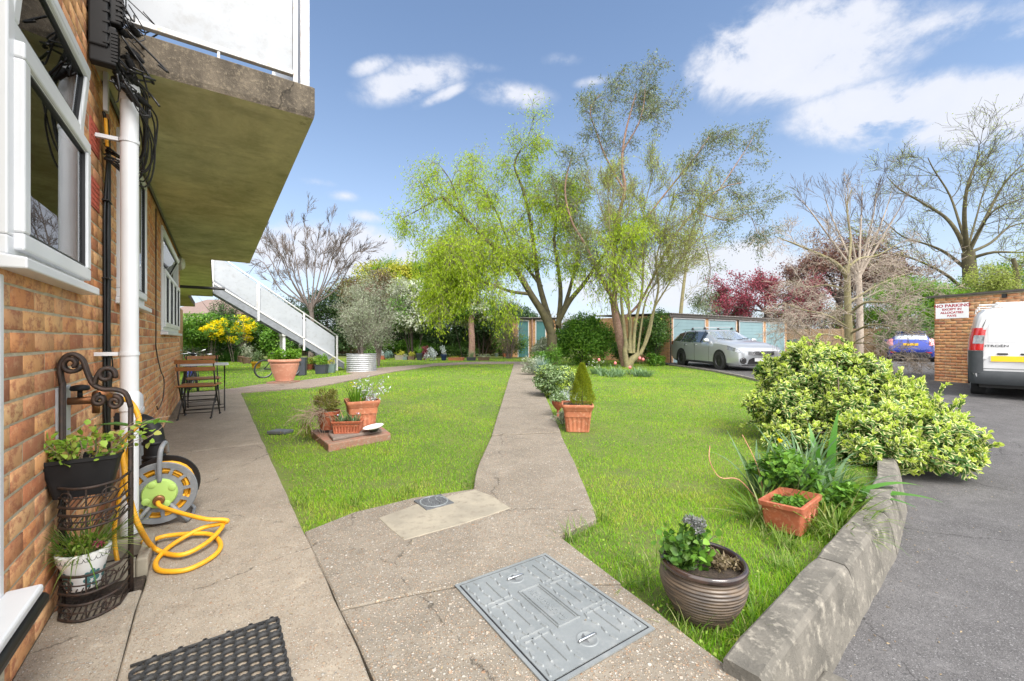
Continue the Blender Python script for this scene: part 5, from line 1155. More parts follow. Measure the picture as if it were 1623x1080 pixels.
def hatchback():
    W = 1.72; t = thing('hatchback', 'bright blue hatchback parked nose-in by the brick garage, seen from behind', 'car', (19.15, 20.3, .0), math.atan2(1, .92))
    # rear at x=0, front at x=3.95
    st = [(-.04, .34, .62, .66, .80, .60), (.02, .26, .80, .86, .92, .62), (.10, .22, .93, 1.02, .955, .66), (.16, .20, .95, 1.10, .965, .66), (.46, .19, .97, 1.40, .985, .60), (.55, .18, .97, 1.44, .99, .60), (1.1, .17, .96, 1.47, 1.0, .64), (1.8, .17, .95, 1.46, 1.0, .65), (2.35, .17, .94, 1.36, 1.0, .64), (2.9, .17, .93, 1.06, 1.0, .74), (3.4, .18, .86, .94, .97, .72), (3.85, .22, .70, .76, .88, .6), (3.95, .3, .6, .62, .78, .5)]
    shell(t, st, W, {(3, 'top'): 'rear_window', (8, 'top'): 'windscreen', (5, 4): 'side_window', (6, 4): 'side_window', (7, 4): 'side_window'}, 'car_blue')
    for s in (1, -1):
        for x in (.75, 3.2): wheel(t, x, s * W / 2, .30, .19, out=s, spokes=8)
        m = MB(); m.loft([[(.03, s * .60, .80), (.09, s * .62, .99), (.16, s * .60, 1.08)], [(.02, s * .74, .79), (.10, s * .72, .98), (.20, s * .66, 1.14)], [(.22, s * .86, .86), (.28, s * .84, .99), (.34, s * .76, 1.12)]], closed=False, cap0=False, cap1=False); m.v = [(x - .02, y + s * .02, z) for x, y, z in m.v]; m.build('tail_light', 'lamp_pink', t, smooth=True)
        m = MB(); m.box(-.06, -.02, s * .62 - .1, s * .62 + .1, .44, .5); m.build('reflector', 'lamp_red', t)
        m = MB(); m.loft([rrect(.04, .08, .03, .98), rrect(.05, .1, .03, 1.1)]); m.v = [(2.5 + x, s * .93 + y, z) for x, y, z in m.v]; m.build('wing_mirror', 'car_blue', t)
    m = MB(); m.loft([[(-.075, -.62, .24), (-.085, -.55, .48), (-.085, .55, .48), (-.075, .62, .24)], [(.1, -.78, .22), (.0, -.72, .46), (.0, .72, .46), (.1, .78, .22)]]); m.build('bumper_insert', 'car_trim', t)
    m = MB(); m.box(-.03, .03, -.26, .26, .80, .91); m.X = None; m.build('number_plate', 'plate_yellow', t)
    m = MB(); m.box(.34, .62, -.56, .56, 1.455, 1.475); m.build('spoiler', 'car_blue', t, bevel=.008)
    m = MB(); m.tube([(.19, .05, 1.14), (.25, .3, 1.17), (.28, .42, 1.2)], .012, 5); m.build('wiper', 'dark_seal', t)
hatchback()
def van():
    # rear-left corner surveyed at about (8.75, 8.15); rear face runs (+.68,-.73); the van points away from the viewer
    c = Vector((8.72, 8.05)); rd = Vector((.69, -.724)); fd = Vector((.724, .69)); ang = math.atan2(fd.y, fd.x)
    W = 1.81; org = c + rd * (W / 2)
    t = thing('white_van', 'white panel van with ladder bars on its roof, seen from behind at the right', 'van', (org.x, org.y, .0), ang); t.scale = (1, 1, .925)
    # local x: forwards, local y: left of van (towards corner c)
    def sec(x, top=1.82, w=1.0, bot=.42):
        h = [(W / 2 * .97 * w, bot), (W / 2 * 1.0 * w, .62), (W / 2 * .995 * w, .95), (W / 2 * .975 * w, 1.2), (W / 2 * .93 * w, 1.5), (W / 2 * .885 * w, top - .10), (W / 2 * .80 * w, top - .025), (W / 2 * .4 * w, top)]
        return [(x, y, z) for y, z in h] + [(x, -y, z) for y, z in reversed(h)]
    m = MB(); m.loft([sec(.0, 1.74, .93), sec(.03, 1.79, .972), sec(.12, 1.83, .995), sec(.5, 1.84), sec(1.6, 1.84), sec(2.5, 1.84), sec(2.9, 1.78), sec(3.3, 1.4, .99), sec(3.45, 1.15, .98), sec(4.1, .98, .92), sec(4.25, .75, .8)])
    for f in m.f: pass
    m.build('body', 'van_white', t, autosmooth=35)
    # rear lower bumper and side cladding
    m = MB(); b = lambda x, w, z0, z1: [(x, W / 2 * w, z0), (x, W / 2 * w, z1), (x, -W / 2 * w, z1), (x, -W / 2 * w, z0)]
    ring = lambda z, e=0: [(.6, W / 2 + .01, z), (.18, W / 2 + .015 - e, z), (.02 + e, W / 2 - .05, z), (-.065 + e, W / 2 - .22, z), (-.09 + e, 0, z), (-.065 + e, -W / 2 + .22, z), (.02 + e, -W / 2 + .05, z), (.18, -W / 2 - .015 + e, z), (.6, -W / 2 - .01, z)]
    m.loft([ring(.28, .04), ring(.34), ring(.50), ring(.555, .03)], closed=True); m.build('bumper', 'van_trim', t, autosmooth=40)
    for s in (1, -1):
        plan = lambda k, z, e=0.0: [(-.016 - e, s * (.735) * k, z), (-.022 - e, s * (.80 + e) * k, z), (.0, s * (.868 + e) * k, z), (.05, s * (.906 + e) * k, z), (.13, s * (.922 + e) * k, z), (.13, s * .78, z)]
        m = MB(); p0 = plan(1, .5); p1 = plan(1, .955); p0[4] = (.5, p0[4][1], .5); p1[4] = (.5, p1[4][1], .955); p0[5] = (.5, s * .78, .5); p1[5] = (.5, s * .78, .955); m.loft([p0, p1]); m.build('corner_cladding', 'van_trim', t, autosmooth=40)
        m = MB(); m.loft([plan(1.0, .965, .004), plan(.985, 1.18, .004), plan(.955, 1.36, .0), plan(.945, 1.42, -.004)]); tl = m.build('tail_light', 'lamp_red', t, autosmooth=40)
        m = MB(); m.loft([plan(.995, 1.10, .009)[:3] + [(.05, s * .80, 1.10)], plan(.975, 1.27, .009)[:3] + [(.05, s * .80, 1.27)]]); m.build('reversing_lens', 'headlamp', tl)
        for x in (.72, 3.5): wheel(t, x, s * (W / 2 - .03), .32, .2, out=s, spokes=5, rimm='grey_plastic', arch=False)
        for k in range(1, 3):
            m = MB(); m.box(.015, .05, s * (.02 if 0 else .0) + (s * (W / 2 - .30) if 0 else s * .0), s * .0 + .001, .6, .601) if 0 else None
        # rear door: panel gap, pressed window panel, hinges
        m = MB(); y0, y1 = s * .012, s * (W / 2 - .165)
        P = [(y1, .60), (y1, 1.45), (y1 - s * .06, 1.66), (y0, 1.70), (y0, .60)]
        m.tube([(-.004 + (.012 if z > 1.5 else 0), y, z) for y, z in P], .006, 5, closed=True); m.build('door_seam', 'dark_seal', t)
        m = MB(); q0, q1 = s * .08, s * (W / 2 - .23); P = [(q1, 1.12), (q1, 1.44), (q1 - s * .05, 1.58), (q0, 1.60), (q0, 1.12)]
        m.tube([(-.001 + (.008 if z > 1.5 else 0), y, z) for y, z in smooth_path([Vector((a, b, 0)) for a, b in P] + [Vector((P[0][0], P[0][1], 0))], 3) for y, z in [(y, z)]] if 0 else [(.001 + (.006 if z > 1.5 else 0), y, z) for y, z in P], .0045, 5, closed=True); m.build('window_pressing', 'grey_pipe', t)
        for z in (.78, 1.38): m = MB(); m.box(-.02, .02, s * (W / 2 - .185) - .02, s * (W / 2 - .185) + .02, z, z + .05); m.build('hinge', 'van_white', t, bevel=.005)
    m = MB(); m.box(-.018, -.004, .10, .66, .735, .86); m.build('plate_surround', 'van_white', t, bevel=.006)
    m = MB(); m.box(-.025, -.016, .12, .64, .745, .855); m.build('number_plate', 'plate_yellow', t)
    for y in (.22, .5): m = MB(); m.loft([rrect(.07, .018, .016, 0, 4), rrect(.06, .012, .01, .02, 4)]); m.v = [(-.012 - z, y + x, .895 + yy) for x, yy, z in m.v]; m.build('plate_lamp', 'dark_seal', t)
    m = MB(); m.box(-.035, .0, -.05, .055, .95, 1.12); m.build('door_handle', 'car_trim', t, bevel=.012)
    m = MB(); m.box(-.012, .02, -.12, .12, 1.655, 1.69); m.build('brake_light', 'lamp_red', t)
    text('CITROËN', .062, 'text_dark', t, (-.006, .60, 1.035), rot=(R(90), 0, R(-90)), bold=.0006, wide=1.35)
    for y in (.55, -.55):
        m = MB(); m.tube([(.3, y, 1.93), (2.4, y, 1.93)], .022, 8); m.build('ladder_bar', 'white_metal', t, smooth=True)
    for x in (.35, 1.3, 2.3):
        m = MB(); m.tube([(x, -.78, 1.80), (x, -.78, 1.9), (x, .78, 1.9), (x, .78, 1.80)], .018, 6); m.build('roof_bar', 'white_metal', t)
    for k in range(6): m = MB(); m.tube([(.4 + k * .3, -.55, 1.935), (.4 + k * .3, .55, 1.935)], .012, 6); m.build('rung', 'white_metal', t)
    m = MB(); m.box(.2, 4.1, -.78, .78, .2, .42); m.build('underbody', 'dark_seal', t)
van()
# ---------------- white staircase ----------------
def staircase():
    o = B(16.3, .45); t = thing('outdoor_staircase', 'white panelled outdoor metal staircase descending from the upper walkway to the lawn', 'staircase', (o.x, o.y, 0), math.atan2(WN.y, WN.x))
    run, rise = 3.95, 2.86; n = 15; W = .95        # local x: away from the wall; local y: away from the viewer
    L = math.hypot(run, rise); sl = rise / run
    zt = lambda x: rise - sl * x
    for y in (0, W):
        m = MB(); m.loft([[(-.0, y - .02, zt(0) - .30), (-.0, y + .02, zt(0) - .30), (-.0, y + .02, zt(0) - .0), (-.0, y - .02, zt(0) - .0)], [(run, y - .02, 0), (run, y + .02, 0), (run, y + .02, .20), (run, y - .02, .20)]]); m.build('stringer', 'galv_step', t, bevel=.005)
        m = MB(); m.loft([[(-.0, y - .045, zt(0) - .0), (0, y + .045, zt(0)), (0, y + .045, zt(0) + .06), (0, y - .045, zt(0) + .06)], [(run, y - .045, .20), (run, y + .045, .20), (run, y + .045, .25), (run, y - .045, .25)]]); m.build('stringer_cap', 'white_metal', t)
        for (a, b) in ((.03, 1.18), (1.3, 2.55), (2.68, 3.62)):
            m = MB(); y1 = y - .012; y2 = y + .012; m.loft([[(a, y1, zt(a) + .14), (a, y2, zt(a) + .14), (a, y2, zt(a) + .95), (a, y1, zt(a) + .95)], [(b, y1, zt(b) + .14), (b, y2, zt(b) + .14), (b, y2, zt(b) + .95), (b, y1, zt(b) + .95)]]); m.build('panel', 'white_panel', t)
        for x in (0, 1.24, 2.61, 3.7):
            m = MB(); m.box(x - .028, x + .028, y - .045, y - .0 + .03, zt(x) - .26, zt(x) + 1.05); m.build('post', 'white_metal', t)
        m = MB(); m.tube([(-.1, y, zt(0) + 1.08), (3.7, y, zt(3.7) + 1.05)], .026, 8); m.build('handrail', 'white_metal', t, smooth=True)
        m = MB(); m.tube([(-.1, y, zt(0) + .12), (3.7, y, zt(3.7) + .12)], .018, 6); m.build('lower_rail', 'white_metal', t, smooth=True)
    for i in range(n):
        x = (i + .4) * run / n; z = zt(x) + .02; m = MB(); m.box(x - .14, x + .14, .025, W - .025, z - .05, z - .01); m.build('tread', 'galv_step', t)
    for (x, y) in ((2.0, .1), (2.0, W - .1)): m = MB(); m.box(x - .04, x + .04, y - .04, y + .04, -.1, zt(x) - .18); m.build('support_post', 'white_paint', t)
    m = MB(); m.box(1.94, 2.06, .0, W, zt(2.0) - .2, zt(2.0) - .12); m.build('cross_beam', 'white_paint', t)
    # landing joining the walkway
    m = MB(); m.box(-.9, -.005, .0, W, rise - .22, rise); m.build('landing', 'slab_edge', t)
    m = MB(); m.box(-.9, -.03, -.012, .012, rise + .1, rise + 1.0); m.build('panel', 'white_panel', t)
staircase()

# ---------------- pots and planters ----------------
def fill_rect(hx, hy, z): m = MB(); m.loft([rrect(hx, hy, .02, z - .03), rrect(hx, hy, .02, z)]); return m
def round_pot(prof, m, t, inner=.012, n=32, soil=None, name='pot', smooth=40, rimm=None):
    """prof: outer (r,z) bottom to top; makes a walled vessel with soil"""
    H = prof[-1][1]; R0 = prof[-1][0]; mb = MB()
    inn = [(max(.01, r - inner), z) for r, z in reversed(prof) if z > H * .55]
    mb.lathe(prof + inn, n, cap1=True); o = mb.build(name, m, t, autosmooth=smooth)
    s = MB(); s.lathe([(R0 - inner * 1.05, H * .84), (R0 * .5, H * .88), (.001, H * .9)], 20, cap0=False, cap1=True); s.build('soil', 'soil', o); return o
def square_pot(hx, hy, H, m, t, taper=.8, lip=.02, flutes=0, soil=.88, name='pot', rad=.03, lipH=None, swag=False):
    mb = MB(); lipH = lipH or H * .2
    if flutes:
        nf = max(1, flutes); fl = lambda k, z, a: fluted(hx * k, hy * k, rad, z, a, nf, 8)
        rg = [fl(taper, 0, .0), fl(taper + .005, .01, .0), fl(taper + (1 - taper) * .1, H * .10, .010), fl(taper + (1 - taper) * .75 - .03, H - lipH * 1.35, .012), fl(taper + (1 - taper) * .8 - .01, H - lipH * 1.12, .0), fl(.955, H - lipH, 0), fl(1.0 - .015, H - lip * 1.6, 0), fl(1.03, H - lip * 1.2, 0), fl(1.05, H - lip * .4, 0), fl(1.03, H, 0), fl(.96, H, 0), fl(.93, H - .02, 0), fl(.88, H * .55, 0)]
    else:
        fl = lambda k, z, d=0: rrect(hx * k + d, hy * k + d, rad, z, 4)
        rg = [fl(taper, 0), fl(.985, H - lip * 1.6), fl(1, H - lip * 1.4, lip * .5), fl(1, H - lip * .2, lip * .6), fl(1, H, lip * .4), fl(1, H, -lip * .3), fl(.97, H * .5, -lip)]
    mb.loft(rg); o = mb.build(name, m, t, autosmooth=38)
    s = MB(); s.loft([rrect(hx * .92, hy * .92, rad * .8, H * soil - .02), rrect(hx * .92, hy * .92, rad * .8, H * soil)]); s.build('soil', 'soil', o); return o
def tuft(c, n, L, W, lean=(.1, .8), bend=(.3, 1.4), r=.08, z=0, nseg=4, cx=0, cy=0):
    a = RNG.uniform(0, 6.283, n); rr = r * np.sqrt(RNG.random(n)); P = np.stack([cx + rr * np.cos(a), cy + rr * np.sin(a), np.full(n, z)], 1)
    c.blades(P, a + RNG.normal(0, .5, n), L * RNG.uniform(.5, 1.15, n), W * RNG.uniform(.7, 1.2, n), RNG.uniform(*lean, n), RNG.uniform(*bend, n), nseg); return c
def stems(n, H, r, z=0, spread=.5, cx=0, cy=0, th=.003, wob=.15):
    m = MB(); ends = []
    for i in range(n):
        a = random.uniform(0, 6.283); q = r * math.sqrt(random.random()); p = Vector((cx + q * math.cos(a), cy + q * math.sin(a), z)); W = wander(p, (math.cos(a) * spread, math.sin(a) * spread, 1), H * random.uniform(.6, 1.1), 5, wob)
        m.tube(W, [th, th, th * .9, th * .8, th * .7, th * .5], 4, caps=False); ends.append(W)
    return m, ends
def plant_on(t, ends, leafm, per, L, W, name='foliage', spread=.02, shape='diamond', lo=1, up=.4, flat=.2):
    c = Cloud(); P = np.array([tuple(w[i]) for w in ends for i in range(lo, 6)]).repeat(per, 0); n = len(P); P = P + RNG.normal(size=(n, 3)) * spread
    D = rv(n, flat); N = rv(n, up + .6); c.leaves(P, D, N, L * RNG.uniform(.6, 1.25, n), W * RNG.uniform(.7, 1.2, n), shape); return c.build(name, leafm, t)

# big terracotta bowl pot on the pavement
g = G(444, 607); t = thing('terracotta_pot', 'large pale terracotta bowl pot with a leafy green plant beside the pavement', 'pot', (g.x, g.y + .2, .03)); H = .56
round_pot([(.19, 0), (.21, .01), (.215, .04), (.245, .12), (.30, .28), (.325, .40), (.335, .42), (.335, .45), (.328, .46), (.335, .49), (.375, .50), (.385, .53), (.375, .56)], 'terracotta_pale', t, .03, 40)
m, e = stems(26, .34, .22, .48, .5, th=.006); m.build('stems', 'stem_green', t); plant_on(t, e, 'bright_green', 12, .075, .05, spread=.03)
stone('paving_slab', [(g.x - .28, g.y - .14), (g.x + .32, g.y - .14), (g.x + .30, g.y + .40), (g.x - .3, g.y + .4)], -.02, .03, 'red_slab', 'thin dark paving slab under the big terracotta bowl pot', 'slab')
# dark square planter and its neighbours
def box_planter(label, u, v, wpx, H, m, taper=.9, plant=None, rz=.3, d=None, name='planter', group=None, extra=None):
    g = G(u, v); Y = g.y; hx = wpx / 670 * Y / 2; hy = d or hx; t = thing(name, label, 'planter', (g.x, g.y + hy, -.03), rz, group)
    square_pot(hx, hy, H, m, t, taper, .012, 0, .9, rad=.02)
    if plant:
        kind, mm, n, L, Wd, Hh = plant
        if kind == 'tuft': tuft(c := Cloud(), n, L, Wd, (.0, .7), (.2, 1.2), min(hx, hy) * .8, H * .9); 
        if kind == 'tuft' and hx > hy * 2: [tuft(c, n, L, Wd, (.0, .7), (.2, 1.2), hy * .8, H * .9, cx=q) for q in (-hx * .6, hx * .6)]
        if kind == 'tuft': c.build('foliage', mm, t)
        if kind == 'leafy':
            c = Cloud(); clumps(c, (0, 0, H + Hh * .6), (hx * 1.1, hy * 1.2, Hh), n, L, Wd, 10, .4); c.build('foliage', mm, t)
            m_, _ = stems(8, Hh, hx * .5, H * .85); m_.build('stems', 'stem_green', t)
    return t
box_planter('tall charcoal square planter behind the big terracotta bowl pot', 471, 594, 17, .55, 'slate_grey', .97, rz=.25)
box_planter('small terracotta box planter right of the tall charcoal planter', 486, 585, 12, .2, 'terracotta_red', plant=('leafy', 'gold_leaf', 160, .06, .03, .2))
box_planter('slate grey square planter under the foot of the staircase', 505.5, 591.5, 17, .29, 'slate_grey', .85, plant=('leafy', 'bright_green', 500, .07, .03, .22), rz=.1)
box_planter('sage green square planter next to the corrugated planter', 521, 590, 14, .29, 'sage_plastic', .8, plant=('leafy', 'gold_leaf', 150, .06, .03, .15), rz=.1)
def rnd_planter(label, u, v, wpx, H, m, plant, base=.7, name='pot', group=None):
    g = G(u, v); r = wpx / 670 * g.y / 2; t = thing(name, label, 'pot', (g.x, g.y + r, -.03), 0, group)
    round_pot([(r * base, 0), (r * .93, H * .8), (r, H * .84), (r, H)], m, t, .012, 20)
    kind, mm, n, L, Wd, Hh = plant; c = Cloud()
    if kind == 'tuft': tuft(c, n, L, Wd, (.0, .8), (.2, 1.2), r * .6, H * .9)
    else: clumps(c, (0, 0, H + Hh * .6), (r * 1.15, r * 1.15, Hh), n, L, Wd, 9, .42)
    c.build('foliage', mm, t); m_, _ = stems(6, Hh, r * .5, H * .85); m_.build('stems', 'stem_green', t); return t
rnd_planter('yellow glazed bowl pot on the lawn near the small bicycle', 401, 583, 15, .26, 'yellow_glaze', ('leafy', 'variegated_small', 500, .08, .03, .25))
rnd_planter('weathered brown round pot left of the yellow bowl', 386, 576, 16, .30, 'brown_pot', ('leafy', 'olive_leaf', 500, .09, .03, .42))
rnd_planter('smaller brown pot tucked behind the weathered round pot', 379, 574, 11, .32, 'brown_pot', ('leafy', 'dark_ever', 300, .1, .03, .3))
rnd_planter('small brown pot against the slate planter', 494, 584, 9, .2, 'brown_pot', ('leafy', 'mid_green', 150, .06, .03, .15))
# teal hanging basket on its post
g = AT(487, 556, 15.5); t = thing('hanging_basket', 'teal bowl planter on a thin stand under the staircase', 'planter', (g.x, g.y, -.03)); m = MB(); m.lathe([(.06, .70), (.12, .74), (.15, .82), (.145, .82), (.10, .76)], 20); m.build('bowl', 'teal_plastic', t, smooth=True); m = MB(); m.tube([(0, 0, 0), (0, 0, .72)], .012, 6); m.build('stand', 'dark_seal', t)
c = Cloud(); clumps(c, (0, 0, .88), (.14, .14, .07), 120, .06, .02, 6, .4); c.build('foliage', 'silver_leaf', t)
# corrugated round planter with olive bush
def corrugated():
    g = G(564.5, 589); r = .50; H = .60; t = thing('corrugated_planter', 'round corrugated galvanised steel planter holding an olive bush', 'planter', (g.x, g.y + r, -.03))
    N = 9; prof = [(r - .0 + .016 * math.sin(i * math.pi / 3), H * i / (6 * N)) for i in range(6 * N + 1)] + [(r + .012, H), (r + .012, H + .02), (r - .02, H + .02), (r - .025, H * .6)]
    m = MB(); m.lathe(prof, 48); m.build('planter_wall', 'galvanised', t, smooth=True); m = MB(); m.lathe([(r - .02, H * .9), (.01, H * .93)], 24, cap1=True); m.build('soil', 'soil', t)
    b = thing('olive_bush', 'silvery olive bush growing from the corrugated planter', 'shrub', (g.x, g.y + r, .5))
    T = Tree(); 
    for i in range(11):
        a = random.uniform(0, 6.283); sp = random.uniform(.2, .85); e = Vector((math.cos(a) * sp - .1, math.sin(a) * sp * .8, random.uniform(1.0, 1.9)))
        if i == 0: e = Vector((.75, 0, 1.2))
        T.limb([Vector((math.cos(a) * .1, math.sin(a) * .1, 0)), Vector((e.x * .3, e.y * .3, e.z * .45)), e], .03, .006, kids=8, L=.62, ang=42, lev=1, wob=.14, up=.04, start=.15, shrink=.6)
    cl = T.foliage(6, .075, .017, .07, keep=1)
    if T.wood.v: T.wood.build('trunk', 'twig_brown', b, smooth=True)
    T.twig.build('twigs', 'twig_brown', b); cl.build('foliage', 'olive_leaf', b)
    w = thing('olive_bush', 'paler grey-green willowy bush behind the corrugated planter', 'shrub', (g.x - .25, g.y + 3.2, -.03)); T = Tree()
    for i in range(12):
        a = random.uniform(0, 6.283); sp = random.uniform(.3, 1.5); e = Vector((math.cos(a) * sp * .95, math.sin(a) * sp * .7, random.uniform(2.2, 3.35)))
        T.limb([Vector((0, 0, 0)), Vector((e.x * .3, e.y * .3, e.z * .5)), e], .04, .008, kids=8, L=.8, ang=40, lev=1, wob=.14, up=.04, start=.3, shrink=.6)
    cl = T.foliage(6, .10, .022, .10, keep=1)
    if T.wood.v: T.wood.build('trunk', 'twig_brown', w, smooth=True)
    T.twig.build('twigs', 'twig_brown', w); cl.build('foliage', 'olive_leaf', w)
corrugated()
# row of pots along the far border
far = [('terracotta box with green shoots nearest the corrugated planter', 594, 569.5, 11, .24, 'terracotta', ('leafy', 'mid_green', 250, .08, .03, .25), 0), ('second terracotta box of the far row', 604, 569.5, 9, .24, 'terracotta_red', ('leafy', 'silver_leaf', 150, .08, .03, .2), 0),
       ('pale mossy stone trough in the far row of pots', 632, 570, 15, .26, 'cement_patch', ('leafy', 'gold_leaf', 300, .08, .03, .15), 0), ('small grey square pot between two troughs', 641, 570, 7, .18, 'sage_plastic', ('leafy', 'olive_leaf', 100, .07, .03, .12), 0), ('brown box pot with orange rim in the far row', 650.5, 570, 11, .2, 'brown_pot', ('leafy', 'gold_leaf', 200, .08, .03, .15), 0),
       ('long low terracotta trough beside the navy pot', 722, 571, 26, .15, 'terracotta', ('leafy', 'gold_leaf', 60, .06, .03, .06), .2), ('dark green trough with thin grassy plants', 746, 571, 15, .17, 'slate_grey', ('tuft', 'strap_pale', 90, .5, .012, .3), .15), ('mossy brown trough at the right end of the far row', 766, 571, 19, .19, 'brown_pot', ('leafy', 'olive_leaf', 200, .06, .03, .08), .15)]
for (lab, u, v, w, H, mm, pl, d) in far: box_planter(lab, u, v, w, H, mm, .9, pl, 0, d or None, group='pots along the far border')
rnd_planter('black bucket pot with white flowers in the far row', 663, 570.5, 11, .38, 'slate_grey', ('tuft', 'mid_green', 60, .6, .02, .3), group='pots along the far border')
rnd_planter('deep blue glazed pot in the far row', 702, 571, 10, .33, 'navy_glaze', ('leafy', 'silver_leaf', 250, .08, .03, .3), group='pots along the far border')
rnd_planter('small grey pot beside the brown tangled shrub', 708 + 78, 565, 6, .22, 'sage_plastic', ('leafy', 'mid_green', 60, .06, .03, .1))
box_planter('dark terracotta pot in the shade left of the teal doors', 800, 565, 7, .22, 'terracotta_red', plant=('leafy', 'mid_green', 60, .07, .03, .12)); box_planter('orange terracotta pot just left of the teal doors', 808, 565, 8, .2, 'terracotta', plant=('leafy', 'mid_green', 60, .07, .03, .12))
for (u, v, rr, hh, mm, lab) in [(614, 570, .3, .25, 'blue_leaf', 'blue-green mound plant between the terracotta box and stone trough'), (683, 571, .38, .33, 'silver_leaf', 'silvery green mound between the black and blue pots'), (673, 570, .2, .4, 'magenta', 'small red-leaved plant beside the black bucket pot'), (375, 572, .5, .34, 'strap', 'dark green strappy clump in front of the forsythia'), (357, 572, .5, .3, 'strap', 'second strappy green clump in front of the forsythia'), (400, 571, .4, .28, 'olive_leaf', 'grey-green leafy clump behind the yellow bowl pot')]:
    g = G(u, v); t = thing('border_plant', lab, 'plant', (g.x, g.y, -.03)); c = Cloud()
    if mm == 'strap': tuft(c, 260, hh * 2.6, .03, (.1, .9), (.3, 1.4), rr * .8, 0)
    else: clumps(c, (0, 0, hh), (rr, rr, hh), 700, .08, .035, 10, .4)
    c.build('foliage', mm, t)

# ---------------- bicycles ----------------
def bicycle(label, loc, rz, r=.31, m='car_blue', lean=0):
    t = thing('bicycle', label, 'bicycle', loc, rz); t.rotation_euler = (lean, 0, rz); wb = r * 3.1
    for x in (0, wb):
        m1 = MB(); m1.tube([(x + r * math.cos(a * math.pi / 14), 0, r + r * math.sin(a * math.pi / 14)) for a in range(28)], .022, 6, closed=True); w = m1.build('wheel', 'tyre', t, smooth=True)
        m2 = MB(); m2.tube([(x + r * .92 * math.cos(a * math.pi / 14), 0, r + r * .92 * math.sin(a * math.pi / 14)) for a in range(28)], .008, 4, closed=True)
        for k in range(14): a = k * math.pi / 7; m2.tube([(x, 0, r), (x + r * .92 * math.cos(a), 0, r + r * .92 * math.sin(a))], .002, 3)
        m2.build('rim', 'dull_steel', w)
    bb = (wb * .42, 0, r * .95); st = (wb * .3, 0, r * 2.2); hd = (wb * .82, 0, r * 2.3)
    m1 = MB(); [m1.tube([a, b], .018, 6) for a, b in ((bb, st), (st, hd), (bb, (hd[0] + .02, 0, hd[2] - .1)), (bb, (0, 0, r)), (st, (0, 0, r)), (hd, (wb, 0, r)))]; m1.build('frame', m, t, smooth=True)
    m1 = MB(); m1.tube([(hd[0], 0, hd[2]), (hd[0] - .02, 0, hd[2] + .12)], .014, 6); m1.tube([(hd[0] - .08, -.28, hd[2] + .16), (hd[0], -.12, hd[2] + .12), (hd[0], .12, hd[2] + .12), (hd[0] - .08, .28, hd[2] + .16)], .013, 6); m1.build('handlebar', 'chrome', t, smooth=True)
    m1 = MB(); m1.tube([st, (st[0] - .02, 0, st[2] + .12)], .012, 6); m1.build('seat_post', 'chrome', t); m1 = MB(); m1.loft([rrect(.03, .02, .015, 0), rrect(.11, .06, .04, .03), rrect(.1, .05, .04, .05)]); m1.v = [(x + st[0] - .03, y, z + st[2] + .12) for x, y, z in m1.v]; m1.build('saddle', 'black_plastic', t, smooth=True)
    m1 = MB(); m1.lathe([(.08, -.01), (.08, .01)], 18, c=(bb[0], -.03, bb[2]), axis='y', cap1=True); m1.tube([(bb[0] - .1, -.06, bb[2] - .1), (bb[0] + .1, -.06, bb[2] + .1)], .01, 5); m1.build('crank', 'dark_seal', t)
bicycle('small bicycle lying in the grass half hidden by the big terracotta bowl pot', (G(417, 598).x - .05, G(417, 598).y + .1, -.03), R(52), .26, 'car_trim', R(6))
p = B(10.9, -.02); bicycle('blue bicycle leaning just beyond the end of the brick wall', (p.x, p.y, -.02), R(120), .30, 'car_blue', R(10))
p = B(11.4, .3); bicycle('dark bicycle behind the wooden bistro chairs', (p.x - .1, p.y, -.02), R(128), .30, 'purple_frame' if 'purple_frame' in MATS else 'car_trim', R(-8))

# ---------------- bistro chairs and table ----------------
def bistro_chair(label, loc, rz):
    t = thing('folding_chair', label, 'chair', loc, rz, 'folding bistro chairs by the wall'); W = .21     # local x: sideways; y: forwards (sitter looks to +y)
    for s in (-1, 1):
        x = s * W
        m = MB(); m.tube([(x, .20, 0.012), (x, -.08, .45), (x, -.19, .82)], .0095, 6); m.build('back_leg', 'chair_metal', t, smooth=True)
        m = MB(); m.tube([(x * .9, -.20, .012), (x * .9, .19, .445)], .0095, 6); m.build('leg', 'chair_metal', t, smooth=True)
        m = MB(); m.tube([(x, .23, .012), (x, .18, .012)], .012, 6); m.build('foot', 'black_rubber', t); m = MB(); m.tube([(x * .9, -.23, .012), (x * .9, -.18, .012)], .012, 6); m.build('foot', 'black_rubber', t)
    for (y, z, w) in ((.15, .08, W), (-.14, .08, W * .9), (.02, .235, W), (-.02, .30, W)): m = MB(); m.tube([(-w, y, z), (w, y, z)], .006, 5); m.build('stretcher', 'chair_metal', t)
    for k in range(5): m = MB(); y = -.17 + k * .09; m.box(-W - .02, W + .02, y - .036, y + .036, .447, .462); m.build('seat_slat', 'chair_wood', t, bevel=.003)
    m = MB(); m.box(-W + .01, W - .01, -.2, .22, .435, .446); m.build('seat_frame', 'chair_metal', t)
    for z in (.69, .79): m = MB(); y = -.19 - (z - .8) * -.3 if 0 else -.08 - .11 * (z - .45) / .37; m.loft([[(-W - .02, y - .017, z - .028), (-W - .02, y - .005, z - .028), (-W - .02, y - .005, z + .028), (-W - .02, y - .017, z + .028)], [(0, y - .033, z - .028), (0, y - .021, z - .028), (0, y - .021, z + .028), (0, y - .033, z + .028)], [(W + .02, y - .017, z - .028), (W + .02, y - .005, z - .028), (W + .02, y - .005, z + .028), (W + .02, y - .017, z + .028)]]); m.build('back_slat', 'chair_wood', t, bevel=.003)
p = B(7.45, .34); bistro_chair('wooden slatted bistro chair nearest the viewer with its back turned, by the wall', (p.x, p.y, 0), WRZ - R(90) + R(-12))
p = B(8.75, .36); bistro_chair('wooden slatted bistro chair on the far side of the white-topped table', (p.x, p.y, 0), WRZ + R(90) + R(6))
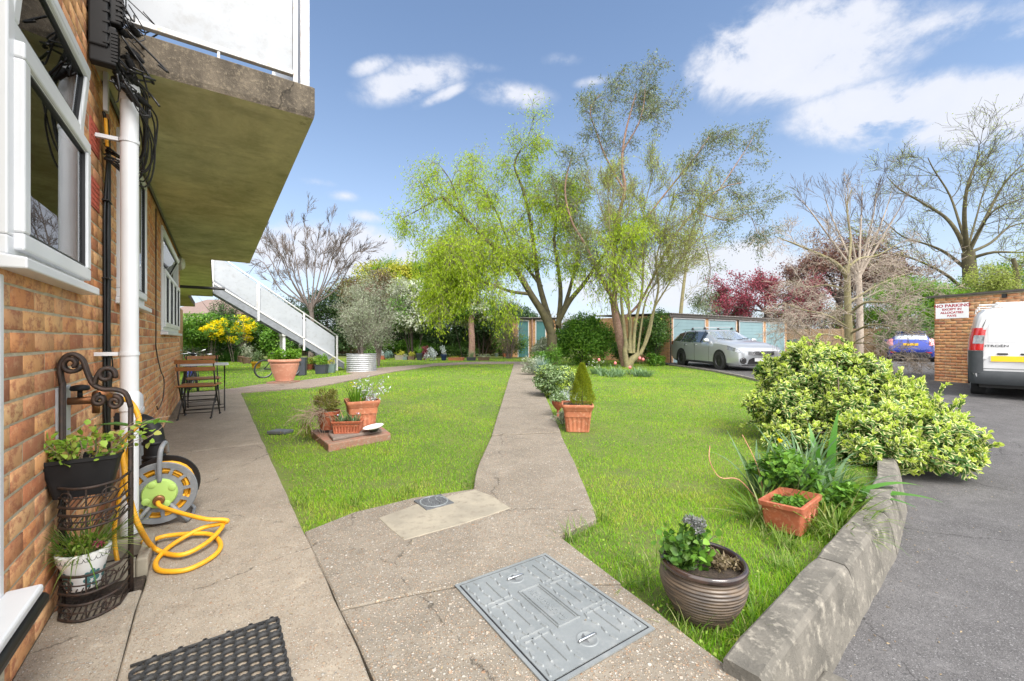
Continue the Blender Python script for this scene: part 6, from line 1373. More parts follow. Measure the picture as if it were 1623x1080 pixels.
p = B(8.1, .40); t = thing('bistro_table', 'small white-topped folding bistro table between the two wooden chairs', 'table', (p.x, p.y, 0), WRZ)
m = MB(); m.loft([rrect(.27, .29, .03, .70), rrect(.28, .30, .03, .705), rrect(.28, .30, .03, .722)]); m.build('tabletop', 'white_paint', t)
for sx in (-1, 1):
    for sy in (-1, 1): m = MB(); m.tube([(sx * .22, sy * .25, 0), (-sx * .22, sy * .25, .70)], .009, 6); m.build('leg', 'chair_metal', t)
for sx in (-1, 1): m = MB(); m.tube([(sx * .19, -.25, .05), (sx * .19, .25, .05)], .006, 5); m.build('stretcher', 'chair_metal', t)

# ---------------- plinth group on the lawn ----------------
stone('paving_slab', [P2(491, 681, .04), P2(520, 704, .04), P2(619, 686, .04), P2(594, 667, .04)], -.05, .035, 'red_slab', 'worn reddish paving slab on the lawn carrying the terracotta pots', 'slab')
stone('paving_slab', [P2(520, 686, .075), P2(527, 694, .075), P2(605, 680, .075), P2(590, 668, .075), P2(524, 672, .075)], .036, .07, 'stone_slab', 'smaller dark grey slab stacked on the reddish slab', 'slab')
c0 = AT(573, 650, 4.92); t = thing('terracotta_pot', 'fluted square terracotta pot with silvery plant at the back of the lawn slabs', 'pot', (c0.x, c0.y, .071), R(27))
square_pot(.175, .175, .33, 'terracotta', t, .74, .03, 6, .86, rad=.035)
tuft(c := Cloud(), 70, .28, .014, (.0, .5), (.1, .7), .08, .27, cx=-.05); c.build('shoots', 'bright_green', t)
m, e = stems(12, .34, .05, .27, .35, cx=.08, th=.0025); m.build('stems', 'twig_pale', t); plant_on(t, e, 'silver_leaf', 5, .035, .016, spread=.015)
c = Cloud(); n = 12; c.leaves(np.array([-.1, 0, .52]) + RNG.normal(size=(n, 3)) * .02, rv(n), rv(n), .025, .02); c.build('flower', 'forsythia', t)
c1 = AT(547, 680, 4.62); t = thing('terracotta_trough', 'small ribbed terracotta trough with succulents at the front of the lawn slabs', 'planter', (c1.x, c1.y + .06, .071), R(9))
square_pot(.155, .085, .135, 'terracotta_red', t, .86, .014, 9, .86, rad=.015)
tuft(c := Cloud(), 60, .11, .012, (.2, 1.0), (.1, .6), .06, .12, cx=.06); tuft(c, 60, .10, .012, (.2, 1.0), (.1, .6), .06, .12, cx=-.07); c.build('foliage', 'strap_pale', t); m, e = stems(7, .13, .1, .12, .4, th=.0022); m.build('stems', 'terracotta_pale', t); c = Cloud(); P = np.array([tuple(w[5]) for w in e[:4]]); c.leaves(P.repeat(4, 0), rv(16), rv(16), .015, .01); c.build('flower', 'violet', t)
c2 = AT(520, 660, 4.86); t = thing('terracotta_pot', 'round terracotta pot with a golden heather at the left of the lawn slabs', 'pot', (c2.x, c2.y, .071))
round_pot([(.085, 0), (.115, .16), (.125, .165), (.13, .21)], 'terracotta_red', t, .012, 28)
c = Cloud(); clumps(c, (0.0, 0, .33), (.17, .15, .14), 3600, .022, .007, 22, .32, flat=.6); c.build('foliage', 'heather', t)
m, e = stems(22, .25, .07, .19, .7, th=.002); m.build('stems', 'dry_vine', t)
t = thing('dry_vine', 'tangle of dry brown vines hanging over the left of the lawn slabs', 'dead plant', (c2.x - .06, c2.y - .1, .07)); m = MB()
for i in range(85):
    a = random.uniform(2.2, 5.9); p = Vector((random.gauss(0, .05), random.gauss(0, .05), .20 + random.gauss(0, .02))); W = wander(p, (math.cos(a), math.sin(a) * .8, random.uniform(.0, .7)), random.uniform(.2, .4), 8, .3, -.22)
    m.tube([Vector((q.x, q.y, max(q.z, -.06))) for q in W], .0022, 3, caps=False)
m.build('vine', 'dry_vine', t)
c = Cloud(); P = np.stack([RNG.normal(-.13, .03, 200), RNG.normal(-.02, .03, 200), RNG.uniform(-.04, .12, 200)], 1); D = rv(200) * .5; D[:, 2] -= 1; c.leaves(P, D, rv(200), .04, .006); c.build('hanging_shoots', 'heather', t)
d0 = AT(591, 674, 4.72); t = thing('dish', 'shallow white dish tilted at the right corner of the lawn slabs', 'dish', (d0.x, d0.y, .125)); t.rotation_euler = (R(5), R(-8), 0); m = MB(); m.lathe([(.05, -.025), (.06, -.02), (.11, .0), (.113, .004), (.105, .002), (.06, -.014), (.005, -.015)], 32, cap1=True); m.build('bowl', 'white_ceramic', t, smooth=True)
m = MB(); m.lathe([(.045, -.055), (.055, -.026)], 20, cap1=True); m.build('foot', 'dark_seal', t)
g = G(443, 682); stone('drain_cover', [(g.x - .13, g.y - .06), (g.x + .10, g.y - .09), (g.x + .14, g.y + .06), (g.x - .08, g.y + .09)], -.04, .0, 'drain_metal', 'small flat grey access cover sunk in the lawn by the pavement', 'cover')

# ---------------- right of the path ----------------
t = thing('terracotta_pot', 'fluted square terracotta pot with a golden cone-shaped conifer beside the path', 'pot', (.815, 5.28, -.03), R(-6)); square_pot(.185, .185, .335, 'terracotta', t, .76, .03, 6, .93, rad=.05)
c = Cloud(); n = 9000; h = RNG.random(n) ** .8; a = RNG.uniform(0, 6.283, n); rr = (.15 * (1 - h) ** .8 + .012) * (1 - .35 * RNG.random(n) ** 2) * (1 + .12 * np.sin(a * 5 + h * 14)) * np.where(h < .08, .85, 1)
P = np.stack([rr * np.cos(a) + .06, rr * np.sin(a), .32 + h * .50], 1); D = np.stack([np.cos(a) * .5, np.sin(a) * .5, np.full(n, 1.1)], 1) + RNG.normal(size=(n, 3)) * .35; c.leaves(P, D, rv(n), .028, .006); c.build('conifer_foliage', 'conifer_gold', t)
m = MB(); m.tube([(.06, 0, .28), (.06, 0, .7)], [.012, .004], 6); m.build('stem', 'bark_dark', t)
c = Cloud(); P = np.stack([RNG.uniform(-.16, .16, 300), RNG.uniform(-.16, .16, 300), np.full(300, .312)], 1); c.leaves(P, rv(300), rv(300, 3), .02, .012); c.build('mulch', 'litter', t)
t = thing('goblet_pot', 'small brown goblet pot on a stem with trailing variegated plant beside the path', 'pot', (.66, 6.05, -.03)); round_pot([(.05, 0), (.045, .01), (.018, .05), (.02, .12), (.05, .15), (.085, .2), (.095, .245), (.09, .25)], 'terracotta_red', t, .01, 24)
c = Cloud(); clumps(c, (0, 0, .29), (.12, .12, .07), 450, .045, .022, 8, .4); c.build('foliage', 'variegated_small', t)
bush('grey_plant', 'wispy silver-grey plant between the goblet pot and the conifer pot', 'plant', (.85, 6.35, -.03), (.24, .2, .20), 1600, .05, .008, 'silver_leaf', k=12, stems=3)
bush('low_plant', 'low dry grey plant at the foot of the conifer pot', 'plant', (.68, 5.65, -.03), (.14, .22, .09), 700, .035, .012, 'olive_leaf', k=10, stems=2)
bush('variegated_bush', 'rounded white-and-green variegated bush beside the path', 'shrub', (.86, 8.3, -.03), (.47, .46, .31), 9000, .05, .03, 'variegated_small', k=30, cs=.34, shell=.2, extra=[('euonymus_tip', .14, .045, .026)])
t = thing('spiky_plant', 'spiky blue-grey grass plant in a brown pot beside the far path', 'plant', (.78, 11.3, -.03)); round_pot([(.07, 0), (.1, .2), (.11, .22)], 'brown_pot', t, .012, 20); tuft(c := Cloud(), 170, .55, .016, (.0, 1.1), (.2, 1.0), .05, .2); c.build('foliage', 'blue_leaf', t)
bush('low_shrub', 'grey-green low shrub behind the spiky plant', 'shrub', (.75, 13.2, -.03), (.42, .5, .3), 1200, .08, .03, 'olive_leaf', k=10); bush('low_shrub', 'straggly olive-green shrub at the path end by the round shrub', 'shrub', (1.35, 16.2, -.03), (.6, .6, .45), 2200, .09, .035, 'mid_green', k=14)
t = thing('tulip_clump', 'clump of strappy bulb leaves with pink tulips around the mossy stems', 'plants', (3.55, 13.1, -.03)); c = Cloud()
for i in range(26): tuft(c, 26, .34, .028, (.2, 1.0), (.3, 1.3), .1, 0, cx=random.uniform(-.95, .75), cy=random.uniform(-.5, .9))
c.build('foliage', 'strap_pale', t)
for (x, y, z) in ((-.75, .5, .42), (-.35, .0, .34), (.5, .3, .48), (.62, .35, .44), (.05, -.2, .22)):
    m = MB(); m.tube([(x, y, 0), (x, y, z)], .005, 4); st_ = m.build('stem', 'stem_green', t); m = MB(); m.lathe([(.012, 0), (.04, .02), (.045, .05), (.03, .09), (.01, .1)], 10, c=(x, y, z), cap1=True); m.build('flower', 'tulip', t, smooth=True)
c = Cloud(); P = np.stack([RNG.uniform(-1.2, -.6, 30), RNG.uniform(0, 1, 30), RNG.uniform(.2, .5, 30)], 1); c.leaves(P, rv(30), rv(30), .04, .03); c.build('white_flowers', 'white_petal', t)
# glazed jar
t = thing('glazed_jar', 'ribbed brown glazed jar with a straggly chrysanthemum beside the kerb', 'pot', (.785, 1.742, -.035))
prof = [(.095, 0), (.10, .006)]; N = 15
for i in range(N * 6 + 1):
    q = i / (N * 6); base = .10 + .068 * math.sin(min(1, q * 1.18) * math.pi / 2) ** .9 - .012 * max(0, q - .75) / .25; prof.append((base + .0022 * math.sin(2 * math.pi * i / 6), .008 + q * .20))
mb = MB(); mb.lathe(prof, 72); jar = mb.build('body', 'jar_glaze', t, smooth=True)
mb = MB(); mb.lathe([(.156, .205), (.165, .209), (.168, .218), (.168, .23), (.162, .237), (.152, .236), (.148, .226), (.143, .19), (.13, .12)], 64, cap0=False); mb.build('rim', 'jar_rim', t, smooth=True)
mb = MB(); mb.lathe([(.145, .19), (.1, .2), (.001, .205)], 24, cap0=False, cap1=True); mb.build('soil', 'soil', t)
m, e = stems(13, .15, .045, .19, .4, cx=-.05, cy=.02, th=.003); m.build('stems', 'twig_brown', t); plant_on(t, e, 'mid_green', 3, .032, .026, spread=.018, shape='leaf')
c = Cloud(); clumps(c, (-.105, -.01, .26), (.075, .06, .055), 190, .032, .026, 10, .4, shape='leaf'); clumps(c, (-.03, .02, .28), (.06, .06, .07), 170, .028, .022, 10, .4, shape='leaf'); c.build('leaves', 'laurel', t)
c = Cloud(); clumps(c, (-.015, .03, .36), (.06, .05, .035), 700, .012, .007, 14, .3); c.build('seed_heads', 'grey_bloom', t)
c = Cloud(); clumps(c, (.08, .0, .22), (.06, .07, .04), 700, .022, .008, 14, .4); c.build('dead_leaves', 'brown_leaf', t)
# terracotta trough by the kerb
t = thing('terracotta_trough', 'terracotta trough with weeds tilted on the grass beside the strappy leaves', 'planter', (1.705, 2.58, -.03), R(42)); t.rotation_euler = (R(-2), R(3), R(42))
square_pot(.205, .105, .165, 'terracotta_red', t, .88, .02, 0, .72, rad=.012)
m = MB()
for s in (-1, 1): m.tube([(x, s * (-.1) * .97 if 0 else -.100, .075 + .02 * math.cos(x * 60)) for x in [i * .02 - .12 for i in range(13)]], .006, 5); break
m.build('moulding', 'terracotta_red', t)
c = Cloud(); clumps(c, (-.02, 0, .14), (.13, .07, .035), 420, .03, .024, 12, .4, shape='leaf', up=1.5); c.build('foliage', 'mid_green', t)
# euonymus
def euonymus():
    o = np.array([3.55, 4.35, -.03]); t = thing('euonymus_bush', 'large sprawling gold-and-green variegated euonymus spilling over the kerb onto the tarmac', 'shrub', tuple(o))
    E = [((3.55, 4.95, .52), (.56, .55, .40), 240), ((3.62, 5.0, .84), (.40, .36, .19), 100), ((3.85, 4.85, .66), (.40, .40, .24), 110), ((3.12, 4.75, .34), (.34, .36, .22), 90), ((2.92, 4.9, .36), (.22, .2, .12), 36), ((3.22, 5.25, .70), (.22, .18, .11), 34), ((3.75, 4.35, .25), (.55, .48, .32), 220), ((3.35, 3.95, .12), (.36, .30, .26), 110), ((4.05, 4.15, .20), (.40, .38, .24), 120), ((4.15, 4.6, .46), (.34, .3, .17), 80), ((4.28, 4.6, .50), (.16, .14, .08), 18), ((4.12, 4.08, .17), (.24, .22, .13), 44), ((4.28, 4.12, .13), (.12, .12, .08), 12), ((2.85, 4.35, .10), (.26, .22, .15), 40), ((3.9, 3.85, .02), (.3, .2, .12), 50)]
    Pn = []; On = []
    for c, r, n in E:
        d = rv(n * 3, .35); p = np.array(c) + d * np.array(r) * RNG.uniform(.80, 1.04, (n * 3, 1)); Pn.append(p); On.append(d / np.array(r) / np.linalg.norm(d / np.array(r), axis=1, keepdims=True))
    P = np.concatenate(Pn); O = np.concatenate(On); keep = np.ones(len(P), bool)
    for c, r, n in E: keep &= (((P - np.array(c)) / np.array(r)) ** 2).sum(1) > .52
    keep &= P[:, 2] > -.12; P = P[keep]; O = O[keep]
    # lumpy outline
    lump = np.sin(P[:, 0] * 10) * np.sin(P[:, 1] * 9 + 1) * np.cos(P[:, 2] * 12) + .5 * np.sin(P[:, 0] * 23 + 2) * np.sin(P[:, 2] * 21 + P[:, 1] * 17)
    keep = RNG.random(len(P)) < np.clip(.82 + lump * .75, .06, 1); P = P[keep]; O = O[keep]; lump = lump[keep]
    P += O * (.085 * lump)[:, None]
    n = len(P); A = O * .9 + rv(n) * .35; A[:, 2] += .45; A /= np.linalg.norm(A, axis=1, keepdims=True)
    c = Cloud(); tip = Cloud(); m = MB()
    ref = rv(n); U = np.cross(A, ref); U /= np.linalg.norm(U, axis=1, keepdims=True); V = np.cross(A, U)
    for k in range(11):       # pairs of leaves down each shoot, tip rosette last
        a = k * 2.4 + RNG.normal(0, .25, n); h = -.014 * k + .02; R_ = U * np.cos(a)[:, None] + V * np.sin(a)[:, None]
        f = min(1, .35 + k * .13); D = A * (1.25 - f) + R_ * f; PP = P + A * h + RNG.normal(size=(n, 3)) * .006; L = .066 * (0.55 + .5 * min(1, k / 4)) * RNG.uniform(.8, 1.25, n)
        (tip if k < 3 else c).leaves(PP, D, A - R_ * .3 + rv(n) * .2, L, L * .58, 'leaf' , fold=.25, curl=.12)
    # ragged sprigs that stick out of the outline
    for q in range(95):
        i = random.randrange(n); b = P[i]; d = A[i] * .7 + np.array([random.gauss(0, .3), random.gauss(0, .3), .35 + random.random() * .4]); d /= np.linalg.norm(d)
        if b[2] < .15 and d[2] > .7: d[2] *= .4
        L = random.uniform(.07, .19); W = wander(tuple(b), tuple(d), L, 5, .12); m.tube([w - Vector(o) for w in W], [.003, .0028, .0025, .002, .002, .0015], 4, caps=False)
        for w_i, w in enumerate(W[1:]):
            k = 5; PP = np.tile(np.array(w), (k, 1)); D = rv(k, .2) * .7 + d; (tip if w_i > 2 else c).leaves(PP, D, rv(k, .8), .05 * RNG.uniform(.7, 1.2, k), .028, 'leaf', fold=.25, curl=.12)
    # inner leaves
    for cc, r, q in E: clumps(c, cc, [x * .84 for x in r], q * 14, .05, .03, 14, .4) if 0 else None
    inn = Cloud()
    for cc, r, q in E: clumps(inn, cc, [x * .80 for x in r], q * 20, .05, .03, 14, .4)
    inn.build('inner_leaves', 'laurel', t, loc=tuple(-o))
    c.build('foliage', 'euonymus', t, origin=None, loc=tuple(-o)); tip.build('young_leaves', 'euonymus_tip', t, loc=tuple(-o))
    for cc, r, q in E:
        for i in range(8):
            e = Vector(cc) + Vector((random.gauss(0, r[0] * .5), random.gauss(0, r[1] * .5), random.gauss(0, r[2] * .4))); s0 = Vector((3.5 + random.gauss(0, .12), 4.45 + random.gauss(0, .1), -.05)); W = smooth_path([s0, s0.lerp(e, .5) + Vector((0, 0, .08)), e], 5); m.tube([w - Vector(o) for w in W], [.012 - .0008 * j for j in range(len(W))], 5, caps=False)
    m.build('stems', 'bark', t, smooth=True)
euonymus()
# strap leaves, broad leaves and weeds in front of the euonymus
t = thing('strap_plant', 'clump of long blue-green strap leaves in front of the euonymus', 'plant', (2.05, 3.0, -.03)); c = Cloud()
for (x, y, n, L) in ((-.1, .0, 38, .50), (.08, .08, 38, .54), (-.02, -.12, 30, .44), (.15, -.08, 26, .42), (-.22, .12, 24, .42), (.2, .2, 20, .4)): tuft(c, n, L, .030, (.05, .6), (.2, 1.3), .07, 0, 7, x, y)
c.build('foliage', 'strap_pale', t)
t = thing('strap_plant', 'two bold upright bright green lance leaves beside the strap clump', 'plant', (2.28, 3.12, -.03)); c = Cloud(); c.blades(np.array([[0, 0, 0], [.06, .0, 0], [.02, .05, 0], [-.04, 0, 0]]), np.array([2.6, .6, 1.4, -2.0]), np.array([.72, .62, .5, .4]), .075, .08, .5, 7); c.build('foliage', 'broad', t)
t = thing('arching_plant', 'long flat green leaves arching over the kerb onto the tarmac', 'plant', (2.42, 2.92, .0)); c = Cloud(); c.blades(np.array([[0, 0, 0], [.0, .05, .02], [-.02, .0, 0], [0, .02, 0]]), np.array([-.52, -.08, -1.0, -.3]), np.array([.42, .46, .30, .34]), np.array([.075, .07, .06, .06]), 1.1, .8, 8); c.build('foliage', 'broad', t)
t = thing('weed_clump', 'mass of bright weeds and grass between the terracotta trough and the kerb', 'weeds', (1.95, 2.72, -.03)); c = Cloud()
tuft(c, 300, .25, .012, (.2, 1.0), (.3, 1.5), .18, 0, 5, .06, .0); tuft(c, 180, .22, .009, (.3, 1.1), (.4, 1.5), .13, 0, 5, -.04, -.24); tuft(c, 60, .42, .014, (.5, 1.2), (.4, 1.4), .1, 0, 6, -.35, -.02); tuft(c, 160, .22, .012, (.3, 1.0), (.4, 1.2), .14, 0, 5, .32, .30); tuft(c, 120, .2, .012, (.3, 1.0), (.4, 1.2), .14, 0, 5, .5, .55)
c.build('foliage', 'grass_long', t); c = Cloud(); clumps(c, (-.05, .2, .2), (.26, .2, .18), 900, .045, .03, 18, .32, shape='leaf', up=1.2); clumps(c, (.2, .02, .1), (.2, .16, .1), 400, .04, .028, 12, .32, shape='leaf', up=1.2); c.build('leaves', 'mid_green', t)
m, e = stems(16, .3, .2, 0, .3, cx=-.05, cy=.2, th=.0025); m.build('stems', 'stem_green', t)
t = thing('dried_flower', 'thin brown dry flower stem looping over the grass left of the strap leaves', 'dead plant', (1.72, 2.95, -.03)); m = MB(); m.tube(smooth_path([(0, 0, 0), (-.12, .03, .14), (-.26, .02, .16), (-.34, .0, .28), (-.33, .02, .38)], 5), .003, 5); m.tube(smooth_path([(.05, 0, 0), (.0, .02, .25), (-.08, .06, .45)], 5), .0025, 5); m.build('stem', 'terracotta_pale', t)
t = thing('yellow_flower', 'single yellow flower on a thin stalk above the terracotta trough', 'flower', (1.93, 3.05, -.03)); m = MB(); m.tube([(0, 0, 0), (.0, 0, .4)], .002, 4); m.build('stem', 'stem_green', t); c = Cloud(); c.leaves(np.repeat([[0, 0, .4]], 16, 0), rv(16), rv(16), .022, .014); c.build('flower', 'forsythia', t)
t = thing('violas', 'small mauve violas growing at the foot of the kerb on the tarmac', 'flowers', (2.60, 2.93, drive_z(2.9))); c = Cloud(); clumps(c, (0, 0, .03), (.07, .06, .03), 120, .025, .014, 8, .4); c.build('foliage', 'mid_green', t); c = Cloud(); n = 60; P = np.repeat(np.stack([RNG.normal(.01, .03, 12), RNG.normal(0, .03, 12), RNG.uniform(.04, .08, 12)], 1), 5, 0); c.leaves(P, rv(n), rv(n), .016, .014); c.build('flower', 'violet', t)
# ---------------- things along the near wall ----------------
def at_wall(name, label, cat, s, t_, z=0.0): b = B(s, t_, z); return thing(name, label, cat, b, WRZ)
# downpipe (local x: along the wall, -y: outwards)
t = at_wall('downpipe', 'white plastic downpipe fixed to the brick wall beside the cables', 'pipe', 3.15, 0)
m = MB(); m.tube([(0, -.145, .02), (0, -.145, 2.50)], .040, 28); m.build('pipe', 'white_upvc', t, autosmooth=40)
m = MB(); m.lathe([(.044, 2.42), (.047, 2.43), (.047, 2.52), (.044, 2.53)], 28, c=(0, -.145, 0), cap1=True); m.build('collar', 'white_upvc', t, autosmooth=40)
m = MB(); m.lathe([(.040, .70), (.0445, .705), (.0445, .80), (.040, .81)], 28, c=(0, -.145, 0), cap0=False); m.build('joint', 'white_upvc', t, autosmooth=40)
for z in (1.02, 2.2):
    m = MB(); m.lathe([(.041, z - .01), (.044, z - .01), (.044, z + .01), (.041, z + .01)], 28, c=(0, -.145, 0), cap0=False); m.box(-.012, .012, -.10, -.0, z - .01, z + .01); m.build('bracket', 'white_upvc', t)
t = at_wall('waste_pipe', 'thin grey waste pipe bending down the wall right of the downpipe', 'pipe', 3.80, 0)
m = MB(); m.tube(smooth_path([(.0, .02, .74), (.0, -.05, .745), (0, -.10, .72), (0, -.11, .66), (0, -.11, .2), (0, -.11, .0)], 5), .026, 16); m.build('pipe', 'grey_pipe', t, smooth=True)
m = MB(); m.lathe([(.027, .60), (.031, .605), (.031, .64), (.027, .645)], 18, c=(0, -.11, 0), cap0=False); m.build('collar', 'grey_pipe', t, smooth=True)
t = at_wall('soil_pipe', 'fat black soil pipe elbow coming out of the brick wall', 'pipe', 3.62, 0)
m = MB(); m.tube(smooth_path([(.12, .05, .56), (.1, -.07, .565), (.05, -.17, .53), (.02, -.205, .44), (.02, -.205, .2), (.02, -.205, 0.0)], 6), .056, 24); m.build('pipe', 'black_plastic', t, smooth=True)
for z in (.42, .33, .30): m = MB(); m.lathe([(.057, z - .012), (.064, z - .008), (.064, z + .008), (.057, z + .012)], 24, c=(.02, -.205, 0), cap0=False); m.build('collar', 'black_plastic', t, smooth=True)
# cable junction box and its cables
t = at_wall('junction_box', 'cluster of black telephone junction boxes with looping cables under the slab corner', 'cable box', 3.0, 0, 2.42)
for (x0, x1, y, z0, z1) in ((-.03, .03, -.085, .18, .70), (-.02, .04, -.115, .10, .30), (.0, .045, -.13, .33, .60)):
    m = MB(); m.box(x0, x1, y, -.01, z0, z1); b_ = m.build('box', 'black_plastic', t, bevel=.008)
    for k in range(9): z = z0 + .02 + k * (z1 - z0 - .04) / 9; m = MB(); m.box(x0 - .004, x1 + .004, y - .006, y + .02, z, z + .012); m.build('rib', 'black_plastic', b_)
EX = []
for i in range(26):
    x = -.01 + .035 * (i % 4) + random.uniform(-.01, .01); z = .04 + .055 * (i // 4) + random.uniform(-.02, .02); y = -.08 - .10 * random.random()
    d = Vector((random.uniform(.2, .9), random.uniform(-.7, -.1), random.uniform(-.9, -.1))).normalized(); p = Vector((x + .05, y, z)); q = p + d * .09
    m = MB(); m.tube([p, p + d * .02, p + d * .021, q - d * .03, q - d * .029, q], [.013, .013, .018, .018, .012, .009], 12); m.build('gland', 'black_plastic', t, autosmooth=40); EX.append(q)
for i, q in enumerate(EX[:13]):
    m = MB(); rr = random.uniform(.05, .14); e = Vector((.30 + random.uniform(-.03, .03), -.02, -.25 + random.uniform(-.05, .05)))
    a = q + Vector((rr, -rr * .4, -rr * 1.2)); m.tube(smooth_path([q, a, a.lerp(e, .5) + Vector((.04, -.06, -.12 - rr * .4)), e], 7), .0045, 6); m.build('cable', 'black_cable', t, smooth=True)
for i in range(3):
    m = MB(); m.tube(smooth_path([(.1, -.12, .5), (.22 + .05 * i, -.2, .42 + .06 * i), (.3, -.28, .6 + .1 * i), (.34, -.2, .9)], 6), .005, 6); m.build('cable', 'black_cable', t, smooth=True)
for i in range(30):
    p = Vector((random.uniform(-.02, .08), random.uniform(-.20, -.08), random.uniform(.0, .5))); q = p + Vector((random.uniform(-.03, .12), random.uniform(-.12, .04), random.uniform(-.16, .1)))
    mid = p.lerp(q, .5) + Vector((random.uniform(0, .08), random.uniform(-.10, 0), random.uniform(-.08, .02))); m = MB(); m.tube(smooth_path([p, mid, q], 6), random.choice((.003, .0045, .006)), 6); m.build('cable', 'black_cable', t, smooth=True)
m = MB(); m.box(.19, .235, -.05, -.03, -.06, .16); m.build('clip', 'white_paint', t, bevel=.003)
m = MB(); m.tube([(.2, -.04, -.1), (.21, -.045, -.25)], .008, 8); m.build('yellow_tag', 'yellow_hose', t)
t = at_wall('cable_bundle', 'bundle of black cables running down the brick wall beside the white downpipe', 'cables', 3.38, 0)
for i in range(6):
    x = (i - 2.5) * .013; pts = [(x * .6 - .15 if i < 4 else x - .1, -.03, 2.36), (x * .8 - .03, -.03, 2.2), (x + random.uniform(-.006, .006), -.015 - .01 * (i % 2), 1.95)]
    for k in range(9): pts.append((x + random.uniform(-.006, .006), -.012 - .012 * (i % 2), 1.8 - k * .14))
    pts.append((x + .02, -.02, .45)); m = MB(); m.tube(smooth_path(pts, 3), .0065, 7); m.build('cable', 'black_cable', t, smooth=True)
m = MB(); m.tube(smooth_path([(.03, -.02, 1.1), (.08, -.03, .95), (.10, -.02, .8), (.06, -.02, .6)], 5), .004, 5); m.build('cable', 'black_cable', t, smooth=True)
for z in (1.9, 1.45, 1.0): m = MB(); m.box(-.05, .05, -.035, -.0, z, z + .006); m.build('tie', 'black_cable', t)
t = at_wall('loose_cable', 'thin brown cable hanging loosely down the wall between the second and far windows', 'cable', 5.9, 0)
m = MB(); m.tube(smooth_path([(0, -.012, 2.5), (0, -.012, 2.0), (.0, -.012, 1.2), (.02, -.012, 1.0), (.35, -.02, .75), (.62, -.03, .62), (.52, -.03, .42), (.15, -.02, .33), (.0, -.02, .38)], 5), .006, 5); m.build('cable', 'bark_dark', t, smooth=True)
m = MB(); m.tube([(-.75, -.01, 2.52), (-.6, -.012, 2.56), (3.5, -.02, 2.56)], .010, 5); m.build('cable', 'black_cable', t)
# tap with backplate and hose connector
t = at_wall('garden_tap', 'garden tap on a grey wall plate with a yellow hose connected', 'tap', 2.50, 0, .80)
m = MB(); m.box(-.02, .16, -.012, 0, -.14, .10); m.build('wall_plate', 'grey_pipe', t, bevel=.004)
m = MB(); m.tube([(.11, 0, .03), (.11, -.09, .03), (.12, -.10, .0), (.12, -.10, -.03)], [.016, .018, .014, .014], 12); m.build('spout', 'copper', t, smooth=True)
m = MB(); m.tube([(.11, -.05, .04), (.11, -.05, .075)], .009, 8); m.lathe([(.03, .075), (.034, .082), (.03, .095), (.01, .1)], 12, c=(.11, -.05, 0), cap1=True); m.build('tap_handle', 'black_plastic', t, smooth=True)
m = MB(); m.tube([(.12, -.10, .05), (.15, -.12, .05), (.18, -.135, .035)], .021, 12); m.build('connector', 'copper', t, smooth=True)
# plant stand
SX, SY0, SY1 = 2.52, .005, -.245       # local frame centred on stand: y from wall outwards is negative
t = at_wall('plant_stand', 'rusty wrought iron plant stand with scrolled top and basket shelves against the wall', 'plant stand', 2.475, .004, -.018); t.scale = (.92, .86, 1)
th = .0088; D = .20
for y in (-.02, -.265):
    top = .97 if y > -.1 else .85
    for dx in (0, .035):
        m = MB(); m.tube([(dx, y, 0), (dx, y, top - .03)], th, 8); m.build('post', 'wrought_iron', t, smooth=True)
def spiral(c, r0, r1, a0, turns, n=22): return [Vector((0, c[0] + (r0 + (r1 - r0) * k / n) * math.cos(a0 + turns * 2 * math.pi * k / n), c[1] + (r0 + (r1 - r0) * k / n) * math.sin(a0 + turns * 2 * math.pi * k / n))) for k in range(n + 1)]
def iron(pts, nm='scroll', r=th, dx=0): 
    m = MB(); m.tube([Vector((p[0] + dx, p[1], p[2])) for p in pts], r, 8); m.build(nm, 'wrought_iron', t, smooth=True)
for dx in (0, .035):
    # big swan-neck scroll: left curl, dive to the right post
    iron(list(reversed(spiral((-.065, 1.02), .042, .014, math.pi, -1.25))) + smooth_path([(0, -.107, 1.02), (0, -.095, 1.05), (0, -.065, 1.066)][:1], 1) if 0 else spiral((-.050, 1.015), .036, .012, 3.3, 1.15), dx=dx)
    iron(smooth_path([(0, -.02, .93), (0, -.012, 1.0), (0, -.03, 1.045), (0, -.06, 1.055), (0, -.09, 1.03), (0, -.105, .98), (0, -.125, .93), (0, -.16, .905), (0, -.205, .90), (0, -.245, .88), (0, -.265, .82)], 4), dx=dx)
    iron(spiral((-.175, .965), .034, .014, 3.6, -1.2), dx=dx); iron(smooth_path([(0, -.13, .925), (0, -.14, .96), (0, -.16, .99), (0, -.19, .992)], 4), dx=dx)
    iron(spiral((-.205, .845), .028, .010, 1.4, 1.3), dx=dx); iron(spiral((-.15, .86), .024, .008, 1.6, -1.3), dx=dx)
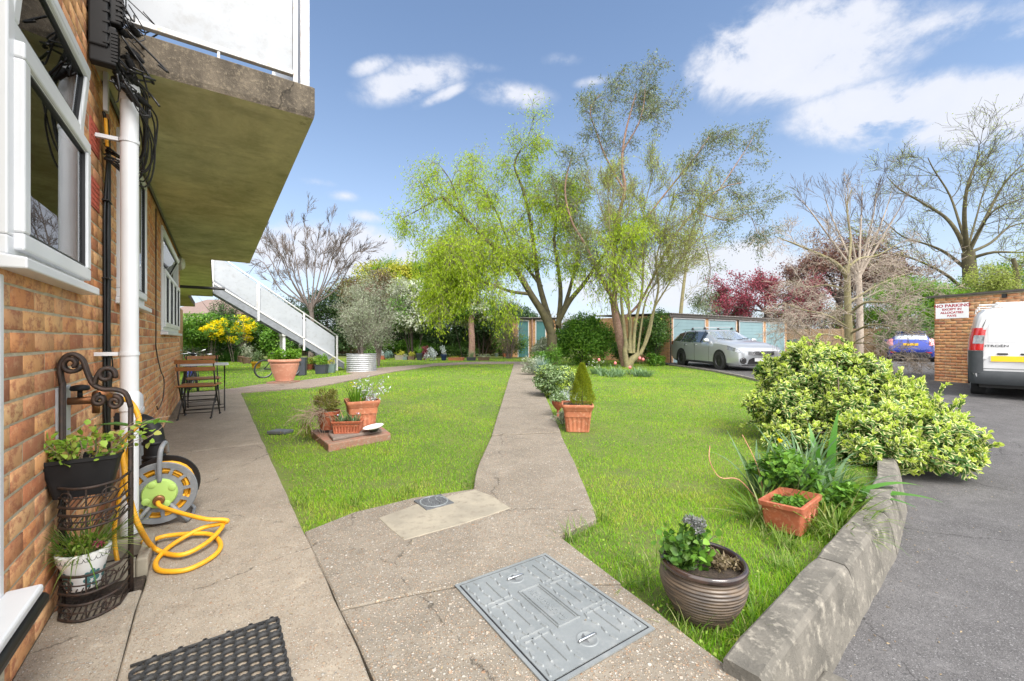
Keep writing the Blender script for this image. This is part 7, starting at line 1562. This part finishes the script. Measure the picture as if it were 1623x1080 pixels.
def basket(z, h, mat_='wrought_iron'):
    m = MB(); 
    def bow(zz, k=1.0): return [Vector((-D * k * (.55 + .45 * math.sin(math.pi * q / 12)) if 0 < q < 12 else 0, -.02 - .245 * q / 12, zz)) for q in range(13)]
    for zz, r in ((z + h, .0055), (z + h * .5, .003), (z, .005)):
        m2 = MB(); m2.tube([Vector((0, -.02, zz))] + bow(zz) + [Vector((0, -.265, zz))], r, 6); m2.build('shelf_rail', mat_, t, smooth=True)
    for q in range(1, 12):
        p = bow(z)[q]; x = p.x; m2 = MB(); m2.tube([(x, p.y, z), (0, p.y, z)], .0028, 4); m2.build('shelf_wire', mat_, t)
    for q in (3, 6, 9): p0 = bow(z)[q]; m2 = MB(); m2.tube([p0, p0 + Vector((0, 0, h))], .0035, 5); m2.build('shelf_wire', mat_, t)
    for y0, sg in ((-.075, 1), (-.21, -1)):
        pts = []
        for k in range(19):
            a = k / 18 * 2.2 * math.pi; r = .026 * (1 - k / 26); q = (-.02 - (y0 + sg * r * math.cos(a))) / .245; x = -D * (.55 + .45 * math.sin(math.pi * max(0, min(1, q)))) - .003; pts.append((x, y0 + sg * r * math.cos(a), z + h * .5 + r * math.sin(a) * 1.0))
        m2 = MB(); m2.tube(pts, .0032, 5); m2.build('curl', mat_, t, smooth=True)
basket(.465, .075); basket(.385, .05); basket(.13, .07); basket(.03, .06)
pt = at_wall('trough_planter', 'black plastic trough of strawberry plants on the upper shelf of the iron stand', 'planter', 2.405, .10, .475); pt.scale = (.85, .82, .95)
mb = MB(); mb.loft([rrect(.055, .10, .02, 0, 4), rrect(.07, .125, .022, .10, 4), rrect(.078, .135, .024, .145, 4), rrect(.083, .141, .026, .148, 4), rrect(.083, .141, .026, .162, 4), rrect(.076, .134, .024, .163, 4), rrect(.07, .125, .02, .1, 4)]); tr = mb.build('trough', 'black_plastic', pt, autosmooth=40)
mb = MB(); mb.loft([rrect(.07, .127, .02, .13), rrect(.07, .127, .02, .14)]); mb.build('soil', 'soil', tr)
m, e = stems(26, .13, .06, .135, .45, th=.0016); m.v = [(v[0], v[1] * 1.9, v[2]) for v in m.v]; m.build('stems', 'dry_vine', pt)
for w in e:
    for q in w: q.y *= 1.9
plant_on(pt, e, 'strawberry', 3, .032, .027, spread=.018, shape='leaf', lo=2, up=1.2)
m = MB(); 
for i in range(5): m.tube(wander((random.uniform(-.04, .04), random.uniform(-.12, .05), .15), (random.gauss(0, .4), -.5 - random.random(), 1), .32, 8, .15), .0011, 3)
m.build('dry_stalks', 'dry_vine', pt)
pt = at_wall('broad_leaf', 'big broad green leaves poking out behind the strawberry trough', 'plant', 2.62, .10, .5)
c = Cloud(); c.leaves([[-.02, -.0, .22], [-.12, .03, .17], [.0, -.12, .2]], [[.1, -1, -.15], [-1, .1, -.1], [-.2, -1, .1]], [[0, .2, 1], [.2, 0, 1], [0, 0, 1]], [.2, .17, .16], [.07, .055, .06], 'leaf'); c.build('foliage', 'broad', pt)
m = MB(); m.tube([(0, 0, .0), (-.02, 0, .22)], .004, 5); m.build('stem', 'stem_green', pt)
# white and green painted pot
pt = at_wall('painted_pot', 'white pot painted with dark green leaves on the lowest shelf of the iron stand', 'pot', 2.405, .10, .100); pt.scale = (.82, .82, .95)
round_pot([(.062, 0), (.066, .01), (.085, .10), (.098, .125), (.102, .155), (.098, .158)], 'white_ceramic', pt, .01, 32)
m = MB()   # zigzag wires of paint under the rim
for ph in (0, 1):
    m.tube([Vector((.0995 * math.cos(a * math.pi / 28), .0995 * math.sin(a * math.pi / 28), .137 + (.011 if (a // 2 + ph) % 2 else -.009))) for a in range(0, 56, 1)], .0012, 4, closed=True)
m.build('painted_band', 'text_dark', pt)
m = MB()
def on_pot(a, z): r = .0665 + (z - .01) * .215; return Vector((r * math.cos(a) * 1.006, r * math.sin(a) * 1.006, z))
for a0 in [-math.pi / 2 + math.pi * (.0 + k * .42) for k in range(5)]:
    for (da, z0, L, ang_) in ((0, .055, .034, 1.57), (.14, .052, .034, .8), (-.14, .052, .034, 2.3), (.16, .04, .03, .1), (-.16, .04, .03, 3.0), (.08, .03, .026, -.7), (-.08, .03, .026, 3.9), (0, .045, .02, 1.57)):
        q = []
        for k in range(10): b = k / 10 * 2 * math.pi; x = L * (.5 + .5 * math.cos(b)); y = .011 * math.sin(b); q.append((x * math.cos(ang_) - y * math.sin(ang_), x * math.sin(ang_) + y * math.cos(ang_)))
        m.add([on_pot(a0 + da * .4 + x / .08, min(.118, z0 + y)) for x, y in q], [tuple(range(10))])
m.build('painted_leaves', 'garage_teal', pt)
c = Cloud(); tuft(c, 230, .25, .0065, (.4, 1.4), (.2, 1.2), .07, .14, 5); c.build('foliage', 'grass_long', pt); c = Cloud(); clumps(c, (0, 0, .17), (.085, .085, .03), 420, .02, .013, 12, .4); c.build('leaves', 'strawberry', pt); c = Cloud(); clumps(c, (-.05, -.06, .185), (.02, .03, .012), 60, .014, .009, 5, .4); c.build('pink_flowers', 'magenta', pt)
# gully surround in the recess
t = at_wall('gully_surround', 'square concrete drain gully surround beneath the downpipe', 'drain', 2.80, .16, -.02)
m = MB()
for (x0, x1, y0, y1) in ((-.16, .16, -.115, -.07), (-.16, .16, .09, .13), (-.16, -.115, -.069, .089), (.115, .16, -.069, .089)): m.box(x0, x1, y0, y1, -.05, .085)
m.build('kerb', 'cement_patch', t, bevel=.008); m = MB(); m.box(-.11, .11, -.068, .088, -.05, -.01); m.build('grid', 'drain_metal', t)
# hose reel
def hose_reel():
    g = Vector((-2.11, 2.55, 0)); ax = Vector((.53, -.85, 0)).normalized(); rz = math.atan2(ax.y, ax.x)
    t = thing('hose_reel', 'grey hose reel with lime green hub wound with yellow hose on the pavement', 'hose reel', (g.x, g.y, .0), rz)   # local +x = axis towards the viewer
    R0 = .176; zc = .196
    for x, mm in ((.075, 'grey_plastic'), (-.10, 'black_plastic')):
        m = MB(); m.lathe([(R0 - .03, -.006), (R0, -.010), (R0 + .004, .0), (R0, .010), (R0 - .03, .006)], 56, c=(x, 0, zc), axis='x', cap0=False); m.lathe([(.085, -.006), (.11, -.005), (.11, .005), (.085, .006)], 40, c=(x, 0, zc), axis='x', cap0=False)
        n = 12
        for k in range(n):
            a = 2 * math.pi * k / n + .1; p = Vector((0, math.cos(a), math.sin(a))); q = Vector((0, -math.sin(a), math.cos(a))); C0 = Vector((x, 0, zc)); v = []
            for rr, hw in ((.105, .010), (.14, .008), (R0 - .026, .015)):
                for xx in (-.006, .006): v += [C0 + p * rr + q * hw + Vector((xx, 0, 0)), C0 + p * rr - q * hw + Vector((xx, 0, 0))]
            for o in (0, 4): m.add(v[o:o + 8], [(2, 3, 7, 6), (0, 1, 5, 4), (0, 2, 6, 4), (1, 3, 7, 5)])
        m.build('reel_disc', mm, t, autosmooth=40)
    m = MB(); m.lathe([(.085, .06), (.085, .092), (.078, .102), (.05, .106), (.0, .107)], 40, c=(0, 0, zc), axis='x', cap1=False)
    for k in range(4): a = k * math.pi / 2 + .5; m.lathe([(.02, .09), (.02, .108), (.016, .11)], 12, c=(0, .068 * math.cos(a), zc + .068 * math.sin(a)), axis='x', cap1=True)
    m.build('hub', 'lime_plastic', t, autosmooth=40)
    m = MB(); m.lathe([(.028, .10), (.028, .125), (.022, .13), (.022, .15)], 20, c=(0, .0, zc - .03), axis='x', cap1=True); m.build('connector', 'copper', t, autosmooth=40)
    # carrying handle and feet
    m = MB(); m.tube(smooth_path([(.095, .0, zc + .07), (.10, .0, zc + .17), (.09, .005, zc + .25), (.03, .01, zc + .275), (-.05, .01, zc + .265), (-.10, .01, zc + .2)], 5), .013, 12); m.build('carrying_handle', 'grey_plastic', t, smooth=True)
    for s in (-1, 1):
        m = MB(); m.tube([(.09, s * .04, zc - .06), (.10, s * .13, .016), (.02, s * .145, .012), (-.12, s * .145, .012), (-.12, s * .05, zc - .06)], .012, 10); m.build('foot_frame', 'grey_plastic', t, smooth=True)
    h = []
    for layer, (r, n) in enumerate(((.142, 9), (.129, 9), (.116, 9))):
        m = MB(); pts = []
        for k in range(n * 24): a = 2 * math.pi * k / 24; f = k / (n * 24); pts.append((-.09 + .155 * (f if layer % 2 == 0 else 1 - f), (r + .003 * math.sin(k * .7)) * math.cos(a), zc + (r + .003 * math.sin(k * .7)) * math.sin(a)))
        m.tube(pts, .0085, 8); h.append(m)
    hs = thing('garden_hose', 'yellow garden hose wound on the reel and trailing in loops over the pavement', 'hose', (g.x, g.y, 0), rz)
    for m in h: m.build('wound_hose', 'yellow_hose', hs, smooth=True)
    inv = Matrix.Translation((g.x, g.y, 0)) @ Matrix.Rotation(rz, 4, 'Z'); inv = inv.inverted()
    def W(pts, k=6): return [inv @ p for p in smooth_path(pts, k)]
    con = (Matrix.Translation((g.x, g.y, 0)) @ Matrix.Rotation(rz, 4, 'Z')) @ Vector((.15, 0, zc - .03))
    hr = .0115
    # from the connector out to the right, hairpin, back and round on the ground
    loop = [con, con + Vector((.06, -.03, -.02)), G(320, 822, .10), G(352, 824, .08), G(360, 826, .07), G(352, 830, .055), G(318, 838, .045), G(275, 862, .02), G(250, 885, .013), G(247, 900, .013), G(262, 906, .013), G(300, 902, .013), G(340, 880, .013), G(349, 862, .013), G(335, 848, .02), G(305, 846, .03), G(262, 850, .03), G(240, 857, .035), G(225, 860, .05)]
    m = MB(); m.tube(W(loop), hr, 12); m.build('trailing_hose', 'yellow_hose', hs, smooth=True)
    tap = B(2.69, .14, .82)
    drop = [tap, B(2.72, .20, .80), B(2.70, .235, .70), AT(195, 700, 1.98), AT(197, 745, 1.96), AT(205, 790, 1.93), AT(220, 835, 1.93), G(245, 870, .035), G(285, 880, .026), G(325, 862, .036), G(350, 838, .045), G(352, 830, .04)]
    m = MB(); m.tube(W(drop), hr, 12); m.build('trailing_hose', 'yellow_hose', hs, smooth=True)
    m = MB(); m.tube(W([B(2.72, .2, .60), B(2.74, .17, .4), B(2.76, .14, .2), B(2.74, .15, .06), B(2.68, .17, .04)]), .009, 10); m.build('trailing_hose', 'yellow_hose', hs, smooth=True)
hose_reel()

# ---------------- covers and mat on the concrete ----------------
def manhole():
    P1 = Vector((-.249, 1.878)); P2_ = Vector((.1705, 2.155)); P3 = Vector((.5357, 1.602)); ex = (P3 - P2_); L = ex.length; ex.normalize(); ey = (P1 - P2_); Wd = ey.length; rz = math.atan2(ex.y, ex.x)
    t = thing('manhole_cover', 'large rectangular galvanised steel manhole cover set in the concrete', 'manhole cover', (P2_.x, P2_.y, .004), rz)   # local x along the long side, local -y across
    y = lambda v: -v
    m = MB(); m.box(-.0, L, y(Wd), 0, -.003, .001); m.build('gap', 'dark_seal', t)
    m = MB(); frame_w = .012
    for b in ((-.006, L + .006, -.010, .004), (-.006, L + .006, -Wd - .004, -Wd + .010), (-.006, .009, -Wd + .0105, -.0105), (L - .009, L + .006, -Wd + .0105, -.0105)): m.box(b[0], b[1], b[2], b[3], -.002, .0035)
    m.build('frame', 'cover_steel', t)
    m = MB(); m.box(.016, L - .016, -Wd + .017, -.017, -.002, .0045)
    def ridge(m, x0, y0, x1, y1, w, h=.0055):
        d = Vector((x1 - x0, y1 - y0)); l = d.length; a = d.normalized(); n = Vector((-a.y, a.x)); r0 = []; r1 = []
        k = 6; ring = []
        for (cx, cy, s0) in ((x1, y1, -1), (x0, y0, 1)):
            for i in range(k + 1):
                an = math.pi * i / k - math.pi / 2 if s0 == -1 else math.pi * i / k + math.pi / 2; ring.append((cx + (a.x * math.cos(an) + n.x * math.sin(an)) * w, cy + (a.y * math.cos(an) + n.y * math.sin(an)) * w))
        c = Vector(((x0 + x1) / 2, (y0 + y1) / 2)); ins = [(c.x + (p[0] - c.x) * 1 - (p[0] - c.x) * 0, p[1]) for p in ring]
        r2 = []
        for p in ring:
            q = Vector(p); base = c + a * max(-l / 2, min(l / 2, (q - c).dot(a))); r2.append(tuple(base + (q - base) * .5))
        m.loft([[(p[0], p[1], .004) for p in ring], [(p[0], p[1], .004 + h) for p in r2]], cap0=False); 
    # short raised pills in rows, part of the plate
    rows = 6
    for i in range(13):
        for j in range(11):
            x = .045 + i * (L - .09) / 12; yy = -.035 - j * (Wd - .07) / 10
            if .28 * L < x < .74 * L and -.64 * Wd < yy < -.36 * Wd: continue
            if (abs(x - .15 * L) < .05 or abs(x - .86 * L) < .05) and abs(yy + Wd / 2) < .065: continue
            if j % 3 == 2: continue
            s = .5 if (i + j) % 2 else -.5; ridge(m, x - .011, yy - .006 * s, x + .011, yy + .006 * s, .0070, .0055)
    for j in (2, 5, 8):
        yy = -.035 - j * (Wd - .07) / 10
        if j == 5: continue
        for x0 in (.06, .36 * L, .68 * L): ridge(m, x0, yy, x0 + .24 * L, yy, .004)
    for x in (.30 * L, .34 * L, .66 * L, .70 * L): ridge(m, x, -.05, x, -.30 * Wd, .004); ridge(m, x, -.70 * Wd, x, -Wd + .05, .004)
    x0, x1, y0, y1 = .30 * L, .70 * L, -.38 * Wd, -.60 * Wd
    for a in ((x0, y0, x1, y0), (x0, y1, x1, y1), (x0, y0, x0, y1), (x1, y0, x1, y1), (x0 + .012, y0 - .012, x1 - .012, y0 - .012), (x0 + .012, y1 + .012, x1 - .012, y1 + .012)): ridge(m, *a, .0035)
    pl = m.build('plate', 'cover_steel', t)
    text('CLARK-DRAIN', .036, 'cover_steel', pl, (L * .5, -Wd * .475, .005), rot=(0, 0, math.pi), ext=.0016, bold=.0008)
    for x in (.15 * L, .86 * L):
        m = MB(); m.lathe([(.042, .0045), (.040, .0065), (.034, .0065), (.032, .0048), (.0, .0048)], 28, c=(x, -Wd / 2, 0), cap0=False); hs = m.build('handle_cup', 'cover_steel', t, smooth=True)
        m = MB(); m.loft([[(x - .03, -Wd / 2 + .006, .0052), (x - .02, -Wd / 2 - .012, .0052), (x + .005, -Wd / 2 - .022, .0052)][::1] + [(x + .02, -Wd / 2 - .008, .0052)], [(x - .028, -Wd / 2 + .006, .0058), (x - .018, -Wd / 2 - .011, .0058), (x + .005, -Wd / 2 - .02, .0058), (x + .019, -Wd / 2 - .008, .0058)]]); m.build('recess', 'drain_metal', hs)
        m = MB(); m.tube([(x, -Wd / 2 - .042, .007), (x, -Wd / 2 - .036, .011), (x, -Wd / 2 + .036, .011), (x, -Wd / 2 + .042, .007)], .0045, 8); m.build('handle', 'chrome', t, smooth=True)
manhole()
def drain():
    g = G(687, 797); t = thing('drain_cover', 'round slotted metal drain cover in a square frame at the lawn edge', 'drain', (g.x, g.y, .009), R(37)); s = .10
    m = MB(); m.box(-s, s, -s, s, -.01, .0); m.build('frame', 'drain_metal', t, bevel=.002)
    m = MB(); m.lathe([(.096, .0), (.096, .004), (.089, .005), (.088, .0025), (.0, .0025)], 40, cap0=False); pl = m.build('plate', 'cover_steel', t, smooth=True)
    m = MB()
    for k in range(7):
        y = -.066 + k * .022; w = math.sqrt(.084 ** 2 - y * y); x = -w
        while x < w - .02: m.box(x + .004, min(x + .05, w - .003), y - .007, y + .007, .0028, .0062); x += .055
    m.build('bars', 'drain_metal', pl)
drain()
def door_mat():
    o = B(1.885, .735, .005); t = thing('door_mat', 'black rubber ring doormat lying on the concrete', 'door mat', o, WRZ)     # extends to -x (towards the viewer) and +y (towards the wall)
    sx, sy = .75, .42; m = MB(); p = .050
    ny = int(sy / (p * .72)); nx = int(sx / p)
    for i in range(nx):
        for j in range(ny + 1):
            cx = -.025 - i * p - (p / 2 if j % 2 else 0); cy = .018 + j * p * .70
            m.lathe([(.0165, .0), (.0175, .010), (.0215, .012), (.0255, .010), (.0262, .0)], 18, c=(cx, cy, 0), cap0=False)
            m.lathe([(.004, .011), (.0075, .0125), (.0085, .004)], 8, c=(cx + p / 2, cy, 0), cap0=False)
    t2 = m.build('rings', 'black_rubber', t, smooth=True)
    m = MB()
    for k, (a, b) in enumerate((((0, 0), (-sx, 0)), ((0, 0), (0, sy + .01)))): 
        m.tube([(a[0], a[1], .005), (b[0], b[1], .005)], .005, 6)
    m.build('edge', 'black_rubber', t, smooth=True)
door_mat()
# ---------------- grass ----------------
def grass():
    keepout = [np.array(p) for p in SLABS] + [np.array([P2(491, 681, 0), P2(520, 704, 0), P2(619, 686, 0), P2(594, 667, 0)])]
    circles = [(.785, 1.742, .11), (.815, 5.28, .15), (-1.2, -5, 0), (G(443, 682).x, G(443, 682).y, .13)]
    C = Cloud(); tot = 0
    def sample(y0, y1, dens, w, h, xl, xr, nseg):
        nonlocal tot
        n = int((y1 - y0) * (xr - xl) * dens); x = RNG.uniform(xl, xr, n); y = RNG.uniform(y0, y1, n)
        kx = np.interp(y, [k[1] for k in KERB], [k[0] for k in KERB]) - .005; ok = (x < kx)
        for poly in keepout:
            # a rough margin around concrete comes from a little jitter
            ok &= ~inpoly(x + RNG.normal(0, .006, n), y + RNG.normal(0, .006, n), poly)
        for cx, cy, r in circles: ok &= (x - cx) ** 2 + (y - cy) ** 2 > r * r
        s = -x * WU.x * -1; s = x * WU.x + y * WU.y; tt = x * WN.x + y * WN.y + WD; ok &= ~((tt < .0) & (s < 9.9)); ok &= ~((tt > .95) & (tt < .97 + .15 * RNG.random(n) * (.6 + .4 * np.sin(s * 5.1))) & (s < 10.4) & (s > 2.9)); ok &= ~((tt < .956) & (s < 10.3))
        # worn patches
        f = np.sin(x * 1.9 + 1.3 * np.sin(y * 1.1)) * np.cos(y * 1.6 + 1.7 * np.sin(x * .9)) + .5 * np.sin(x * 6.1 + y * 3.7) * np.cos(y * 5.3 - x * 2.2)
        for (cx, cy, rx, ry) in ((1.35, 3.25, .26, .16), (.95, 3.6, .2, .12), (-1.0, 3.3, .25, .12), (.3, 7.0, .5, .3), (2.4, 5.2, .4, .25), (-2.2, 7.5, .5, .4), (1.62, 2.2, .3, .2), (-2.35, 4.7, .3, .25), (-1.95, 4.3, .35, .12), (.62, 1.8, .14, .16), (.75, 2.3, .15, .35), (.85, 4.6, .1, .6)):
            dd = ((x - cx) / rx) ** 2 + ((y - cy) / ry) ** 2; ok &= ~((dd < 1) & (RNG.random(n) < .72 * (1 - dd * .6)))
        ok &= ~((f > 1.05) & (RNG.random(n) < .25))
        x = x[ok]; y = y[ok]; f = f[ok]; n = len(x); tot += n
        rnd = np.clip(.44 + f * .17 + RNG.normal(0, .20, n) + .10 * (np.abs(x - .4) < 0), 0, 1)
        dry = RNG.random(n) < (.05 + .22 * (f > .7)); rnd = np.where(dry, RNG.uniform(.85, 1, n), np.minimum(rnd, .82))
        hh = h * (.9 + .25 * f) * RNG.uniform(.5, 1.35, n)
        hh *= np.where((y < 3.2) & (np.abs(x - kx[ok]) < .25), 1.9, 1)
        P = np.stack([x, y, np.full(n, -.04)], 1); C.blades(P, RNG.uniform(0, 6.283, n), hh, w * RNG.uniform(.7, 1.3, n), RNG.uniform(.05, .75, n), RNG.uniform(.2, 1.3, n), nseg, rnd)
    bands = [(1.2, 2.2), (2.2, 3.2), (3.2, 4.5), (4.5, 6.5), (6.5, 9), (9, 12.5), (12.5, 17), (17, 25)]
    for y0, y1 in bands:
        ym = (y0 + y1) / 2; d = min(15000, 62000 / ym ** 1.75); w = .0030 * max(1, ym / 3.0) ** .95; xl = -1.22 * y1 - .5; xr = min(7.3, 1.25 * y1)
        sample(y0, y1, d, w, .028 * max(1, ym / 7) ** .35, xl, xr, 3 if y0 < 3 else 2)
    o = C.build('grass', 'grass'); tag(o, 'short bright green lawn grass', 'grass', kind='stuff')
    # coarse long tufts at edges
    c = Cloud(); P = []
    for (u, v, k) in [(900, 855, 18), (930, 846, 14), (955, 822, 18), (1000, 930, 16), (1060, 985, 16), (1085, 1000, 12), (1180, 1010, 14), (1190, 960, 18), (1240, 900, 22), (1260, 870, 24), (1225, 850, 24), (1205, 830, 20), (870, 845, 10), (900, 740, 10), (560, 800, 14), (640, 785, 12), (750, 770, 12), (480, 800, 12), (1290, 850, 18), (1130, 880, 18), (1010, 890, 12)]:
        g = G(u, v, -.03); kk = max(1, int(k)); 
        for i in range(kk): P.append((g.x + random.gauss(0, .045), g.y + random.gauss(0, .045), -.035))
    P = np.array(P).repeat(3, 0); n = len(P); P[:, :2] += RNG.normal(0, .01, (n, 2)); ok = P[:, 0] < np.interp(P[:, 1], [k[1] for k in KERB], [k[0] for k in KERB]); 
    for poly in keepout: ok &= ~inpoly(P[:, 0], P[:, 1], poly)
    P = P[ok]; n = len(P); c.blades(P, RNG.uniform(0, 6.28, n), RNG.uniform(.06, .15, n), .005, RNG.uniform(.1, .9, n), RNG.uniform(.4, 1.6, n), 4); tag(c.build('long_grass', 'grass_long'), 'longer rough grass tufts along the lawn edges', 'grass', kind='stuff')
    # clover and daisies, litter
    c = Cloud(); n = 2600; y = 1.5 + RNG.random(n) ** 1.6 * 9; x = RNG.uniform(-1.1, 1.1, n) * y; kx = np.interp(y, [k[1] for k in KERB], [k[0] for k in KERB]); ok = x < kx
    for poly in keepout: ok &= ~inpoly(x, y, poly)
    tt = x * WN.x + y * WN.y + WD; ok &= tt > .95; P = np.stack([x, y, np.full(n, -.012)], 1)[ok]; n = len(P); c.leaves(P + RNG.normal(size=(n, 3)) * .004, rv(n, .2), rv(n, 2), RNG.uniform(.008, .02, n), .012); tag(c.build('clover', 'strawberry'), 'small round clover leaves scattered in the lawn', 'clover', kind='stuff')
    c = Cloud(); n = 420; y = 1.2 + RNG.random(n) ** 1.5 * 7; x = RNG.uniform(-.9, 1.0, n) * y; P = np.stack([x, y, np.full(n, .006)], 1); kx = np.interp(y, [k[1] for k in KERB], [k[0] for k in KERB]); P = P[x < kx - .1]; n = len(P); c.leaves(P, rv(n, .0) * np.array([1, 1, .1]), rv(n, 4), RNG.uniform(.006, .018, n), RNG.uniform(.003, .009, n)); tag(c.build('leaf_litter', 'litter'), 'tiny dry leaf scraps scattered over concrete and lawn', 'litter', kind='stuff')
    # fallen twigs and litter on the tarmac
    c = Cloud(); n = 900; y = 1.4 + RNG.random(n) * 9; x = np.interp(y, [k[1] for k in KERB], [k[0] for k in KERB]) + .19 + RNG.random(n) ** 3 * 3; z = np.array([drive_z(q) for q in y]) + .006; c.leaves(np.stack([x, y, z], 1), rv(n) * np.array([1, 1, .05]), rv(n, 4), RNG.uniform(.006, .022, n), RNG.uniform(.003, .008, n)); tag(c.build('leaf_litter', 'litter'), 'dry leaf scraps scattered on the tarmac driveway', 'litter', kind='stuff')
    print('BLADES', tot)
grass()
